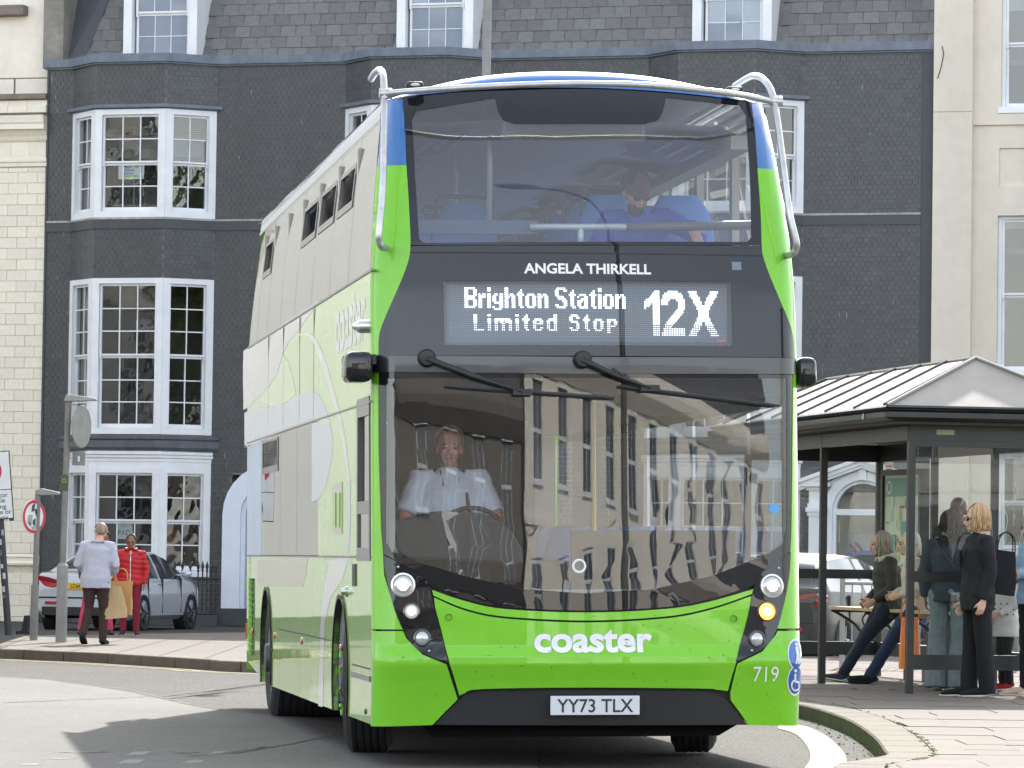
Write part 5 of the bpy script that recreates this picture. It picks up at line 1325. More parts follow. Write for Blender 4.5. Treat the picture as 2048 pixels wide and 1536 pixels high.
# rear end and the far side
mb = patch([(-HWB + .002, .34), (HWB, .34), (HWB, 2.7), (hw(4.1), 4.1), (-hw(4.1), 4.1), (-HWB + .002, 2.7)], lambda a, b, d: Vector((a, YE - .35 * max(0, (b - 3.2)) ** 1.2, b)), (.4, .2)); ob('rear_panel', mb, m_green, bus, smooth=40)
spanel('skirt_panel', [(.4, zsk), (YE, .34), (YE, zl1), (.4, zl1)], m_green, 0, .02, fn=side_r)
spanel('side_panel', [(YE, zl2), (YE, zu1)] + fedge(zl2, zu1, .01), m_green, 0, .02, fn=side_r)
spanel('cant_rail', [(.78, zu2 - .02), (YE, zu2 - .02), (YE, 4.135), (.78, 4.135)], m_blue, 0, .02, fn=side_r)
for y0, y1 in zip(ub, ub[1:]): spanel('side_window', [(y1 - .04, zu1), (y1 - .04, zu2 - .006)] + (fedge(zu1, zu2 - .006, .05) if y0 < 1 else [(y0 + .04, zu2 - .006), (y0 + .04, zu1)]), glass('clear_side_glass', (.8, .83, .83), .06), .004, .0, fn=side_r)
for y0, y1 in ((.6, 1.9), (2.0, 4.0), (4.1, 6), (6.1, 8), (8.1, 10)): spanel('side_window', [(y0 + .01, zl1), (y1 - .01, zl1), (y1 - .01, zl2), (y0 + .01, zl2)], glass('clear_side_glass', (.6, .63, .63), .06), .004, 0, fn=side_r)

# ---- wheels
def wheel(cx, cy, steer=0.0, twin=False, sg=-1):
    M = Matrix.Translation((cx, cy, .495)) @ Matrix.Rotation(steer, 4, 'Z') @ Matrix.Rotation(-PI / 2 if sg < 0 else PI / 2, 4, 'Y')
    w = .29 if not twin else .60; R = .495
    mb = MB(); pr = [(.28, .0), (.31, .012), (.42, .02), (.465, -.005), (R - .008, -.03)]
    for k in range(5 if not twin else 9):
        zz = -.05 - k * (w - .1) / (4.0 if not twin else 8.0); pr += [(R, zz + .014), (R, zz - .014), (R - .006, zz - .017), (R - .006, zz - .022)]
    pr += [(R - .02, -w + .03), (.42, -w), (.28, -w)]
    mb.lathe(pr, 40, M); o = ob('wheel', mb, m_rubber, bus, smooth=50)
    mb = MB(); mb.lathe([(.285, -.0), (.27, -.03), (.24, -.05), (.2, -.05), (.17, -.02), (.13, -.01), (.11, .05), (.0, .06)], 28, M); ob('rim', mb, mat('wheel_grey', srgb(70, 70, 72), .5, .3), o, smooth=50)
    for k in range(10 if not twin else 0):
        mb = MB(); t = 2 * PI * k / 10; mb.lathe([(0, .04), (.011, .036), (.014, .0), (.014, -.03)], 6, M @ Matrix.Translation((.2 * math.cos(t), .2 * math.sin(t), .0)))
        mb.tube([M @ Vector((.2 * math.cos(t), .2 * math.sin(t), .05)), M @ Vector((.235 * math.cos(t + .12), .235 * math.sin(t + .12), .05))], [.014, .006], 6)
        ob('wheel_nut_marker', mb, m_green, o)
wheel(-HWB + .06, FA, -.16); wheel(HWB - .18, FA, -.16, sg=1)
wheel(-HWB + .04, RA, 0, True); wheel(HWB - .04, RA, 0, True, 1)
for cy in (FA, RA):   # arch lips and dark linings
    A = arch(cy, .53); B = arch(cy, .56)
    mb = MB(); mb.grid([[side(a, b, -.012) for a, b in A], [side(a, b, -.012) for a, b in B]]); mb.grid([[side(a, b, -.012) for a, b in A], [side(a, b, .45) for a, b in A]]); ob('wheel_arch', mb, m_trim, bus, smooth=40)
mb = MB(); mb.box(-.9, .9, FA - .6, FA + .6, .3, 1.0); mb.box(-.7, .7, RA - .6, RA + .6, .3, 1.0); ob('axle_housing', mb, m_trim, bus)
# ---- inside: decks, cab, stairs panel, seats, rails
LIN = HWB - .035
mb = MB(); mb.box(-LIN, LIN, .45, YE - .4, 2.36, 2.52); ob('upper_floor', mb, m_innerd, bus)
mb = MB(); mb.box(-LIN, LIN, .4, YE - .4, .34, .40); ob('lower_floor', mb, m_innerd, bus)
m_lin2 = mat('lower_deck_lining', srgb(96, 98, 102), .7)
for x0_, x1_, ya_, yb_, za_, zb__ in ((-LIN, -LIN + .02, .6, YE - .1, .40, 1.30), (LIN - .02, LIN, .6, YE - .1, .40, 1.30), (-LIN, -LIN + .02, 1.22, 4.0, 1.30, 2.36), (-LIN, -LIN + .02, 9.65, YE - .1, 1.30, 2.36), (-LIN, LIN, YE - .16, YE - .12, .4, 2.36)):
    ob('lower_wall_lining', MB().box(x0_, x1_, ya_, yb_, za_, zb__), m_lin2, bus)
mb = MB(); mb.box(-1.2, 1.2, .35, .5, 2.55, 3.05); mb.box(-1.25, 1.25, .30, .42, 3.10, 3.2); ob('display_housing', mb, m_trim, bus)
mb = MB()      # lining panels below the upper windows, ceiling and window posts
for sg in (-1, 1):
    x = sg * (hw(3.1) - .03); mb.box(min(x, x - sg * .04), max(x, x - sg * .04), .45, YE - .4, 2.5, 3.13)
mb.box(-1.25, 1.25, YE - .75, YE - .7, 2.4, 4.1); ob('wall_lining', mb, mat('blue_grey_lining', srgb(170, 176, 186), .7), bus)
mb = MB(); mb.grid([[(-ae + .02, 1.0, 4.02), (-1.0, 1.0, 4.12), (-.4, .95, 4.15), (.4, .95, 4.15), (1.0, 1.0, 4.12), (ae - .02, 1.0, 4.02)], [(-ae + .02, YE - .8, 4.02), (-1.0, YE - .8, 4.12), (-.4, YE - .8, 4.15), (.4, YE - .8, 4.15), (1.0, YE - .8, 4.12), (ae - .02, YE - .8, 4.02)]]); ob('ceiling', mb, mat('ceiling_lining', srgb(214, 217, 218), .6), bus)
mb = MB(); mb.box(-.47, .47, .80, .88, 4.0, 4.2); ob('dome_panel', mb, mat('grey_dome', srgb(120, 120, 122), .6), bus, bevel=.03)
mb = MB()
for sg in (-1, 1):
    for y in ub[1:-1]: x = sg * (hw(3.6) - .03); mb.box(min(x, x - sg * .05), max(x, x - sg * .05), y - .05, y + .05, 3.1, 4.04)
    x = sg * (ae - .06); mb.box(min(x, x - sg * .14), max(x, x - sg * .14), .9, YE - .8, 3.97, 4.06)
ob('window_posts', mb, mat('cream_lining', srgb(190, 182, 168), .6), bus)
for sg in (-1, 1):  # adverts on the coved ceiling
    for k in range(4):
        y = 1.3 + k * 2.2; mb = MB(); P = [(sg * 1.16, y, 4.015), (sg * 1.16, y + 1.5, 4.015), (sg * .62, y + 1.5, 4.115), (sg * .62, y, 4.115)]; mb.quad(*[(p[0], p[1], p[2] - .012) for p in P]); ad = ob('advert', mb, mat('advert_blue', srgb(52, 78, 140), .6) if k % 2 == 0 else mat('advert_lime', srgb(150, 180, 60), .6), bus)
        mb = MB()
        for r in range(4):
            xx = sg * (1.08 - r * .11); mb.box(xx - .02, xx + .02, y + .2, y + 1.2 - .1 * r, 4.0 + r * .02, 4.004 + r * .02)
        ob('advert_lines', mb, mat('advert_text', srgb(160, 176, 210), .6), ad)
def pix_tube(name, pts, r, m, par=bus):
    mb = MB(); mb.tube([tuple(at_y(*q)) for q in pts], r, 8); return ob(name, mb, m, par, smooth=True)
m_hand = mat('pale_grab_rail', srgb(190, 200, 206), .35, .2)
pix_tube('front_grab_rail', [(1060, 454, .85), (1252, 454, .85)], .022, m_hand); pix_tube('front_grab_rail', [(1161, 454, .85), (1161, 492, .85)], .02, m_hand)
pix_tube('front_grab_rail', [(1250, 455, .9), (1505, 450, .9)], .03, mat('dark_ledge', srgb(92, 92, 94), .5)); 
mb = MB(); p0 = at_y(832, 440, .95); p1 = at_y(1074, 470, .95); mb.box(p0.x, p1.x, .9, .98, p1.z, p0.z); ob('stair_panel', mb, mat('navy_panel', srgb(60, 84, 116), .6), bus)
pix_tube('pole', [(979, 440, 1.5), (979, 260, 1.5), (965, 215, 1.6)], .019, m_hand); pix_tube('pole', [(910, 440, 3.2), (910, 230, 3.2)], .02, m_hand)
# seats: one built with parts, then copied
def make_seat():
    t = empty('seat', parent=bus)
    return t
seat_mb = MB(); back = []
for k in range(9):
    t = k / 8; z = .42 + .72 * t; y = .0 + .14 * t; wv = .225 - .10 * max(0, (t - .5) / .5) ** 3; back.append([(wv * math.sin(PI * (-.5 + j / 8)), y - .05 * math.cos(PI * (-.5 + j / 8)) * .6, z) for j in range(9)])
seat_mb.grid(back); seat_mb.grid([[(p[0], p[1] + .05 + .02, p[2]) for p in R] for R in back]); seat_mb.grid([[back[i][j] for i in range(9)] for j in (0,)] + [[(back[i][0][0], back[i][0][1] + .07, back[i][0][2]) for i in range(9)]])
seat_mb.grid([[back[i][8] for i in range(9)], [(back[i][8][0], back[i][8][1] + .07, back[i][8][2]) for i in range(9)]]); seat_mb.grid([back[8], [(p[0], p[1] + .07, p[2]) for p in back[8]]])
seat_mb.box(-.22, .22, -.42, .02, .38, .46); seat_me = seat_mb.mesh('seat', m_seat, 50)
cush_mb = MB(); cush_mb.box(-.19, .19, -.066, -.036, .5, .98, Matrix.Rotation(-.19, 4, 'X') @ Matrix.Translation((0, .07, .02))); cush_me = cush_mb.mesh('cushion', m_moq)
gr_mb = MB(); gr_mb.tube(cr([(-.2, .12, 1.0), (-.19, .12, 1.16), (-.12, .12, 1.185), (.12, .12, 1.185), (.19, .12, 1.16), (.2, .12, 1.0)], 4), .014, 6); gr_me = gr_mb.mesh('grab_handle', m_black, True)
for y in [1.55 + .85 * k for k in range(9)]:
    for x in (-.94, -.48, .40, .87):
        if y < 2.0 and x < 0: continue
        s_ = ob('seat', seat_me, None, bus, M=Matrix.Translation((x, y + .15, 2.60))); ob('cushion', cush_me, None, s_)
        if abs(x) < .5: ob('grab_handle', gr_me, None, s_)
# driver's cab
mb = MB(); mb.prism([BF(772, 1040)] + [BF(*p) for p in ((820, 1038), (850, 1030), (880, 1022), (930, 1020), (975, 1026), (1010, 1040), (1040, 1062), (1060, 1100), (1062, 1130), (772, 1115))], lambda a, b, d: (a, d + .3, b), .1, .42); dash = ob('dashboard', mb, mat('dash_black', (.02, .021, .023), .6), bus, bevel=.02)
mb = MB(); c = at_y(945, 1050, .78); mb.tube([(c.x + .23 * math.cos(t), c.y + .05 * math.sin(t), c.z - .09 + .2 * math.sin(t)) for t in [2 * PI * k / 24 for k in range(25)]], .016, 8); ob('steering_wheel', mb, m_black, bus, smooth=True)
mb = MB(); mb.box(-1.28, 1.28, .32, .55, 1.0, 1.12); mb.box(-.2, 1.26, .5, .55, .4, 1.0); ob('front_shelf', mb, mat('pale_shelf', srgb(112, 128, 140), .6), bus)
mb = MB(); mb.box(-.32, -.28, .62, 1.9, .4, 2.2); mb.box(-1.25, -.3, 1.75, 1.8, .4, 2.36); ob('cab_partition', mb, m_innerd, bus)
cs = ob('cab_seat', MB().box(-.26, .26, 0, .12, .95, 1.9, Matrix.Translation((-.78, 1.42, 0))), m_innerd, bus, bevel=.05)
mb = MB(); mb.box(-1.2, 1.2, 3.0, 3.05, .4, 1.3); mb.box(.1, 1.2, 1.6, 1.65, .4, 1.5); ob('modesty_panel', mb, m_innerd, bus)
for y in (4.0, 4.9, 5.8, 6.7):
    for x in (-.95, -.5, .5, .95):
        s_ = ob('seat', seat_me, None, bus, M=Matrix.Translation((x, y, .4))); ob('cushion', cush_me, None, s_)
for x in (-.35, .4): pix = MB(); pix.tube([(x, 2.6, .4), (x, 2.6, 2.36)], .018, 8); ob('pole', pix, mat('yellow_pole', srgb(200, 170, 60), .4), bus)
# ================================================================ street furniture, cars
m_post = mat('weathered_grey_post', srgb(124, 122, 118), .7, .1, noise=[(6, .14), (40, .08)], streak=(6, .15))
m_post2 = mat('pale_grey_post', srgb(140, 140, 138), .65, .1, noise=[(5, .1)], streak=(5, .12))
m_signw = mat('sign_white', srgb(214, 216, 216), .5, noise=(3, .05))
m_signr = mat('sign_red', srgb(186, 36, 52), .5, noise=(4, .06))
m_signk = mat('sign_black', srgb(34, 34, 38), .6)
m_signg = mat('sign_back_grey', srgb(140, 140, 136), .6, .2, noise=(5, .15))

# ---- tall lamp column in front of the black building
p = aty(969, 400, 58); lc = empty('lamp_post', loc=(p.x, 58, .0))
tag(lc, 'tall grey lamp column rising behind the bus roof', 'lamp post')
mb = MB(); mb.tube([(0, 0, 0), (0, 0, 1.3)], .10, 14); mb.tube([(0, 0, 1.3), (0, 0, 1.36)], [.10, .062], 14); mb.tube([(0, 0, 1.36), (0, 0, 9.4)], [.062, .058], 14); ob('column', mb, m_post2, lc, smooth=50)
mb = MB(); mb.tube(cr([(0, 0, 9.4), (0, -.1, 9.9), (0, -.6, 10.2), (0, -1.4, 10.3)], 5), .035, 8); ob('bracket_arm', mb, m_post2, lc, smooth=True)
mb = MB(); mb.ell((0, -1.7, 10.28), (.14, .4, .08)); ob('lantern', mb, m_post, lc, smooth=True)

def round_sign(parent, c, R, rz, front_m, ring_m=None, thick=.012):
    M = Matrix.Translation(c) @ Matrix.Rotation(rz, 4, 'Z') @ Matrix.Rotation(PI / 2, 4, 'X')
    mb = MB(); mb.lathe([(0, 0), (R, 0), (R, thick), (0, thick)], 28, M); o = ob('sign_disc', mb, front_m, parent, smooth=30)
    if ring_m:
        mb = MB(); mb.lathe([(R * .80, thick + .002), (R * .985, thick + .002), (R * .985, thick)], 28, M); ob('red_ring', mb, ring_m, o)
    return o, M
# ---- sign post with a small lamp on top (nearer, grey, wide base)
b = gnd(122, 1284, KH); sp = empty('lit_sign_post', M=Matrix.Translation((b.x, b.y, KH)) @ Matrix.Rotation(.004, 4, 'Y'))
tag(sp, 'grey sign post with wide lower sleeve and small lamp, standing beside the man in cap', 'sign post')
SCL = b.y / FPX
H = lambda v: (1284 - v) * SCL
mb = MB(); mb.tube([(0, 0, 0), (0, 0, H(1132))], .075, 12); mb.tube([(0, 0, H(1132)), (0, 0, H(1126))], [.075, .042], 12); ob('sleeve', mb, m_post2, sp, smooth=50)
mb = MB(); mb.tube([(0, 0, H(1126)), (0.03, 0, H(796))], .042, 12); ob('post', mb, m_post, sp, smooth=50)
mb = MB(); mb.prism([(-.03, H(803)), (.0, H(790)), (.1, H(790)), (.40, H(796)), (.41, H(801)), (.1, H(803))], lambda a, c, d: (a, d, c), -.07, .07); ob('lamp_head', mb, m_signg, sp, bevel=.01)
for v in (810, 845, 888, 905):
    mb = MB(); mb.box(0, .16, -.05, -.035, H(v) - .008, H(v) + .008); ob('clip', mb, m_post, sp)
mb = MB(); M = Matrix.Translation((.20, .0, H(853))) @ Matrix.Rotation(1.20, 4, 'Z') @ Matrix.Rotation(PI / 2, 4, 'X'); R = H(811) - H(853)
mb.lathe([(0, 0), (R, 0), (R + .01, .012), (R, .02), (0, .02)], 28, M); ob('sign_back', mb, m_signg, sp, smooth=30)
mb = MB(); mb.box(.10, .27, -.03, -.01, H(931), H(903)); pl_ = ob('small_plate', mb, mat('grey_green_plate', srgb(110, 118, 114), .6, noise=(6, .15)), sp)
mb = MB(); mb.box(.175, .20, -.033, -.030, H(923), H(912)); ob('plate_mark', mb, m_signw, pl_)
mb = MB(); mb.prism([(-.055, H(982)), (.06, H(982)), (.055, H(953)), (.02, H(948)), (-.055, H(953))], lambda a, c, d: (a, d, c), -.058, -.05); st_ = ob('green_badge', mb, mat('dark_green_badge', srgb(60, 76, 44), .6, noise=(8, .2)), sp)
mb = MB(); mb.lathe([(.018, .0), (.03, .004), (.018, .006)], 16, Matrix.Translation((0, -.058, H(962))) @ Matrix.Rotation(PI / 2, 4, 'X')); ob('badge_ring', mb, mat('pale_badge', srgb(150, 150, 90), .6), st_)
# ---- second, thinner post further back with round red-bordered sign
b = gnd(67, 1280, KH); s2 = empty('lit_sign_post', M=Matrix.Translation((b.x, b.y, KH)) @ Matrix.Rotation(.012, 4, 'Y')); SCL = b.y / FPX; H2 = lambda v: (1280 - v) * SCL
tag(s2, 'thin grey post carrying a round red bordered sign covered with stickers', 'sign post')
mb = MB(); mb.tube([(0, 0, 0), (0, 0, .75)], .055, 10); mb.tube([(0, 0, .75), (0, 0, H2(983))], .038, 10); ob('post', mb, m_post, s2, smooth=50)
mb = MB(); mb.prism([(-.03, H2(990)), (-.03, H2(980)), (.06, H2(977)), (.30, H2(984)), (.30, H2(989)), (.05, H2(991))], lambda a, c, d: (a, d, c), -.06, .06); ob('lamp_head', mb, m_signg, s2, bevel=.01)
R = (H2(1000) - H2(1068)) / 2; o, M = round_sign(s2, (-.045, -.07, H2(1034)), R, .95, m_signw, m_signr)
def daub(parent, M, name, polys, m, z=.0155):
    mb = MB()
    for P in polys: mb.add([M @ Vector((a, b, z)) for a, b in P], [tuple(range(len(P)))])
    ob(name, mb, m, parent)
daub(o, M, 'sticker', [[(-.05, .15), (.02, .2), (.0, .08), (-.06, .06)], [(.0, .1), (.1, .12), (.12, .03), (.04, .0)]], mat('sticker_grey', srgb(70, 74, 80), .7))
daub(o, M, 'sticker', [[(-.12, .02), (-.03, .03), (-.05, -.12), (-.14, -.08)], [(.0, -.03), (.09, -.02), (.08, -.1), (.02, -.13)], [(-.05, -.13), (.05, -.12), (.03, -.17), (-.04, -.18)]], mat('sticker_pale', srgb(150, 158, 150), .7), .017)
daub(o, M, 'sticker', [[(-.02, -.05), (.02, -.02), (.01, -.12), (-.03, -.1)], [(.03, .06), (.07, .08), (.06, .03)], [(-.11, -.1), (-.08, -.06), (-.07, -.14)]], m_signk, .0185)
# ---- leaning post with the rectangular parking sign
b = aty(17, 1272, 62.5); lean = Matrix.Translation((b.x, b.y, KH)) @ Matrix.Rotation(-.088, 4, 'Y'); s3 = empty('parking_sign_post', M=lean); SCL = b.y / FPX
tag(s3, 'leaning black post with white motorcycle parking sign at the left edge', 'sign post')
def L3(u, v): q = lean.inverted() @ aty(u, v, b.y); return q.x, q.z
mb = MB(); mb.tube([(0, 0, 0), (0, 0, 2.75)], .05, 12); ob('post', mb, mat('black_post', srgb(38, 38, 42), .5, noise=(9, .2)), s3, smooth=50)
bl, br_ = L3(35, 1037), L3(20, 901); x1 = br_[0]; x0 = x1 - .66; z0 = bl[1]; z1 = br_[1]; zm = L3(28, 978)[1]
mb = MB(); mb.box(x0, x1, -.075, -.06, z0, z1); sg3 = ob('sign_plate', mb, m_signk, s3, bevel=.012)
for (za, zc_) in ((z0 + .015, zm - .006), (zm + .006, z1 - .015)): mb = MB(); mb.box(x0 + .015, x1 - .015, -.079, -.0755, za, zc_); ob('sign_face', mb, m_signw, sg3)
xc = (x0 + x1) / 2; zc_ = (zm + z1) / 2; mb = MB(); mb.lathe([(.155, .0), (.155, .004), (.2, .004), (.2, .0)], 36, Matrix.Translation((xc, -.0795, zc_)) @ Matrix.Rotation(PI / 2, 4, 'X')); ob('red_ring', mb, m_signr, sg3)
mb = MB()
for P in ([(-.11, -.07), (.12, -.075), (.12, -.06), (.07, -.05), (.1, .0), (.06, .02), (.09, .05), (.05, .09), (.02, .05), (-.02, .02), (-.07, .02), (-.1, -.02)], [(.02, .09), (.06, .1), (.05, .13), (.02, .12)]): mb.add([(xc + a, -.081, zc_ + c) for a, c in P], [tuple(range(len(P)))])
ob('sign_figure', mb, m_signk, sg3)
for k, (t, u, v) in enumerate((('Motor', 17, 996), ('cycle', 12, 1007), ('parking', 14, 1019), ('on verge or', 24.5, 1029), ('footway', 18, 1041))):
    x, z = L3(u, v - 2); ob('sign_lettering', text_on(t, .098, lambda a, c, x=x, z=z: (x + a, -.081, z + c), 'RIGHT', .0008), m_signk, sg3)
x, z = L3(24, 1039); mb = MB(); mb.box(x - .03, x + .035, -.082, -.08, z - .02, z + .02); ob('maker_label', mb, m_signk, sg3)
for k in range(10):
    mb = MB(); z = .5 + k * .16 + rng.uniform(-.04, .04); t = -PI / 2 + rng.uniform(-.5, .5); mb.box(-.02, .02, -.053, -.049, z, z + rng.uniform(.04, .09), Matrix.Rotation(t + PI / 2, 4, 'Z')); ob('sticker', mb, mat('post_sticker', srgb(*rng.choice([(170, 180, 190), (120, 150, 170), (190, 190, 180), (90, 100, 110)])), .7), s3)
# black rubber foot of a barrier by the wall
b = gnd(50, 1268, 0); bf = ob('barrier_foot', MB().prism([(-.13, 0), (.1, 0), (.1, .05), (.06, .06), (.06, .3), (.0, .3), (-.04, .06), (-.13, .05)], lambda a, c, d: (a, d, c), -.2, .2), m_rubber, None, M=Matrix.Translation((b.x, b.y, 0)), bevel=.01)
tag(bf, 'black rubber barrier foot on the ground beside the cream tiled building', 'barrier foot')

# ---- spiked iron railings beneath the bay window
ra, rb = on_plane(302, 1175, BO + BN * 1.3, BN), on_plane(438, 1175, BO + BN * 1.3, BN); zt = ra.z
rl = empty('iron_railing', loc=(ra.x, ra.y, 0)); tag(rl, 'black iron railing with spear heads below the left bay window', 'railing')
d = Vector((rb.x - ra.x, rb.y - ra.y, 0)); Lr = d.length; d.normalize()
z_r = on_plane(350, 1157, BO + BN * 1.3, BN).z; z_tip = on_plane(350, 1121, BO + BN * 1.3, BN).z
def rmesh(h):
    mb = MB(); mb.tube([(0, 0, 0), (0, 0, h - .16)], .013, 6); mb.tube([(0, 0, h - .2), (0, 0, h - .185), (0, 0, h - .165)], [.016, .028, .012], 6); mb.tube([(0, 0, h - .165), (0, 0, h - .1), (0, 0, h)], [(.014, .01), (.034, .014), (.002, .002)], 6); return mb.mesh('spear_bar', m_iron)
bars = rmesh(z_tip)
n = int(Lr / .155)
xs_bar = [-.28, -.14] + [k * .155 for k in range(6)] + [.93 + k * .088 for k in range(int((Lr - .93) / .088) + 1)]
for x in xs_bar: ob('spear_bar', bars, None, rl, M=Matrix.Translation(d * x))
mb = MB(); q = d * -.3; e = d * Lr
for z in (z_r, .22): mb.tube([q + Vector((0, 0, z)), e + Vector((0, 0, z))], .018, 6)
ob('rail', mb, m_iron, rl, kind=None)
mb = MB(); nn = Vector((-d.y, d.x, 0)); mb.add([q - nn * .1 + Vector((0, 0, 0)), e - nn * .1, e + nn * .15, q + nn * .15] + [p_ + Vector((0, 0, .2)) for p_ in (q - nn * .1, e - nn * .1, e + nn * .15, q + nn * .15)], [(0, 1, 5, 4), (4, 5, 6, 7), (1, 2, 6, 5), (3, 0, 4, 7)]); ob('railing_base', mb, m_render_blk, rl)

# ---- bus shelter
A_ = Vector((-.19, .982, 0)).normalized(); Bx = Vector((A_.y, -A_.x, 0))
NL = Vector((3.70, 40.2, KH)); MS = Matrix((Bx, A_, Vector((0, 0, 1)))).transposed().to_4x4(); MS.translation = NL
sh = empty('bus_shelter', M=MS); tag(sh, 'black framed glass bus shelter with pale hipped metal roof on the right pavement', 'bus shelter')
m_shel = mat('shelter_black_paint', (.014, .015, .016), .42, noise=[(6, .3)], bump=(25, .1))
m_sroof = mat('pale_metal_roof', srgb(136, 130, 121), .5, .15, noise=[(1.6, .07), (9, .05)], streak=(2.2, .14), bump=(4, .08, .02))
m_shglass = glass('scratched_glass', (.90, .92, .91), .028, wobble=(1, .02), dust=.02)
SWd, SLn = 1.45, 6.2
def sl(u, v, y=0.0):
    """pixel -> shelter coordinates on the plane y = const"""
    p0 = MS @ Vector((0, y, 0)); q = MS.inverted() @ on_plane(u, v, p0, A_); return q
ze_ = sl(1800, 812, -.35).z - .0; zt_ = sl(1800, 838, -.35).z
OV = .33
zpk = 3.13
ridge_x = SWd / 2 + .02
rn = Vector((ridge_x, .45, zpk)); rf = Vector((ridge_x, SLn - .45, zpk))
E4 = [Vector((-OV, -OV, ze_)), Vector((SWd + OV, -OV, ze_)), Vector((SWd + OV, SLn + OV, ze_)), Vector((-OV, SLn + OV, ze_))]
for nm, P in (('roof_slope', [E4[3], E4[0], rn, rf]), ('roof_slope', [E4[1], E4[2], rf, rn]), ('roof_hip', [E4[0], E4[1], rn]), ('roof_hip', [E4[2], E4[3], rf])):
    mb = MB(); mb.quad(*P); mb.quad(*[p_ + Vector((0, 0, -.03)) for p_ in reversed(P)]); ob(nm, mb, m_sroof, sh)
def rib(a, b_, r=.022, m=None, name='roof_rib'): mb = MB(); mb.tube([a, b_], r, 6); ob(name, mb, m or m_shel, sh)
mrib = mat('rib_grey', srgb(84, 80, 78), .5, .3)
for k in range(7):
    t = k / 6; y = rn.y + (rf.y - rn.y) * t; yb = -OV * .2 + (SLn + OV * .4) * t * .985 - .25
    for sx in (-1, 1):
        ex = -OV if sx < 0 else SWd + OV; rib(Vector((ridge_x + sx * .015, y, zpk + .012)), Vector((ex, yb + .1, ze_ + .018)), .014, mrib)
for a, b_ in ((E4[0], rn), (E4[1], rn), (E4[2], rf), (E4[3], rf), (rn, rf)): rib(a + Vector((0, 0, .01)), b_ + Vector((0, 0, .01)), .018, m_sroof, 'ridge_cap')
# gutter: stepped fascia round the eaves
prof = [(.0, ze_ + .01), (-.02, ze_ - .01), (.03, ze_ - .05), (.03, ze_ - .06), (-.03, ze_ - .055), (-.03, ze_ - .10), (.02, ze_ - .12), (.10, ze_ - .135)]
mb = MB(); rows = []
for o_, z in prof: rows.append([(-OV + o_, -OV + o_, z), (SWd + OV - o_, -OV + o_, z), (SWd + OV - o_, SLn + OV - o_, z), (-OV + o_, SLn + OV - o_, z)])
mb.grid(rows, closed=True); ob('gutter', mb, m_shel, sh)
mb = MB(); mb.box(-.24, SWd + .24, -.24, SLn + .24, ze_ - .16, ze_ - .13); ob('soffit', mb, mat('soffit_brown', srgb(58, 50, 44), .7), sh)
# maker's small round mark and word on the gutter
gx = -OV - .036; gz = ze_ - .078
mb = MB(); mb.lathe([(0, 0), (.03, 0), (.03, .003)], 14, Matrix.Translation((gx - .002, .35, gz)) @ Matrix.Rotation(-PI / 2, 4, 'Y')); ob('gutter_mark', mb, mat('pale_green_mark', srgb(150, 180, 170), .6), sh)
post = MB().box(-.033, .033, -.033, .033, 0, ze_ - .17).mesh('post', m_shel)
for (x, y) in ((0, 0), (SWd, 0), (SWd, 2.07), (SWd, 4.13), (SWd, SLn), (0, SLn), (0, 3.1)):
    o = ob('post', post, None, sh, M=Matrix.Translation((x, y, 0)) @ Matrix.Diagonal((1, 1, 1, 1)))
mb = MB(); mb.box(-.09, .09, -.09, .09, 0, .18); mb.tube([(0, 0, .18), (0, 0, .5)], .07, 10); ob('post_shoe', mb, m_post, sh, M=Matrix.Translation((SWd, 4.13, 0)))
def panel(x0, y0, x1, y1):
    d_ = Vector((x1 - x0, y1 - y0, 0)); L = d_.length; d_.normalize(); M = Matrix((d_, Vector((-d_.y, d_.x, 0)), Vector((0, 0, 1)))).transposed().to_4x4(); M.translation = Vector((x0, y0, 0))
    zr = [(.22, .36), (1.03, 1.13), (2.28, 2.46)]
    for z0, z1 in zr: ob('rail', MB().box(.034, L - .034, -.022, .022, z0, z1), m_shel, sh, M=M)
    for (a, c) in ((.36, 1.03), (1.13, 2.28)): ob('glass_panel', MB().quad((.034, 0, a), (L - .034, 0, a), (L - .034, 0, c), (.034, 0, c)), m_shglass, sh, M=M)
panel(0, 0, SWd, 0); panel(SWd, 0, SWd, 2.07); panel(SWd, 2.07, SWd, 4.13); panel(SWd, 4.13, SWd, SLn); panel(0, SLn, SWd, SLn)
ob('header_beam', MB().box(-.05, SWd + .05, -.03, .03, ze_ - .30, ze_ - .17), m_shel, sh)
ob('header_beam', MB().box(-.03, .03, .05, SLn, ze_ - .30, ze_ - .17), m_shel, sh)
mb = MB(); mb.box(.23, .40, -.036, -.032, ze_ - .245, ze_ - .20); ob('shelter_label', mb, mat('label_cream', srgb(160, 156, 130), .6), sh)
# scratches etched in the glass
mb = MB(); sr = random.Random(11)
for k in range(16):
    x, z = sr.uniform(.5, 1.4), sr.uniform(1.2, 2.1); P = [Vector((x, -.004, z))]
    for j in range(5): P.append(P[-1] + Vector((sr.uniform(-.025, .025), 0, -sr.uniform(.02, .10))))
    mb.tube(P, .0028, 3, caps=False)
ob('glass_scratches', mb, mat('etched_white', srgb(200, 200, 196), .8), sh, kind='stuff')
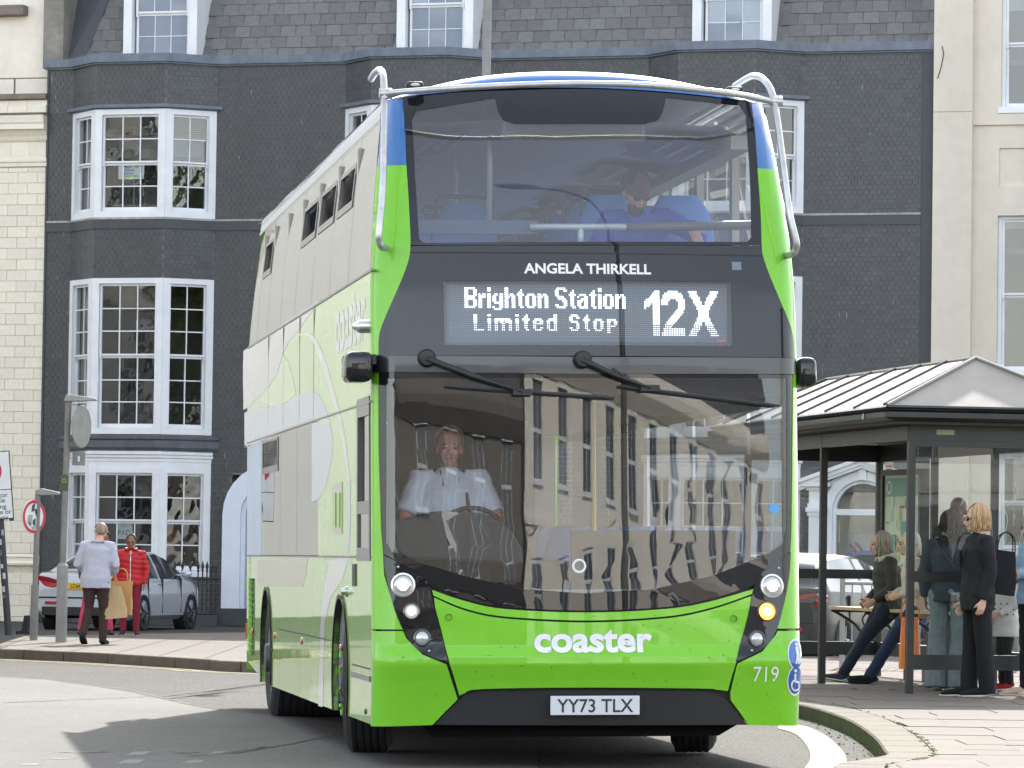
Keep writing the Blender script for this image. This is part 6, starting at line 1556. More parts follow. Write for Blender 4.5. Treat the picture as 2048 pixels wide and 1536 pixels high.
# timetable case on the back panel with map sheet
MC = Matrix.Translation((SWd - .06, 3.35, 0)) @ Matrix.Rotation(-PI / 2, 4, 'Z')
tc_ = empty('timetable_case', M=MS @ Matrix.Translation((SWd - .10, 4.95, 0)) @ Matrix.Rotation(-PI / 2 + .10, 4, 'Z'))
tag(tc_, 'framed route map and timetable case with pale green sheets inside the bus shelter', 'timetable case')
mb = MB(); cw2, c0, c1 = 1.0, .78, 2.12
mb.box(-cw2 / 2, cw2 / 2, 0, .05, c0, c1); ob('case_back', mb, mat('map_paper', srgb(196, 204, 186), .5, noise=[(3, .06)]), tc_)
mb = MB(); mb.box(-cw2 / 2 - .05, -cw2 / 2, -.03, .06, c0 - .05, c1 + .06); mb.box(cw2 / 2, cw2 / 2 + .05, -.03, .06, c0 - .05, c1 + .06); mb.box(-cw2 / 2, cw2 / 2, -.03, .06, c1, c1 + .06); mb.box(-cw2 / 2, cw2 / 2, -.03, .06, c0 - .05, c0); mb.box(-.03, .03, .04, .07, 0, c0 - .05); ob('case_frame', mb, m_shel, tc_)
mr = random.Random(5)
for k in range(16):
    x, z = mr.uniform(-.46, .3), mr.uniform(c0 + .1, c1 - .3); w, h = mr.uniform(.06, .2), mr.uniform(.05, .2); mb = MB(); mb.box(x, x + w, -.004 - k * .0004, -.001, z, z + h)
    ob('map_area', mb, mat('map_ink', srgb(*mr.choice([(170, 196, 150), (176, 204, 190), (206, 206, 180), (190, 210, 200), (216, 212, 190)])), .6), tc_)
mb = MB(); mb.box(-.46, .46, -.012, -.01, c1 - .22, c1 - .03); hd = ob('map_heading', mb, mat('map_heading_teal', srgb(128, 166, 156), .6), tc_)
mb = MB(); mb.lathe([(.05, 0), (.05, .003), (.07, .003), (.07, 0)], 20, Matrix.Translation((-.34, -.013, c1 - .125)) @ Matrix.Rotation(PI / 2, 4, 'X')); ob('map_emblem', mb, m_signw, hd)
for (x, z, w, h, c) in ((-.3, 1.3, .14, .2, (110, 160, 160)), (.0, 1.38, .2, .26, (120, 160, 156)), (-.05, 1.78, .12, .02, (200, 70, 80)), (-.42, 1.62, .06, .015, (200, 90, 90)), (-.1, 1.0, .3, .08, (150, 190, 160))):
    mb = MB(); mb.box(x, x + w, -.015, -.013, z, z + h); ob('map_panel', mb, mat('map_panel_ink', srgb(*c), .6), tc_)
mb = MB()
for k in range(5):
    P = [Vector((mr.uniform(-.45, -.2), -.012, c0 + .15 + k * .13))]
    for j in range(8): P.append(P[-1] + Vector((.1, 0, mr.uniform(-.06, .06))))
    mb.tube([q_ for q_ in P if abs(q_.x) < .48], .006, 4)
ob('map_routes', mb, mat('map_route_ink', srgb(150, 150, 150), .6), tc_)
p_ = sl(1773, 925, SLn - .1)
mb = MB(); mb.box(p_.x - .045, p_.x + .045, 0, .006, p_.z - .15, p_.z + .15); ns = ob('no_smoking_notice', mb, mat('notice_white', srgb(214, 206, 190), .6), None, M=MS @ Matrix.Translation((0, SLn - .2, 0)))
tag(ns, 'narrow white no smoking notice on the shelter beside the route map', 'notice')
mb = MB(); mb.lathe([(.025, 0), (.033, .002), (.025, .002)], 18, Matrix.Translation((p_.x, -.002, p_.z + .08)) @ Matrix.Rotation(PI / 2, 4, 'X')); mb.box(p_.x - .004, p_.x + .004, -.004, -.001, p_.z + .05, p_.z + .11, Matrix()); mb.box(p_.x - .035, p_.x + .035, -.003, -.001, p_.z - .05, p_.z - .03); ob('notice_print', mb, m_signr, ns)
mb = MB()
for k in range(3): mb.box(p_.x - .035, p_.x + .03, -.003, -.001, p_.z - .08 - k * .022, p_.z - .07 - k * .022)
ob('notice_text', mb, m_signk, ns)
# perch bench of timber slats on iron brackets
be = empty('perch_bench', M=MS @ Matrix.Translation((SWd - .22, 2.3, 0))); tag(be, 'slatted timber perch bench on curved iron brackets inside the bus shelter', 'bench')
m_wood = mat('pale_timber', srgb(176, 152, 120), .7, noise=[(6, .12)], streak=(3, .2, (14, 1, 14)))
BH = .74
for k in range(5): ob('slat', MB().box(-.42 + k * .085, -.345 + k * .085, -.9, 3.55, BH - .035, BH), m_wood, be, bevel=.006)
for y in (-.7, .7, 2.1, 3.4):
    mb = MB(); mb.tube(cr([(.06, y, BH - .36), (-.05, y, BH - .33), (-.18, y, BH - .18), (-.40, y, BH - .05)], 5), .016, 6); mb.box(-.43, .07, y - .02, y + .02, BH - .06, BH - .036); mb.tube([(-.02 + .07 * math.cos(t), y, BH - .14 + .07 * math.sin(t)) for t in [2 * PI * i / 14 for i in range(15)]], .01, 5); ob('bracket', mb, m_iron, be)
# grey guard rail behind the shelter
g0 = gnd(1684, 1322, KH); Y_ = 50.0; g0 = aty(1684, 1280, Y_); gr_ = empty('guard_rail', loc=(g0.x, Y_, KH), rz=-.05); tag(gr_, 'grey steel pedestrian guard rail behind the bus shelter', 'guard rail')
gm = mat('grey_rail_paint', srgb(150, 148, 142), .6, .2, noise=(8, .12))
for x in (0, 2.0, 4.0): ob('post', MB().tube([(x, 0, 0), (x, 0, 1.03)], .03, 8), gm, gr_)
for z in (.18, .97): ob('rail', MB().tube([(0, 0, z), (4.0, 0, z)], .022, 8), gm, gr_)
gb = MB().tube([(0, 0, .18), (0, 0, .97)], .009, 5).mesh('bar', gm)
for k in range(1, 36):
    if k % 18: ob('bar', gb, None, gr_, M=Matrix.Translation((k * 4 / 36, 0, 0)))

# ================================================================ cars
m_tint = mat('car_glass', (.02, .024, .028), .06, spec=.3, coat=.0)
m_redl = mat('tail_lamp_red', srgb(150, 18, 30), .12, coat=1, coat_rough=.02, noise=(9, .25))
m_alloy = mat('alloy_wheel', srgb(96, 98, 100), .35, .7)
def car(name, label, paint, M, length=4.2, width=1.78, height=1.43, style='hatch', plate=None):
    t = empty(name, M=M); tag(t, label, 'car')
    L = length; W = width / 2
    # side profile stations: x from rear (0) to nose (L): (x, sill z, belt z, roof z or bonnet z, half width belt, half width roof)
    def prof(s):
        if style == 'hatch':
            top = [(0, .80), (.02, .98), (.05, 1.04), (.12, 1.28), (.2, 1.39), (.32, 1.43), (.5, 1.42), (.6, 1.33), (.70, 1.06), (.76, .98), (.9, .86), (.97, .72), (1, .58)]
        else:
            top = [(0, .74), (.02, .96), (.04, 1.02), (.16, 1.06), (.24, 1.24), (.36, 1.42), (.5, 1.43), (.6, 1.34), (.70, 1.06), (.76, .98), (.9, .86), (.97, .72), (1, .58)]
        for (a, b), (c, d) in zip(top, top[1:]):
            if s <= c: q = (s - a) / (c - a); return (b + (d - b) * q) * height / 1.43
        return top[-1][1]
    def belt(s): return min(prof(s) - .005, (.96 - .06 * s) * height / 1.43 + .0)
    ns = 41; body = MB(); gl_ = MB(); rows = []
    for i in range(ns):
        s = i / (ns - 1); x = L * s
        e = 1 - .16 * max(0, (s - .80) / .2) ** 2 - .13 * max(0, (.10 - s) / .10) ** 2
        zt = prof(s); zb_ = belt(s); zs = .20 + .06 * max(0, (s - .9) / .1) + .08 * max(0, (.06 - s) / .06); wb = W * e; k = max(0, min(1, (zt - zb_) / .44)); wr = wb * (1 - .30 * k)
        R = [(x, wb * .86, zs - .02), (x, wb * .98, zs + .06), (x, wb, .5), (x, wb * .985, .68), (x, wb * .955, zb_ - .02), (x, wb * .94, zb_), (x, wb * .94 + (wr - wb * .94) * .5, zb_ + (zt - zb_) * .5), (x, wr, zb_ + (zt - zb_) * .90), (x, wr * .86, zb_ + (zt - zb_) * .975 + .0), (x, wr * .45, zt + .012 * k), (x, 0, zt + .018 * k)]
        rows.append(R)
    full = [R + [(p_[0], -p_[1], p_[2]) for p_ in R[-2::-1]] for R in rows]
    nC = len(full[0]); body = MB(); body.grid(full)
    body.add(full[0], [tuple(range(nC))]); body.add(full[-1], [tuple(reversed(range(nC)))])
    faces = body.f; mi = [0] * len(faces)
    wheel_x = (.19 * L, .80 * L)
    def is_glass(i, j):
        s = (i + .5) / (ns - 1); jj = j if j < nC // 2 else nC - 2 - j
        z0 = prof(s) - belt(s)
        if jj in (5, 6) and .09 < s < .69 and z0 > .12: return not (abs(s - .42) < .012 or abs(s - .20) < .012)
        if jj >= 8 and (.60 < s < .70): return True
        if jj >= 8 and style == 'hatch' and .05 < s < .17: return True
        if jj >= 8 and style != 'hatch' and .17 < s < .34: return True
        return False
    q = 0
    for i in range(ns - 1):
        for j in range(nC - 1):
            if is_glass(i, j): mi[q] = 1
            q += 1
    body.m = mi
    b_ = ob('body', body, [paint, m_tint], t, smooth=32)
    for wx_ in wheel_x:
        for sy in (-1, 1):
            Mw = Matrix.Translation((wx_, sy * (W - .02), .315)) @ Matrix.Rotation(-sy * PI / 2, 4, 'X')
            mb = MB(); mb.lathe([(.0, .006), (.37, .006), (.372, -.2)], 24, Mw); ob('wheel_arch', mb, m_black, t)
            mb = MB(); mb.lathe([(.2, .0), (.22, .018), (.29, .024), (.315, -.005), (.315, -.18), (.2, -.2)], 28, Mw @ Matrix.Translation((0, 0, .012))); w = ob('wheel', mb, m_rubber, t, smooth=40)
            mb = MB(); mb.lathe([(.2, .012), (.19, -.02), (.17, -.05)], 24, Mw @ Matrix.Translation((0, 0, .012)))
            for a in range(5):
                tt = 2 * PI * a / 5; mb.tube([Mw @ Vector((.04 * math.cos(tt), .04 * math.sin(tt), .014)), Mw @ Vector((.195 * math.cos(tt), .195 * math.sin(tt), .02))], [.032, .022], 6)
            mb.lathe([(.05, .03), (.0, .034)], 12, Mw); ob('rim', mb, m_alloy, w, smooth=40)
    def onrear(y, z, d=.012):
        # rear surface x at half width y
        return (-d + .03 * (abs(y) / W) ** 3 * 2, y, z)
    for sy in (-1, 1):
        P = [(.36, .84), (.60, .90), (.80, .93), (.845, .86), (.84, .76), (.70, .74), (.50, .72), (.40, .78)]
        mb = MB(); mb.prism(P, lambda a, c, d: (d + .10 * max(0, (a - .5) / .34) ** 1.6 * .9 - .012, sy * min(a, W * .985) , c), 0, .05)
        mb.prism([(0.02, .93), (.26, .90), (.30, .82), (.05, .75)], lambda a, c, d: (a, sy * (W * (.965 + .012 * min(1, a / .2)) + d), c), .012, -.02); ob('tail_lamp', mb, m_redl, t, bevel=.012)
        mb = MB(); mb.box(-.02, .02, sy * .5 - .14, sy * .5 + .14, .44, .49); ob('reflector', mb, m_redl, t)
        mb = MB(); mb.ell((.655 * L, sy * (W + .10), .98), (.06, .11, .075), 12, 8); mb.box(.645 * L, .67 * L, min(sy * (W - .1), sy * (W + .04)), max(sy * (W - .1), sy * (W + .04)), .94, .97); ob('wing_mirror', mb, paint, t, smooth=True)
        mb = MB(); mb.tube([(.42 * L - .22, sy * (W * .965 + .012), .80), (.42 * L - .02, sy * (W * .965 + .012), .805)], .014, 6); ob('door_handle', mb, paint, t)
        mb = MB()
        for s in (.25, .43, .67): mb.box(s * L - .003, s * L + .003, min(sy * (W * .93), sy * (W * 1.0 + .002)), max(sy * (W * .93), sy * (W * 1.0 + .002)), .3, .9)
        ob('door_gap', mb, m_black, t)
        mb = MB(); mb.prism([(.55, .66), (.80, .72), (.83, .62), (.6, .58)], lambda a, c, d: (L - .05 - .35 * max(0, (a - .5) / .3) ** 1.5 + d, sy * a * .86 / .83, c), 0, .05); ob('headlight', mb, m_lens, t)
    mb = MB(); mb.box(-.025, .03, -W * .8, W * .8, .25, .40); mb.box(-.012, .03, -W * .88, W * .88, .54, .57); ob('bumper_trim', mb, m_black, t, bevel=.01)
    mb = MB(); mb.box(-.03, .02, -.26, .26, .70, .81); np_ = ob('number_plate', mb, mat('plate_yellow', srgb(214, 178, 32), .4), t)
    if plate: ob('plate_lettering', text_on(plate, .095, lambda a, c: (-.033, -a * .82, .722 + c), 'CENTER', .001), m_signk, np_)
    mb = MB(); mb.box(L - .04, L + .01, -.55, .55, .34, .62); ob('grille', mb, m_black, t)
    return t
m_silver = mat('silver_car_paint', srgb(186, 190, 197), .32, .3, coat=1, coat_rough=.02)
m_grey_c = mat('grey_car_paint', srgb(54, 53, 50), .5, .0, spec=.2, coat=.15, coat_rough=.05)
m_bluec = mat('blue_car_paint', srgb(54, 66, 108), .5, .0, spec=.2, coat=.15, coat_rough=.05)
def car_at(u, v, y, yaw):     # rear left corner of the car appears at (u, v)
    p_ = aty(u, v, y); R = Matrix.Rotation(yaw, 4, 'Z'); return R, p_
# silver hatchback at the left: rear towards us, heading away to the right
yaw = math.radians(75); R = Matrix.Rotation(yaw, 4, 'Z')
pc_ = aty(160, 1270, 74.0); M = Matrix.Translation((pc_.x, 74.0, 0)) @ R
car('parked_car', 'silver parked car with red tail lamps and yellow plate behind the man in cap', m_silver, M, 4.0, 1.74, 1.36, 'saloon', 'LC64 XKA')
yaw = math.radians(66); pc_ = aty(1512, 1270, 56.0)
car('parked_car', 'shiny grey estate car with red tail lamp, seen through the shelter beside the bus', m_grey_c, Matrix.Translation((pc_.x, 56.0, 0)) @ Matrix.Rotation(yaw, 4, 'Z'), 4.3, 1.8, 1.43, 'hatch')
pc_ = aty(1700, 1270, 66.0)
car('parked_car', 'blue car standing sideways behind the grey guard rail', m_bluec, Matrix.Translation((pc_.x + 2.6, 67.5, 0)) @ Matrix.Rotation(math.radians(165), 4, 'Z'), 4.5, 1.8, 1.52, 'hatch')
# ================================================================ people
from mathutils import noise as mnoise
def cloth(name, c, rough=.85, nz=.08, sc=9, b=.25, **k): return mat(name, srgb(*c), rough, spec=.3, noise=[(sc, nz), (60, nz * .6)], bump=[(120, .12, .004), (14, b, .012)], **k)
def skin(name, c): return mat(name, srgb(*c), .5, spec=.4, noise=[(14, .06)])
def bake(mb, voxel, name, mats, relax=2, wrinkle=None):
    """join overlapping shapes into one continuous skin"""
    me = bpy.data.meshes.new('t'); me.from_pydata([tuple(v) for v in mb.v], [], mb.f)
    o = bpy.data.objects.new('t', me); COL.objects.link(o)
    r = o.modifiers.new('r', 'REMESH'); r.mode = 'VOXEL'; r.voxel_size = voxel; r.adaptivity = 0
    if relax: s = o.modifiers.new('s', 'SMOOTH'); s.iterations = relax; s.factor = .5
    dg = bpy.context.evaluated_depsgraph_get(); out = bpy.data.meshes.new_from_object(o.evaluated_get(dg)); bpy.data.objects.remove(o); bpy.data.meshes.remove(me)
    out.name = name; out.materials.clear()
    for m in (mats if isinstance(mats, list) else [mats]): out.materials.append(m)
    if wrinkle:
        out.update(); co = [v.co.copy() for v in out.vertices]; no = [v.normal.copy() for v in out.vertices]
        for v, c, n in zip(out.vertices, co, no): v.co = c + n * wrinkle(c)
    out.polygons.foreach_set('use_smooth', [True] * len(out.polygons)); out.update(); return out
def folds(amp=.006, sc=(9, 9, 16), seed=0):
    off = Vector((seed * 7.1, seed * 3.3, 0))
    def f(c): return amp * (mnoise.noise(Vector((c.x * sc[0], c.y * sc[1], c.z * sc[2])) + off) + .5 * mnoise.noise(Vector((c.x * sc[0] * 2.3, c.y * sc[1] * 2.3, c.z * sc[2] * 1.7)) + off))
    return f
def quilt(amp=.012, pitch=.085):
    def f(c): return amp * (abs(math.sin(PI * (c.z + .02 * math.sin(c.x * 9)) / pitch)) - .6) + .004 * mnoise.noise(c * 22)
    return f
def hand(mb, w, d, pn, k=1.0, curl=.5, thumb_side=1):
    d = Vector(d).normalized(); pn = Vector(pn); pn = (pn - d * pn.dot(d)).normalized(); s = d.cross(pn)
    mb.tube([w - d * .02 * k, w + d * .03 * k, w + d * .085 * k], [(.026 * k, .018 * k), (.038 * k, .017 * k), (.040 * k, .014 * k)], 10, side=s)
    for i, (o, L) in enumerate(((-.030, .062), (-.010, .075), (.010, .07), (.029, .055))):
        b = w + d * .08 * k + s * o * k; p1 = b + (d * math.cos(curl * .6) + pn * math.sin(curl * .6)) * L * .5 * k; p2 = p1 + (d * math.cos(curl * 1.6) + pn * math.sin(curl * 1.6)) * L * .5 * k
        mb.tube([b - d * .02 * k, b, p1, p2], [.009 * k, .0095 * k, .0088 * k, .006 * k], 7)
    b = w + d * .03 * k - s * thumb_side * .032 * k; t = (d * .75 - s * thumb_side * .55 + pn * .35).normalized()
    mb.tube([b, b + t * .035 * k, b + t * .05 * k + (d * .8 + pn * .3).normalized() * .022 * k], [.012 * k, .0105 * k, .007 * k], 7)
DEF = dict(pelvis=(0, 0, .93), waist=(0, .0, 1.06), chest=(0, .01, 1.27), neck=(0, .015, 1.435), head=(0, -.02, 1.575),
           shl=(-.185, .01, 1.385), shr=(.185, .01, 1.385), ell=(-.235, .03, 1.11), elr=(.235, .03, 1.11), wrl=(-.225, -.05, .87), wrr=(.225, -.05, .87),
           hpl=(-.095, 0, .90), hpr=(.095, 0, .90), knl=(-.105, -.02, .49), knr=(.105, -.02, .49), anl=(-.11, .02, .09), anr=(.11, .02, .09), tol=(-.13, -.16, .03), tor=(.13, -.16, .03))
def person(label, loc, rz, H=1.7, pose=None, top=None, legs=None, skin_m=None, hair=None, shoe=None, sole=None, bulk=1.0, hyaw=0.0, hpitch=0.0, hroll=0.0, sleeves='long', hem=.88, flare=0.0, wrinkle=None, lwr=None, extra=None, M=None, group=None, vox=.0095, hands=None, neck_w=1.0, lap=0.0):
    k = H / 1.70; J = {n: Vector(p) for n, p in DEF.items()}
    for n, p in (pose or {}).items(): J[n] = Vector(p)
    J = {n: p * k for n, p in J.items()}
    Mx = M if M is not None else Matrix.Translation(loc) @ Matrix.Rotation(rz, 4, 'Z')
    t = empty('person', M=Mx); tag(t, label, 'person', group)
    side_ = (J['shr'] - J['shl']).normalized(); hs = (J['hpr'] - J['hpl']).normalized()
    # --- the body, one continuous skin
    b = MB()
    b.tube([J['pelvis'] - Vector((0, 0, .06 * k)), J['pelvis'], J['waist'], J['chest'], J['neck'] - Vector((0, 0, .05 * k)), J['neck']], [(.12 * k, .09 * k), (.155 * k, .11 * k), (.135 * k, .095 * k), (.16 * k, .11 * k), (.13 * k, .075 * k), (.055 * k, .055 * k)], 14, side=side_)
    HM = Matrix.Translation(J['head']) @ Matrix.Rotation(hyaw, 4, 'Z') @ Matrix.Rotation(hpitch, 4, 'X') @ Matrix.Rotation(hroll, 4, 'Y') @ Matrix.Scale(k, 4)
    b.tube([J['neck'] - Vector((0, 0, .05 * k)), J['neck'], HM @ Vector((0, .02, -.06))], [.058 * k * neck_w, .054 * k * neck_w, .052 * k * neck_w], 10)
    def he(c, r): b.ell((0, 0, 0), r, 14, 10, M=HM @ Matrix.Translation(c))
    he((0, .012, .035), (.074, .093, .088)); he((0, -.022, -.03), (.060, .066, .082)); he((0, -.05, -.088), (.034, .034, .028)); he((0, -.078, .012), (.058, .022, .016))
    b.tube([HM @ Vector((0, -.084, .012)), HM @ Vector((0, -.104, -.022)), HM @ Vector((0, -.112, -.034)), HM @ Vector((0, -.088, -.044))], [.009 * k, .012 * k, .015 * k, .009 * k], 8)
    for s in (-1, 1):
        he((s * .076, .012, -.018), (.010, .020, .032)); he((s * .034, -.068, -.03), (.024, .020, .022)); he((0, -.082, -.062), (.024, .012, .008)); he((0, -.079, -.074), (.021, .013, .009))
    for s, n in ((-1, 'l'), (1, 'r')):
        S, E, W = J['sh' + n], J['el' + n], J['wr' + n]
        b.tube([S + Vector((-s * .06 * k, 0, .0)), S, S.lerp(E, .5), E, E.lerp(W, .35), W], [.05 * k, .052 * k, .044 * k, .036 * k, .038 * k, .026 * k], 10)
        hd = (hands or {}).get(n, {}); dd = hd.get('dir', (W - E)); hand(b, W, dd, hd.get('pn', (-s * .9, -.2, 0)), k, hd.get('curl', .55), s * hd.get('thumb', 1))
        b.tube([J['hp' + n] + Vector((0, 0, .02)), J['hp' + n].lerp(J['kn' + n], .4), J['kn' + n], J['kn' + n].lerp(J['an' + n], .35), J['an' + n], J['an' + n] - Vector((0, 0, .04 * k))], [.085 * k, .075 * k, .052 * k, .052 * k, .034 * k, .034 * k], 10)
    body = ob('body', bake(b, vox, 'body', skin_m, 2), None, t)
    # --- face
    for s in (-1, 1): ob('eye', MB().ell((0, 0, 0), (.0125, .008, .007), 8, 6, M=HM @ Matrix.Translation((s * .032, -.0865, -.004))), m_eye, t, smooth=True)
    for s in (-1, 1): ob('eyebrow', MB().tube([HM @ Vector((s * .018, -.0975, .016)), HM @ Vector((s * .034, -.094, .021)), HM @ Vector((s * .05, -.083, .016))], [.0035 * k, .005 * k, .003 * k], 6), (hair or {}).get('m', m_brow) if (hair or {}).get('brow') else m_brow, t)
    f = MB(); f.tube([HM @ Vector((-.022, -.088, -.068)), HM @ Vector((0, -.097, -.066)), HM @ Vector((.022, -.088, -.068))], [.003 * k, .0065 * k, .003 * k], 6); ob('mouth', f, m_lip, t, smooth=True)
    # --- trousers
    if legs is not None:
        g = MB(); fl = flare; up = 1.05
        g.tube([J['pelvis'] - hs.cross(Vector((0, 0, 0))) - Vector((0, 0, .07 * k)), J['pelvis'], J['waist'] - Vector((0, 0, .02))], [(.15 * k * up, .11 * k * up), (.178 * k * up, .128 * k * up), (.15 * k, .112 * k)], 14, side=hs)
        for s, n in ((-1, 'l'), (1, 'r')):
            A, K_, N_ = J['hp' + n], J['kn' + n], J['an' + n]
            e = N_ + (N_ - K_).normalized() * (.025 if fl < .02 else .06) * k
            g.tube([A + (A - K_).normalized() * .05, A, A.lerp(K_, .4), K_, K_.lerp(N_, .5), e], [.095 * k, .104 * k * bulk, .092 * k, (.068 + fl * .5) * k, (.062 + fl * .8) * k, (.057 + fl) * k], 12)
        ob('trousers', bake(g, .011, 'trousers', legs, 2, lwr or folds(.007, (7, 7, 13), H)), None, t)
    # --- coat or shirt
    if top is not None:
        g = MB(); q = bulk; hz = hem * k; P0 = J['pelvis'].copy(); P0.z = P0.z + (hz - .93 * k) if abs(lap) < .01 else P0.z - .02
        secs = [(P0, .178 * q, .130 * q)]
        if P0.z < J['pelvis'].z - .02: secs.append((J['pelvis'], .182 * q, .135 * q))
        secs += [(J['waist'], .163 * q, .122 * q), (J['waist'].lerp(J['chest'], .55), .172 * q, .13 * q), (J['chest'] + Vector((0, 0, .03 * k)), .178 * q, .132 * q), (J['neck'] - Vector((0, 0, .055 * k)), .150 * (.6 + .4 * q), .092 * (.6 + .4 * q)), (J['neck'] - Vector((0, 0, .012 * k)), .085, .078), (J['neck'] + Vector((0, .004, .012 * k)), .07, .068)]
        g.tube([s[0] for s in secs], [(s[1] * k, s[2] * k) for s in secs], 18, side=side_)
        for s, n in ((-1, 'l'), (1, 'r')):
            S, E, W = J['sh' + n], J['el' + n], J['wr' + n]; qa = .55 + .45 * q
            pts = [S + Vector((-s * .09 * k, 0, .01)), S + Vector((0, 0, .0)), S.lerp(E, .5), E]; rr = [.055 * k * qa, .071 * k * qa, .062 * k * qa, .056 * k * qa]
            if sleeves == 'long': pts += [E.lerp(W, .5), E.lerp(W, .97)]; rr += [.052 * k * qa, .042 * k * qa]
            elif sleeves == 'short': pts[-1] = S.lerp(E, .85); rr[-1] = .064 * k
            g.tube(pts, rr, 12)
        ob('coat', bake(g, .0105, 'coat', top, 2, wrinkle or folds(.008, (8, 8, 11), H * 3)), None, t)
    # --- shoes
    if shoe is not None:
        for s, n in ((-1, 'l'), (1, 'r')):
            A, T = J['an' + n], J['to' + n]; d = (T - A); flat = Vector((d.x, d.y, d.z)); L = flat.length; dd = flat.normalized(); up = Vector((0, 0, 1)); x = dd.cross(up).normalized(); up = x.cross(dd).normalized()
            base = A - up * .055 * k * (1 if True else 0)
            heel = A - dd * .055 * k; g = MB()
            low = min(A.z, T.z)
            so = T.lerp(A, 0); Z0 = Vector((0, 0, 0))
            pth = [heel + up * -.03 * k, A - up * .035 * k + dd * .03 * k, A.lerp(T, .62) - up * .012 * k + up * 0, T + dd * .045 * k * 1 + up * .008 * k, T + dd * .075 * k]
            g.tube(pth, [(.032 * k, .034 * k), (.040 * k, .048 * k), (.046 * k, .035 * k), (.043 * k, .024 * k), (.02 * k, .014 * k)], 12, side=x)
            g.tube([A + up * .01 * k, A - up * .04 * k], [.043 * k, .045 * k], 10)
            sh = ob('shoe', bake(g, .007, 'shoe', shoe, 2), None, t)
            if sole is not None:
                g = MB(); zt = -.028
                g.tube([heel - up * .058 * k - dd * .008 * k, A - up * .066 * k + dd * .03 * k, A.lerp(T, .62) - up * .047 * k, T + dd * .045 * k - up * .012 * k, T + dd * .08 * k + up * .002 * k], [(.034 * k, .012 * k), (.043 * k, .014 * k), (.05 * k, .014 * k), (.046 * k, .012 * k), (.02 * k, .008 * k)], 12, side=x); ob('sole', g, sole, sh, smooth=True)
    # --- hair
    if hair and hair.get('style') != 'bald':
        hm_ = hair['m']; g = MB(); hr = random.Random(int(H * 1000) + len(label)); st = hair['style']; L = hair.get('len', .1); face = hair.get('face', .85)
        top_h = .038
        for layer in (0, 1, 2):
            n = 64
            for i in range(n):
                ph = face + (2 * PI - 2 * face) * (i + hr.uniform(-.3, .3)) / (n - 1); a = ph - PI / 2     # 0 = forward (-y)
                R = [(.083 + .0055 * layer, .099 + .006 * layer, .095 + .006 * layer)][0]; P = []
                th1 = PI * .5 if L > .03 else PI * (.40 if abs(ph - PI) > 1.2 else .62)
                sweep = hair.get('sweep', 0)
                for j in range(6):
                    th = .08 + (th1 - .08) * j / 5; aa = a + sweep * (1 - j / 5)
                    P.append(Vector((R[0] * math.sin(th) * math.cos(aa), .018 + R[1] * math.sin(th) * math.sin(aa), .035 + R[2] * math.cos(th))))
                d = P[-1].copy(); Lx = L * hr.uniform(.85, 1.1)
                if Lx > .02:
                    w = hair.get('wave', .0)
                    for j in range(1, 5): P.append(Vector((d.x * (1 - .008 * j * j) + w * math.sin(j * 1.7 + i), d.y * (1 + .0 * j) + w * math.cos(j * 1.3 + i * 2), d.z - Lx * j / 4)))
                P = [HM @ p for p in P]; w0 = .0085 * k
                rad = [(w0 * .7, .004 * k)] + [(w0 * hr.uniform(.8, 1.2), .005 * k)] * (len(P) - 2) + [(w0 * .3, .002 * k)]
                g.tube(P, rad, 5, caps=False)
        g.ell((0, 0, 0), (.077, .094, .088), 16, 10, M=HM @ Matrix.Translation((0, .026, .043)))
        ob('hair', g, hm_, t, smooth=True)
    if extra: extra(t, HM, J, k)
    return t
m_eye = mat('eye', (.03, .02, .018), .15); m_brow = mat('brow_hair', srgb(60, 46, 38), .8); m_lip = mat('lip', srgb(150, 84, 76), .5)
sk_f = skin('fair_skin', (206, 158, 136)); sk_p = skin('pink_skin', (214, 168, 148)); sk_b = skin('brown_skin', (142, 98, 76)); sk_d = skin('dark_brown_skin', (74, 50, 40)); sk_r = skin('ruddy_skin', (196, 128, 106))
def hairm(name, c, i=.35): return mat(name, srgb(*c), .6, spec=.18, island=i)
m_shoe_k = cloth('black_shoe', (24, 24, 26), .6); m_sole_w = mat('white_sole', srgb(200, 198, 190), .6)
def cap(t, HM, col, col2=None, back=False, m2=None):
    m_c = cloth('cap_cloth', col); g = MB(); rows = []
    for j in range(7):
        th = PI * .5 * j / 6 * 1.04; rows.append([HM @ Vector((.086 * math.sin(th) * math.cos(2 * PI * i / 20), .014 + .106 * math.sin(th) * math.sin(2 * PI * i / 20), .030 + .108 * math.cos(th))) for i in range(20)])
    g.grid(rows, closed=True); c = ob('cap', g, m_c, t, smooth=True)
    g = MB(); g.grid([[HM @ Vector((.084 * math.cos(PI + PI * i / 12), .014 + (.104 + r) * math.sin(PI + PI * i / 12) , .03 - .0 - r * .25 - .1 * r * abs(math.cos(PI * i / 12)))) for i in range(13)] for r in (-.01, .03, .065)]); ob('peak', g, m2 or m_c, c, smooth=True)
    return c
def glasses(t, HM, col=(24, 22, 22), dark=True):
    g = MB()
    for s in (-1, 1):
        g.tube([HM @ Vector((s * .05, -.092, .004)), HM @ Vector((s * .078, -.04, .004)), HM @ Vector((s * .08, .02, -.004))], .0035, 5)
        if not dark: g.tube([HM @ Vector((s * .033 + .024 * math.cos(2 * PI * i / 12), -.101 + .006 * abs(math.cos(2 * PI * i / 12)), -.003 + .018 * math.sin(2 * PI * i / 12))) for i in range(13)], .0026, 4)
    g.tube([HM @ Vector((-.012, -.103, .004)), HM @ Vector((.012, -.103, .004))], .003, 4)
    if dark:
        for s in (-1, 1): g.ell((0, 0, 0), (.027, .008, .02), 10, 6, M=HM @ Matrix.Translation((s * .033, -.099, -.002)))
    ob('sunglasses' if dark else 'spectacles', g, mat('frame_dark', srgb(*col), .15, coat=1), t, smooth=True)
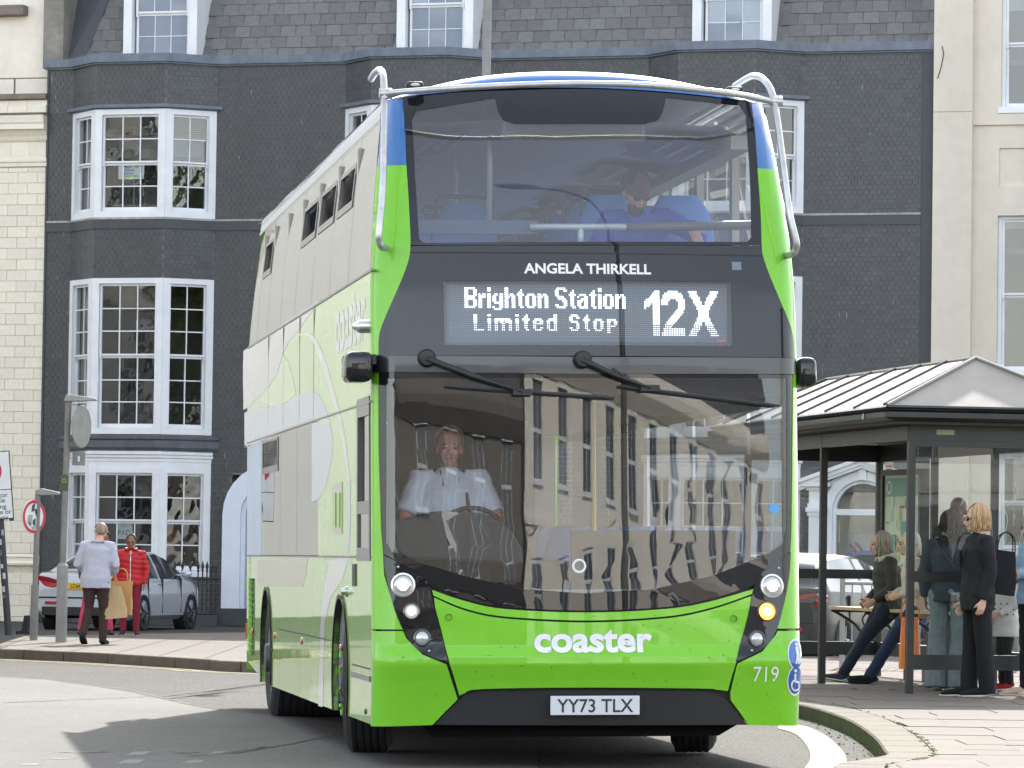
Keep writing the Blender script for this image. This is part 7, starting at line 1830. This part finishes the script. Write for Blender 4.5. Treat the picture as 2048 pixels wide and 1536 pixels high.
def stand(u, v, H=KH): p = gnd(u, v, H); return Vector((p.x, p.y, H))

# ---- the three on the far pavement
P0 = stand(190, 1288)
def man_extra(t, HM, J, k):
    c = cap(t, HM, (196, 184, 190), m2=cloth('cap_peak_red', (186, 54, 70)))
    g = MB(); g.tube([J['neck'] + Vector((.075 * math.cos(a), .005 + .075 * math.sin(a), .012)) for a in [2 * PI * i / 16 for i in range(17)]], (.016), 6); ob('collar', g, m_shirt_l, t, smooth=True)
m_shirt_l = cloth('pale_lilac_jacket', (172, 172, 184), nz=.04)
man = person('elderly man seen from behind in pale jacket, brown trousers and cap, carrying a paper bag', P0, PI - .12, 1.60,
    dict(pelvis=(0, .02, .91), waist=(0, .0, 1.05), chest=(.0, -.04, 1.26), neck=(0, -.08, 1.42), head=(-.02, -.13, 1.555), shl=(-.19, -.05, 1.375), shr=(.19, -.05, 1.375), ell=(-.275, -.02, 1.10), elr=(.27, .0, 1.10), wrl=(-.20, -.20, .98), wrr=(.17, -.22, 1.0),
         hpl=(-.09, .02, .88), hpr=(.09, .02, .88), knl=(-.10, -.07, .49), knr=(.10, -.02, .49), anl=(-.10, -.03, .085), anr=(.15, .13, .14), tol=(-.11, -.20, .03), tor=(.16, -.03, .03)),
    m_shirt_l, cloth('dark_brown_trousers', (62, 44, 42)), sk_p, dict(style='short', m=hairm('grey_hair', (150, 132, 118)), len=.0), m_shoe_k, m_shoe_k, bulk=1.22, hyaw=.55, hem=.80, extra=man_extra, vox=.011)
def bag(name, label, M, w, d, h, m, handles=True, mh=None, slack=.1):
    t = empty(name, M=M); tag(t, label, 'bag'); g = MB(); rows = []; n = 24; br = random.Random(len(label))
    for j in range(11):
        f = j / 10; z = h * f; R = []
        for i in range(n):
            a = 2 * PI * i / n; cx = math.copysign(abs(math.cos(a)) ** .35, math.cos(a)); cy = math.copysign(abs(math.sin(a)) ** .35, math.sin(a))
            wv = (w / 2) * (1 - slack * f * f * 2.2); dv = d / 2 * (1.0 - .55 * f)
            R.append(Vector((cx * wv, cy * dv, z)) + Vector((0, 0, 0)) + Vector((mnoise.noise(Vector((i * .6, j * .7, 1))), mnoise.noise(Vector((i * .6, j * .7, 5))), 0)) * .012)
        rows.append(R)
    g.grid(rows, closed=True); g.add(rows[0], [tuple(reversed(range(n)))]); ob('bag_body', g, m, t, smooth=True)
    if handles:
        for s in (-1, 1):
            g = MB(); g.tube(cr([(-.09, s * .03, h * .96), (-.07, s * .02, h + .12), (0, 0, h + .17), (.07, s * .02, h + .12), (.09, s * .03, h * .96)], 5), .006, 5); ob('handle', g, mh or m, t, smooth=True)
    return t
m_kraft = mat('kraft_paper', srgb(170, 142, 104), .75, noise=[(5, .1), (40, .06)], bump=[(8, .5, .02), (60, .1, .003)])
m_print = mat('faint_green_print', srgb(160, 152, 112), .7)
PB = aty(226, 1237, P0.y + .05)
t = bag('paper_bag', 'large brown paper carrier bag hanging from the hand of the man in cap', Matrix.Translation((PB.x + .0, P0.y + .12, PB.z)) @ Matrix.Rotation(.25, 4, 'Z') @ Matrix.Rotation(-.10, 4, 'Y'), .36, .22, .42, m_kraft, slack=.14)
PB2 = aty(243, 1200, P0.y + .5); 
t = bag('paper_bag', 'second brown paper bag, partly hidden behind the larger bag', Matrix.Translation((PB2.x, P0.y + .42, PB.z + .05)) @ Matrix.Rotation(-.1, 4, 'Z'), .30, .14, .44, mat('orange_kraft', srgb(172, 130, 78), .75, noise=(6, .1), bump=(9, .4, .02)), slack=.0)
P2 = stand(259, 1271)
def red_extra(t, HM, J, k):
    glasses(t, HM, (40, 30, 28), False)
    g = MB(); c = J['neck']; g.tube([c + Vector((.0, -.10, -.035)), c + Vector((0, -.155, -.10)), J['chest'] + Vector((0, -.168, 0)), J['waist'] + Vector((0, -.155, 0)), J['pelvis'] + Vector((0, -.162, -.08))], .006, 5); ob('zip', g, m_chrome, t)
    g = MB(); g.tube([c + Vector((.082 * math.cos(a), .0 + .078 * math.sin(a), .02 + .01 * math.sin(a))) for a in [-PI / 2 + .45 + (2 * PI - .9) * i / 16 for i in range(17)]], .022, 8); ob('collar', g, m_redj, t, smooth=True)
    g = MB(); g.ell(c + Vector((0, -.05, -.045)), (.032, .04, .05)); ob('scarf', g, mat('pale_scarf', srgb(170, 166, 150), .8, noise=(40, .3)), t, smooth=True)
m_redj = cloth('red_puffer', (176, 36, 40), .5, nz=.05)
person('person in bright red quilted jacket and maroon trousers facing the street', P2, .05, 1.47,
    dict(wrl=(-.235, -.07, .86), wrr=(.24, -.04, .88), ell=(-.26, .02, 1.12), elr=(.265, .02, 1.12)), m_redj, cloth('maroon_trousers', (120, 34, 48)), sk_b, dict(style='short', m=hairm('greying_black_hair', (84, 78, 76)), len=.0, face=.9), cloth('dark_trainer', (44, 36, 44)), mat('pink_grey_sole', srgb(190, 150, 156), .6), bulk=1.16, hem=.84, wrinkle=quilt(.010, .075), extra=red_extra, vox=.010)
P3 = stand(193, 1269)
person('person in blue top and pink trousers, mostly hidden behind the man in cap', P3, .1, 1.52,
    dict(anl=(-.24, .02, .09), tol=(-.27, -.15, .03), anr=(.20, .02, .09), tor=(.24, -.14, .03), knl=(-.18, -.02, .49), knr=(.16, -.02, .49), ell=(-.27, .03, 1.12), elr=(.27, .03, 1.12), wrl=(-.26, -.05, .9), wrr=(.26, -.05, .9), head=(.10, -.02, 1.575), neck=(.07, .015, 1.435)),
    cloth('blue_denim_top', (52, 74, 110)), cloth('pink_trousers', (206, 70, 106)), sk_b, dict(style='short', m=hairm('dark_hair', (44, 38, 36)), len=.0, face=.9), m_shoe_k, m_shoe_k, bulk=1.05, flare=.015, vox=.011)

# ---- in and around the shelter
th = -1.42
W1 = aty(1778, 1205, 44.0); W1 = Vector((W1.x, 44.0, KH))
sit0 = dict(pelvis=(0, .0, .86), waist=(0, -.01, .99), chest=(0, -.03, 1.20), neck=(0, -.05, 1.365), head=(0, -.10, 1.50), shl=(-.18, -.03, 1.315), shr=(.18, -.03, 1.315), ell=(-.235, -.02, 1.05), elr=(.235, -.02, 1.05), wrl=(-.15, -.19, .92), wrr=(.15, -.19, .92),
           hpl=(-.09, -.02, .83), hpr=(.09, -.02, .83), knl=(-.10, -.20, .47), knr=(.09, -.23, .47), anl=(-.10, -.36, .085), anr=(.09, -.41, .085), tol=(-.11, -.52, .035), tor=(.09, -.56, .06))
sit = {n: ((p[0], p[1], p[2] - .075) if n[:2] not in ('an', 'to', 'kn') else (p[0], p[1] - (.09 if n[:2] != 'kn' else .04), p[2] - (.02 if n[:2] == 'kn' else 0))) for n, p in sit0.items()}
def fur(t, HM, J, k):
    g = MB(); c = J['neck']; g.tube([c + Vector((.09 * math.cos(a), .02 + .1 * math.sin(a), -.0 - .03 * math.sin(-a))) for a in [-PI / 2 + .5 + (2 * PI - 1.0) * i / 18 for i in range(19)]], .034, 9); ob('hood', bake(g, .01, 'hood', mat('cream_fur', srgb(196, 184, 160), .95, noise=(40, .25), bump=(50, .8, .02)), 1, lambda c: .008 * mnoise.noise(c * 60)), None, t)
    g = MB(); g.tube([J['shl'] + Vector((.05, -.06, .05)), J['chest'] + Vector((-.13, -.10, .0)), J['waist'] + Vector((-.15, -.09, .05))], (.018), 5); g.tube([J['shl'] + Vector((.05, .0, .06)), J['shl'] + Vector((.05, -.06, .05))], .018, 5); ob('rucksack_strap', g, mat('teal_strap', srgb(36, 66, 80), .8), t)
    for s in ('l', 'r'):
        g = MB(); A, T = J['an' + s], J['to' + s]
        for i in range(4): q = A.lerp(T, .25 + .14 * i) + Vector((0, 0, .028 - .006 * i)); g.tube([q + Vector((-.032, 0, -.012)), q + Vector((0, 0, .012)), q + Vector((.032, 0, -.012))], .0055, 5)
        ob('laces', g, mat('orange_lace', srgb(226, 120, 84), .8), t)
person('grey haired woman in dark parka perched on the bench, navy trainers with orange laces', W1, th, 1.66, sit, cloth('dark_olive_parka', (58, 56, 50), .7, nz=.1), cloth('navy_trousers', (30, 36, 50)), sk_f,
    dict(style='long', m=hairm('ash_grey_hair', (150, 138, 126), .45), len=.155, face=.95, wave=.006, brow=True), cloth('navy_trainer', (54, 58, 76)), m_sole_w, bulk=1.14, hem=.80, wrinkle=quilt(.006, .12), extra=fur, hpitch=.05)
W2 = aty(1834, 1205, 43.3); W2 = Vector((W2.x, 43.3, KH))
person('woman with white hair in pale knitted coat and blue jeans seated behind the shelter post', W2, th - .05, 1.66, dict(sit, wrl=(-.16, -.2, .91), wrr=(.14, -.2, .91)), cloth('cream_knit', (196, 180, 168), nz=.12), cloth('dark_blue_jeans', (38, 46, 70)), sk_p,
    dict(style='long', m=hairm('white_hair', (222, 214, 196), .2), len=.14, face=.95, wave=.008), cloth('black_trainer', (20, 20, 22)), m_shoe_k, bulk=1.08, hem=.82)
W3 = stand(1884, 1381); W3 = Vector((W3.x + .05, 41.25, KH))
def strap3(t, HM, J, k):
    g = MB(); g.tube([J['shr'] + Vector((-.06, .05, .065)), J['chest'] + Vector((.04, .155, .06)), J['chest'] + Vector((-.10, .16, -.12)), J['waist'] + Vector((-.18, .10, -.04))], (.012), 6); g.tube([J['shr'] + Vector((-.06, .05, .065)), J['shr'] + Vector((-.07, -.08, .05))], .012, 6); ob('bag_strap', g, m_black, t)
    g = MB(); g.tube(cr([HM @ Vector((.05, .06, -.20)), HM @ Vector((.075, .07, -.215)), HM @ Vector((.09, .05, -.23))], 4), .004, 5); ob('hair_clip', g, mat('gold_clip', srgb(190, 160, 90), .3, .7), t)
person('dark haired woman in navy denim top and flared pale jeans standing inside the shelter', W3, PI - .35, 1.70, dict(ell=(-.25, .03, 1.12), elr=(.25, .03, 1.12), wrr=(.235, .0, .88), wrl=(-.20, -.20, 1.0)), cloth('navy_denim_top', (54, 60, 70), nz=.1), cloth('washed_blue_jeans', (114, 120, 130), nz=.14), sk_b,
    dict(style='long', m=hairm('dark_brown_hair', (34, 28, 26), .5), len=.24, face=.8, wave=.014), cloth('tan_shoe', (120, 92, 72)), m_sole_w, bulk=1.03, hem=.84, flare=.055, extra=strap3, lwr=folds(.011, (10, 10, 7), 4))
W4 = aty(1916, 1200, 42.6); W4 = Vector((W4.x, 42.6, KH))
person('bald man in dark clothes standing at the back of the queue in the shelter', W4, -.5, 1.86, {}, cloth('charcoal_jacket', (50, 50, 54)), cloth('grey_jeans', (120, 124, 134)), sk_d, dict(style='bald', m=m_brow), cloth('grey_trainer', (70, 76, 90)), m_sole_w, bulk=1.05)
W5 = stand(1950, 1392); W5.y = 39.6
def blonde_extra(t, HM, J, k):
    glasses(t, HM); g = MB(); c = J['neck']
    for s in (-1, 1): g.add([c + Vector((s * .08, -.02, .0)), c + Vector((s * .11, -.10, -.08)), J['chest'] + Vector((s * .06, -.17, .0)), J['waist'] + Vector((s * .01, -.165, .05)), c + Vector((s * .035, -.10, -.06))], [(0, 1, 2, 3, 4)])
    ob('lapel', g, m_blz, t)
    g = MB(); g.ell(J['waist'] + Vector((-.105, -.10, -.0)), (.01, .01, .01)); ob('button', g, m_black, t)
m_blz = cloth('black_blazer', (36, 36, 40), .85, nz=.06)
person('blonde woman in black trouser suit and sunglasses standing outside the shelter end', W5, -1.36, 1.74, dict(ell=(-.225, .04, 1.11), elr=(.225, .05, 1.11), wrl=(-.235, -.06, .84), wrr=(.22, -.02, .85), knl=(-.08, -.03, .49), knr=(.09, .03, .49), anl=(-.08, -.05, .085), anr=(.09, .07, .085), tol=(-.08, -.24, .03), tor=(.09, -.12, .03)), m_blz, cloth('black_trousers', (30, 30, 33), .85), sk_p,
    dict(style='long', m=hairm('strawberry_blonde_hair', (180, 146, 112), .35), len=.135, face=.8, wave=.006), cloth('black_running_shoe', (22, 22, 24)), m_sole_w, bulk=1.12, hem=.76, flare=.022, extra=blonde_extra, lwr=folds(.008, (9, 9, 5), 8))
PBk = aty(2003, 1182, 39.75)
bag('shoulder_bag', 'soft black shoulder bag hanging behind the blonde woman', Matrix.Translation((PBk.x - .02, 39.72, PBk.z - .03)) @ Matrix.Rotation(.3, 4, 'Z') @ Matrix.Rotation(.12, 4, 'Y'), .26, .16, .40, cloth('black_canvas', (26, 26, 30), .9), slack=.12)
PO = aty(1815, 1338, 41.9)
bag('carrier_bag', 'bright orange carrier bag hanging beside the near shelter post', Matrix.Translation((PO.x + .02, 41.9, PO.z)) @ Matrix.Rotation(-.2, 4, 'Z'), .20, .20, .50, mat('orange_plastic', srgb(232, 112, 26), .35, noise=(4, .06), bump=[(9, .6, .03), (30, .3, .01)], coat=.3), slack=.1)
W6 = aty(2068, 1200, 40.0); W6 = Vector((W6.x, 40.0, KH))
person('woman in pale blue denim jacket with folded arms at the right edge', W6, -1.2, 1.66, dict(ell=(-.24, -.02, 1.13), elr=(.24, -.02, 1.13), wrl=(.06, -.22, 1.14), wrr=(-.07, -.235, 1.16), anl=(-.1, -.03, .085), tol=(-.1, -.22, .03)), cloth('pale_blue_denim', (150, 178, 204), nz=.1), cloth('black_jeans', (32, 32, 38)), sk_f,
    dict(style='long', m=hairm('auburn_hair', (160, 106, 74), .35), len=.10, face=.9), cloth('beige_shoe', (196, 170, 150)), mat('beige_sole', srgb(206, 190, 170), .6), bulk=1.12, hem=.86, extra=lambda t, HM, J, k: glasses(t, HM), wrinkle=folds(.012, (9, 9, 12), 2))
W7 = aty(2010, 1378, 41.9); W7 = Vector((W7.x, 41.9, KH))
def nordic(t, HM, J, k):
    g = MB()
    for i in range(9):
        for j in range(3):
            a = PI * (1.0 + (i - 4) * .12); p = J['chest'] + Vector((.2 * math.sin(a) * 1.0, .15 * math.cos(a) * 1.05, -.10 - j * .05)); g.box(-.006, .006, -.004, .004, -.008, .008, Matrix.Translation(p) @ Matrix.Rotation(-a, 4, 'Z') @ Matrix.Rotation(PI / 4, 4, 'Y'))
    ob('knit_pattern', g, m_signk, t, kind='stuff')
person('child in white patterned jumper, black trousers and red shoes behind the blonde woman', W7, -1.3, 1.24, dict(wrl=(-.2, -.2, 1.0), wrr=(.2, -.18, 1.0)), cloth('white_knit', (214, 210, 204), nz=.06), cloth('black_leggings', (30, 30, 34)), sk_f, dict(style='long', m=hairm('light_brown_hair', (150, 120, 92)), len=.06), cloth('red_shoe', (140, 26, 36)), m_sole_w, bulk=1.34, hem=.70, extra=nordic)

# ---- in the bus
bm_ = MBUS
drv_p = at_y(905, 905, 1.10)
def driver_extra(t, HM, J, k):
    g = MB(); c = J['neck']
    for s in (-1, 1): g.tube([c + Vector((s * .06, -.05, .0)), c + Vector((s * .05, -.13, -.10)), J['chest'] + Vector((s * .03, -.15, -.05)), J['waist'] + Vector((0, -.145, .06))], .006, 5)
    ob('lanyard', g, mat('lanyard_navy', srgb(36, 40, 60), .7), t)
    for s in (-1, 1): g = MB(); p = J['shr' if s > 0 else 'shl']; g.box(-.06, .06, -.035, .035, .058, .068, Matrix.Translation(p + Vector((-s * .02, 0, 0)))); ob('epaulette', g, m_black, t, bevel=.01)
    g = MB(); g.tube([J['chest'] + Vector((.095, -.145, .03)), J['chest'] + Vector((.115, -.15, -.09))], (.012), 6); g.ell(J['chest'] + Vector((.12, -.15, -.11)), (.02, .01, .025)); ob('spectacles', g, m_black, t)
k_ = 1.78 / 1.70
drvM = bm_ @ Matrix.Translation((drv_p.x - .02, 1.12, drv_p.z + .03 - 1.575 * k_))
sitd = dict(knl=(-.14, -.42, .86), knr=(.14, -.42, .86), anl=(-.14, -.48, .48), anr=(.14, -.48, .48), tol=(-.15, -.62, .42), tor=(.15, -.62, .42), hpl=(-.095, -.03, .90), hpr=(.095, -.03, .90), ell=(-.29, -.10, 1.13), elr=(.29, -.12, 1.13), wrl=(-.20, -.32, 1.08), wrr=(.20, -.32, 1.08))
person('bus driver in white short sleeved shirt seated at the wheel behind the windscreen', None, 0, 1.78, sitd, cloth('white_uniform_shirt', (214, 220, 232), nz=.03), cloth('black_uniform_trousers', (28, 28, 34)), sk_r, dict(style='short', m=hairm('cropped_grey_hair', (120, 108, 100)), len=.0, face=1.45), m_shoe_k, None, bulk=1.22, sleeves='short', lap=1, extra=driver_extra, M=drvM, hyaw=-.1, wrinkle=folds(.010, (9, 9, 12), 5))
ps = at_y(1265, 388, 1.55); k_ = 1.76 / 1.70
def beard(t, HM, J, k):
    c = cap(t, HM, (86, 50, 62)); g = MB(); g.ell((0, 0, 0), (.058, .056, .056), 12, 8, M=HM @ Matrix.Translation((0, -.040, -.092))); ob('beard', bake(g, .007, 'beard', mat('black_beard', srgb(34, 30, 32), .8, noise=(60, .3)), 1, lambda c: .005 * mnoise.noise(c * 70)), None, t)
    glasses(t, HM)
    g = MB(); g.tube([J['wrr'] + Vector((0, 0, .0)) + Vector((.03 * math.cos(a), 0, .03 * math.sin(a))) for a in [2 * PI * i / 10 for i in range(11)]], .008, 5); ob('watch_strap', g, m_black, t)
person('bearded passenger in blue jacket and maroon cap leaning on the upper deck front rail', None, 0, 1.76,
    dict(pelvis=(-.05, .1, .93), waist=(-.02, .04, 1.05), chest=(.03, -.05, 1.24), neck=(.03, -.12, 1.40), head=(.0, -.22, 1.525), shl=(-.15, -.10, 1.36), shr=(.21, -.08, 1.37), ell=(-.27, -.18, 1.12), elr=(.40, -.24, 1.25), wrl=(-.15, -.35, 1.05), wrr=(.31, -.50, 1.29),
         knl=(-.2, -.35, .9), knr=(.15, -.35, .9), anl=(-.2, -.4, .48), anr=(.15, -.4, .48), tol=(-.2, -.55, .42), tor=(.15, -.55, .42)), cloth('royal_blue_jacket', (32, 70, 168), nz=.06), cloth('dark_jeans', (40, 44, 58)), sk_f, dict(style='short', m=hairm('black_hair', (34, 30, 30)), len=.0), m_shoe_k, None, bulk=1.18, lap=1, extra=beard, hyaw=.25, hpitch=.45,
    M=bm_ @ Matrix.Translation((ps.x, 1.62, ps.z - 1.525 * k_)), hands=dict(r=dict(dir=(.25, -.35, -.9), pn=(.2, -.9, .2), curl=.35)), wrinkle=quilt(.006, .10))
p3 = at_y(1106, 425, 4.2); k_ = 1.6 / 1.7
person('passenger with dark hair seated further back on the upper deck', None, 0, 1.6, dict(knl=(-.14, -.42, .88), knr=(.14, -.42, .88), anl=(-.14, -.42, .48), anr=(.14, -.42, .48), tol=(-.15, -.56, .42), tor=(.15, -.56, .42)), cloth('black_coat', (34, 34, 40)), cloth('black_trouser', (28, 28, 32)), sk_b, dict(style='short', m=hairm('jet_black_hair', (26, 24, 26)), len=.0, face=.9), m_shoe_k, None, bulk=1.1, lap=1, hpitch=.4, M=bm_ @ Matrix.Translation((p3.x, 4.3, p3.z - 1.575 * k_)))
# ================================================================ the rest of the square, out of the frame: what the glass and paint mirror
m_crm2 = mat('sunlit_cream_render', srgb(234, 228, 214), .8, noise=[(.5, .05)])
m_slate2 = mat('far_slate', srgb(84, 84, 88), .7, noise=(1, .15))
m_dkw = mat('dark_sash_glass', (.03, .034, .04), .06, coat=1)
def terrace(name, label, M, length, height, floors, bays, m, depth=9, wcol=None, roof_h=2.4):
    t = empty(name, M=M); tag(t, label, 'building')
    fh = height / floors; holes = []; bw = length / bays
    for f in range(floors):
        for b_ in range(bays):
            x = b_ * bw + bw * .5; w = bw * .36; z0 = f * fh + fh * (.25 if f else .12); z1 = f * fh + fh * .82; holes.append((x - w / 2, x + w / 2, z0, z1))
    mb = patch([(0, 0), (length, 0), (length, height), (0, height)], lambda a, b_, d: (a, d, b_), 100, .3, holes=[[(a, c), (b_, c), (b_, d), (a, d)] for a, b_, c, d in holes])
    mb.box(0, length, .35, depth, 0, height); ob('wall', mb, m, t)
    for (a, b_, c, d) in holes:
        o = ob('window', MB().box(a, b_, .2, .26, c, d), m_dkw, t)
        mb = MB(); zm = (c + d) / 2; xm_ = (a + b_) / 2
        mb.box(a, b_, .15, .2, zm - .05, zm + .05); mb.box(xm_ - .025, xm_ + .025, .16, .195, c, d); mb.box(a, a + .08, .15, .2, c, d); mb.box(b_ - .08, b_, .15, .2, c, d); mb.box(a - .1, b_ + .1, -.12, .2, c - .12, c); mb.box(a - .12, b_ + .12, -.06, .02, d + .02, d + .2); ob('frame', mb, m_white, o)
    for f in range(1, floors): ob('string_course', MB().box(-.05, length + .05, -.12, -.001, f * fh - .12, f * fh + .1), m, t)
    ob('cornice', MB().prism([(-.5, height - .1), (-.55, height + .15), (-.1, height + .5), (.3, height + .5), (.3, height - .5), (-.1, height - .5)], lambda a, c, d: (d, a, c), -.1, length + .1), m, t)
    ob('roof', MB().prism([(.3, height + .4), (1.6, height + roof_h), (depth - 1, height + roof_h), (depth, height + .4)], lambda a, c, d: (d, a, c), 0, length), m_slate2, t)
    return t
def face(x, y, ang): return Matrix.Translation((x, y, 0)) @ Matrix.Rotation(ang, 4, 'Z')
# sunny side of the square behind the camera (its front looks at the bus)
terrace('cream_terrace', 'tall cream terrace of sash windows facing the front of the bus', face(52, -44, PI - .16), 42, 11.0, 3, 12, m_crm2)
terrace('grey_stone_house', 'grey stone house beside the cream terrace, across from the bus front', face(10, -37, PI - .10), 32, 9.4, 3, 9, mat('grey_ashlar', srgb(118, 112, 104), .8, noise=(.7, .12)))
terrace('cream_corner_house', 'cream corner house across the street from the bus front', face(66, -12, PI - .75), 26, 12, 4, 8, m_crm2)
terrace('pale_side_terrace', 'pale terrace on the left side of the street beside the bus', face(-13, 34, PI / 2 + .10), 34, 15, 4, 11, m_crm2) if False else None
terrace('cream_side_terrace', 'long cream terrace on the left, opposite the side of the bus', face(-15.2, 40, math.radians(94)), 34, 14, 4, 10, m_crm2)
m_leaf = mat('tree_leaf', srgb(74, 92, 40), .7, island=.45); m_bark = mat('tree_bark', srgb(92, 80, 66), .9, noise=(6, .2), bump=(12, .5))
def tree_meshes(seed, h, r_):
    r = random.Random(seed); tk = MB(); tk.tube([(0, 0, 0), (.05, 0, h * .25), (0, .08, h * .5), (.05, 0, h * .85)], [.28, .22, .16, .04], 9)
    tips = []
    for k in range(22):
        a = r.uniform(0, 2 * PI); z = h * r.uniform(.28, .7); e = Vector((math.cos(a) * r_ * r.uniform(.5, .95), math.sin(a) * r_ * r.uniform(.5, .95), z + h * r.uniform(.08, .28))); tk.tube([(0, 0, z), Vector((e.x * .5, e.y * .5, z + (e.z - z) * .6)), e], [.09, .05, .015], 6); tips.append(e)
    lf = MB()
    for e in tips:
        for k in range(260):
            c = e + Vector((r.gauss(0, .55), r.gauss(0, .55), r.gauss(0, .5))); a = Vector((r.gauss(0, 1), r.gauss(0, 1), r.gauss(0, 1))).normalized() * .17; b_ = a.orthogonal().normalized() * .11; lf.add([c - a, c + b_, c + a, c - b_], [(0, 1, 2, 3)])
    return tk.mesh('trunk', m_bark), lf.mesh('crown', m_leaf)
tks = [tree_meshes(s, 10.5, 3.4) for s in (1, 2)]
for k, (x, y, lab) in enumerate(((-30, 58, 'broad green tree at the left end of the square gardens'), (-37, 49, 'broad green tree next along the square gardens on the left'), (-34, 68, 'broad green tree behind the other garden trees on the left'), (19, 62, 'leafy street tree standing right of the frame near the cream stucco house'), (24, 55, 'leafy street tree further right, beyond the bus shelter'))):
    t = empty('tree', loc=(x, y, 0), rz=k * 1.3); tag(t, lab, 'tree', 'trees around the square'); ob('trunk', tks[k % 2][0], None, t); ob('crown', tks[k % 2][1], None, t)
# lamp column on the right pavement, mirrored as a dark bent line in the bus windows
l2 = empty('lamp_post', loc=(3.2, 20.3, KH)); tag(l2, 'dark olive lamp column with swan neck arm on the right pavement, ahead of the bus', 'lamp post')
m_olive = mat('olive_column', srgb(74, 68, 52), .6, noise=(5, .1))
ob('column', MB().tube([(0, 0, 0), (0, 0, 1.2), (0, 0, 1.25), (0, 0, 8.2)], [.11, .11, .065, .05], 12), m_olive, l2, smooth=50)
ob('bracket_arm', MB().tube(cr([(0, 0, 8.2), (-.05, 0, 8.9), (-.35, .1, 9.5), (-1.0, .25, 9.75), (-1.7, .4, 9.72)], 6), .034, 8), m_olive, l2, smooth=True)
ob('lantern', MB().ell((-2.1, .5, 9.66), (.5, .15, .09)), m_olive, l2, smooth=True)
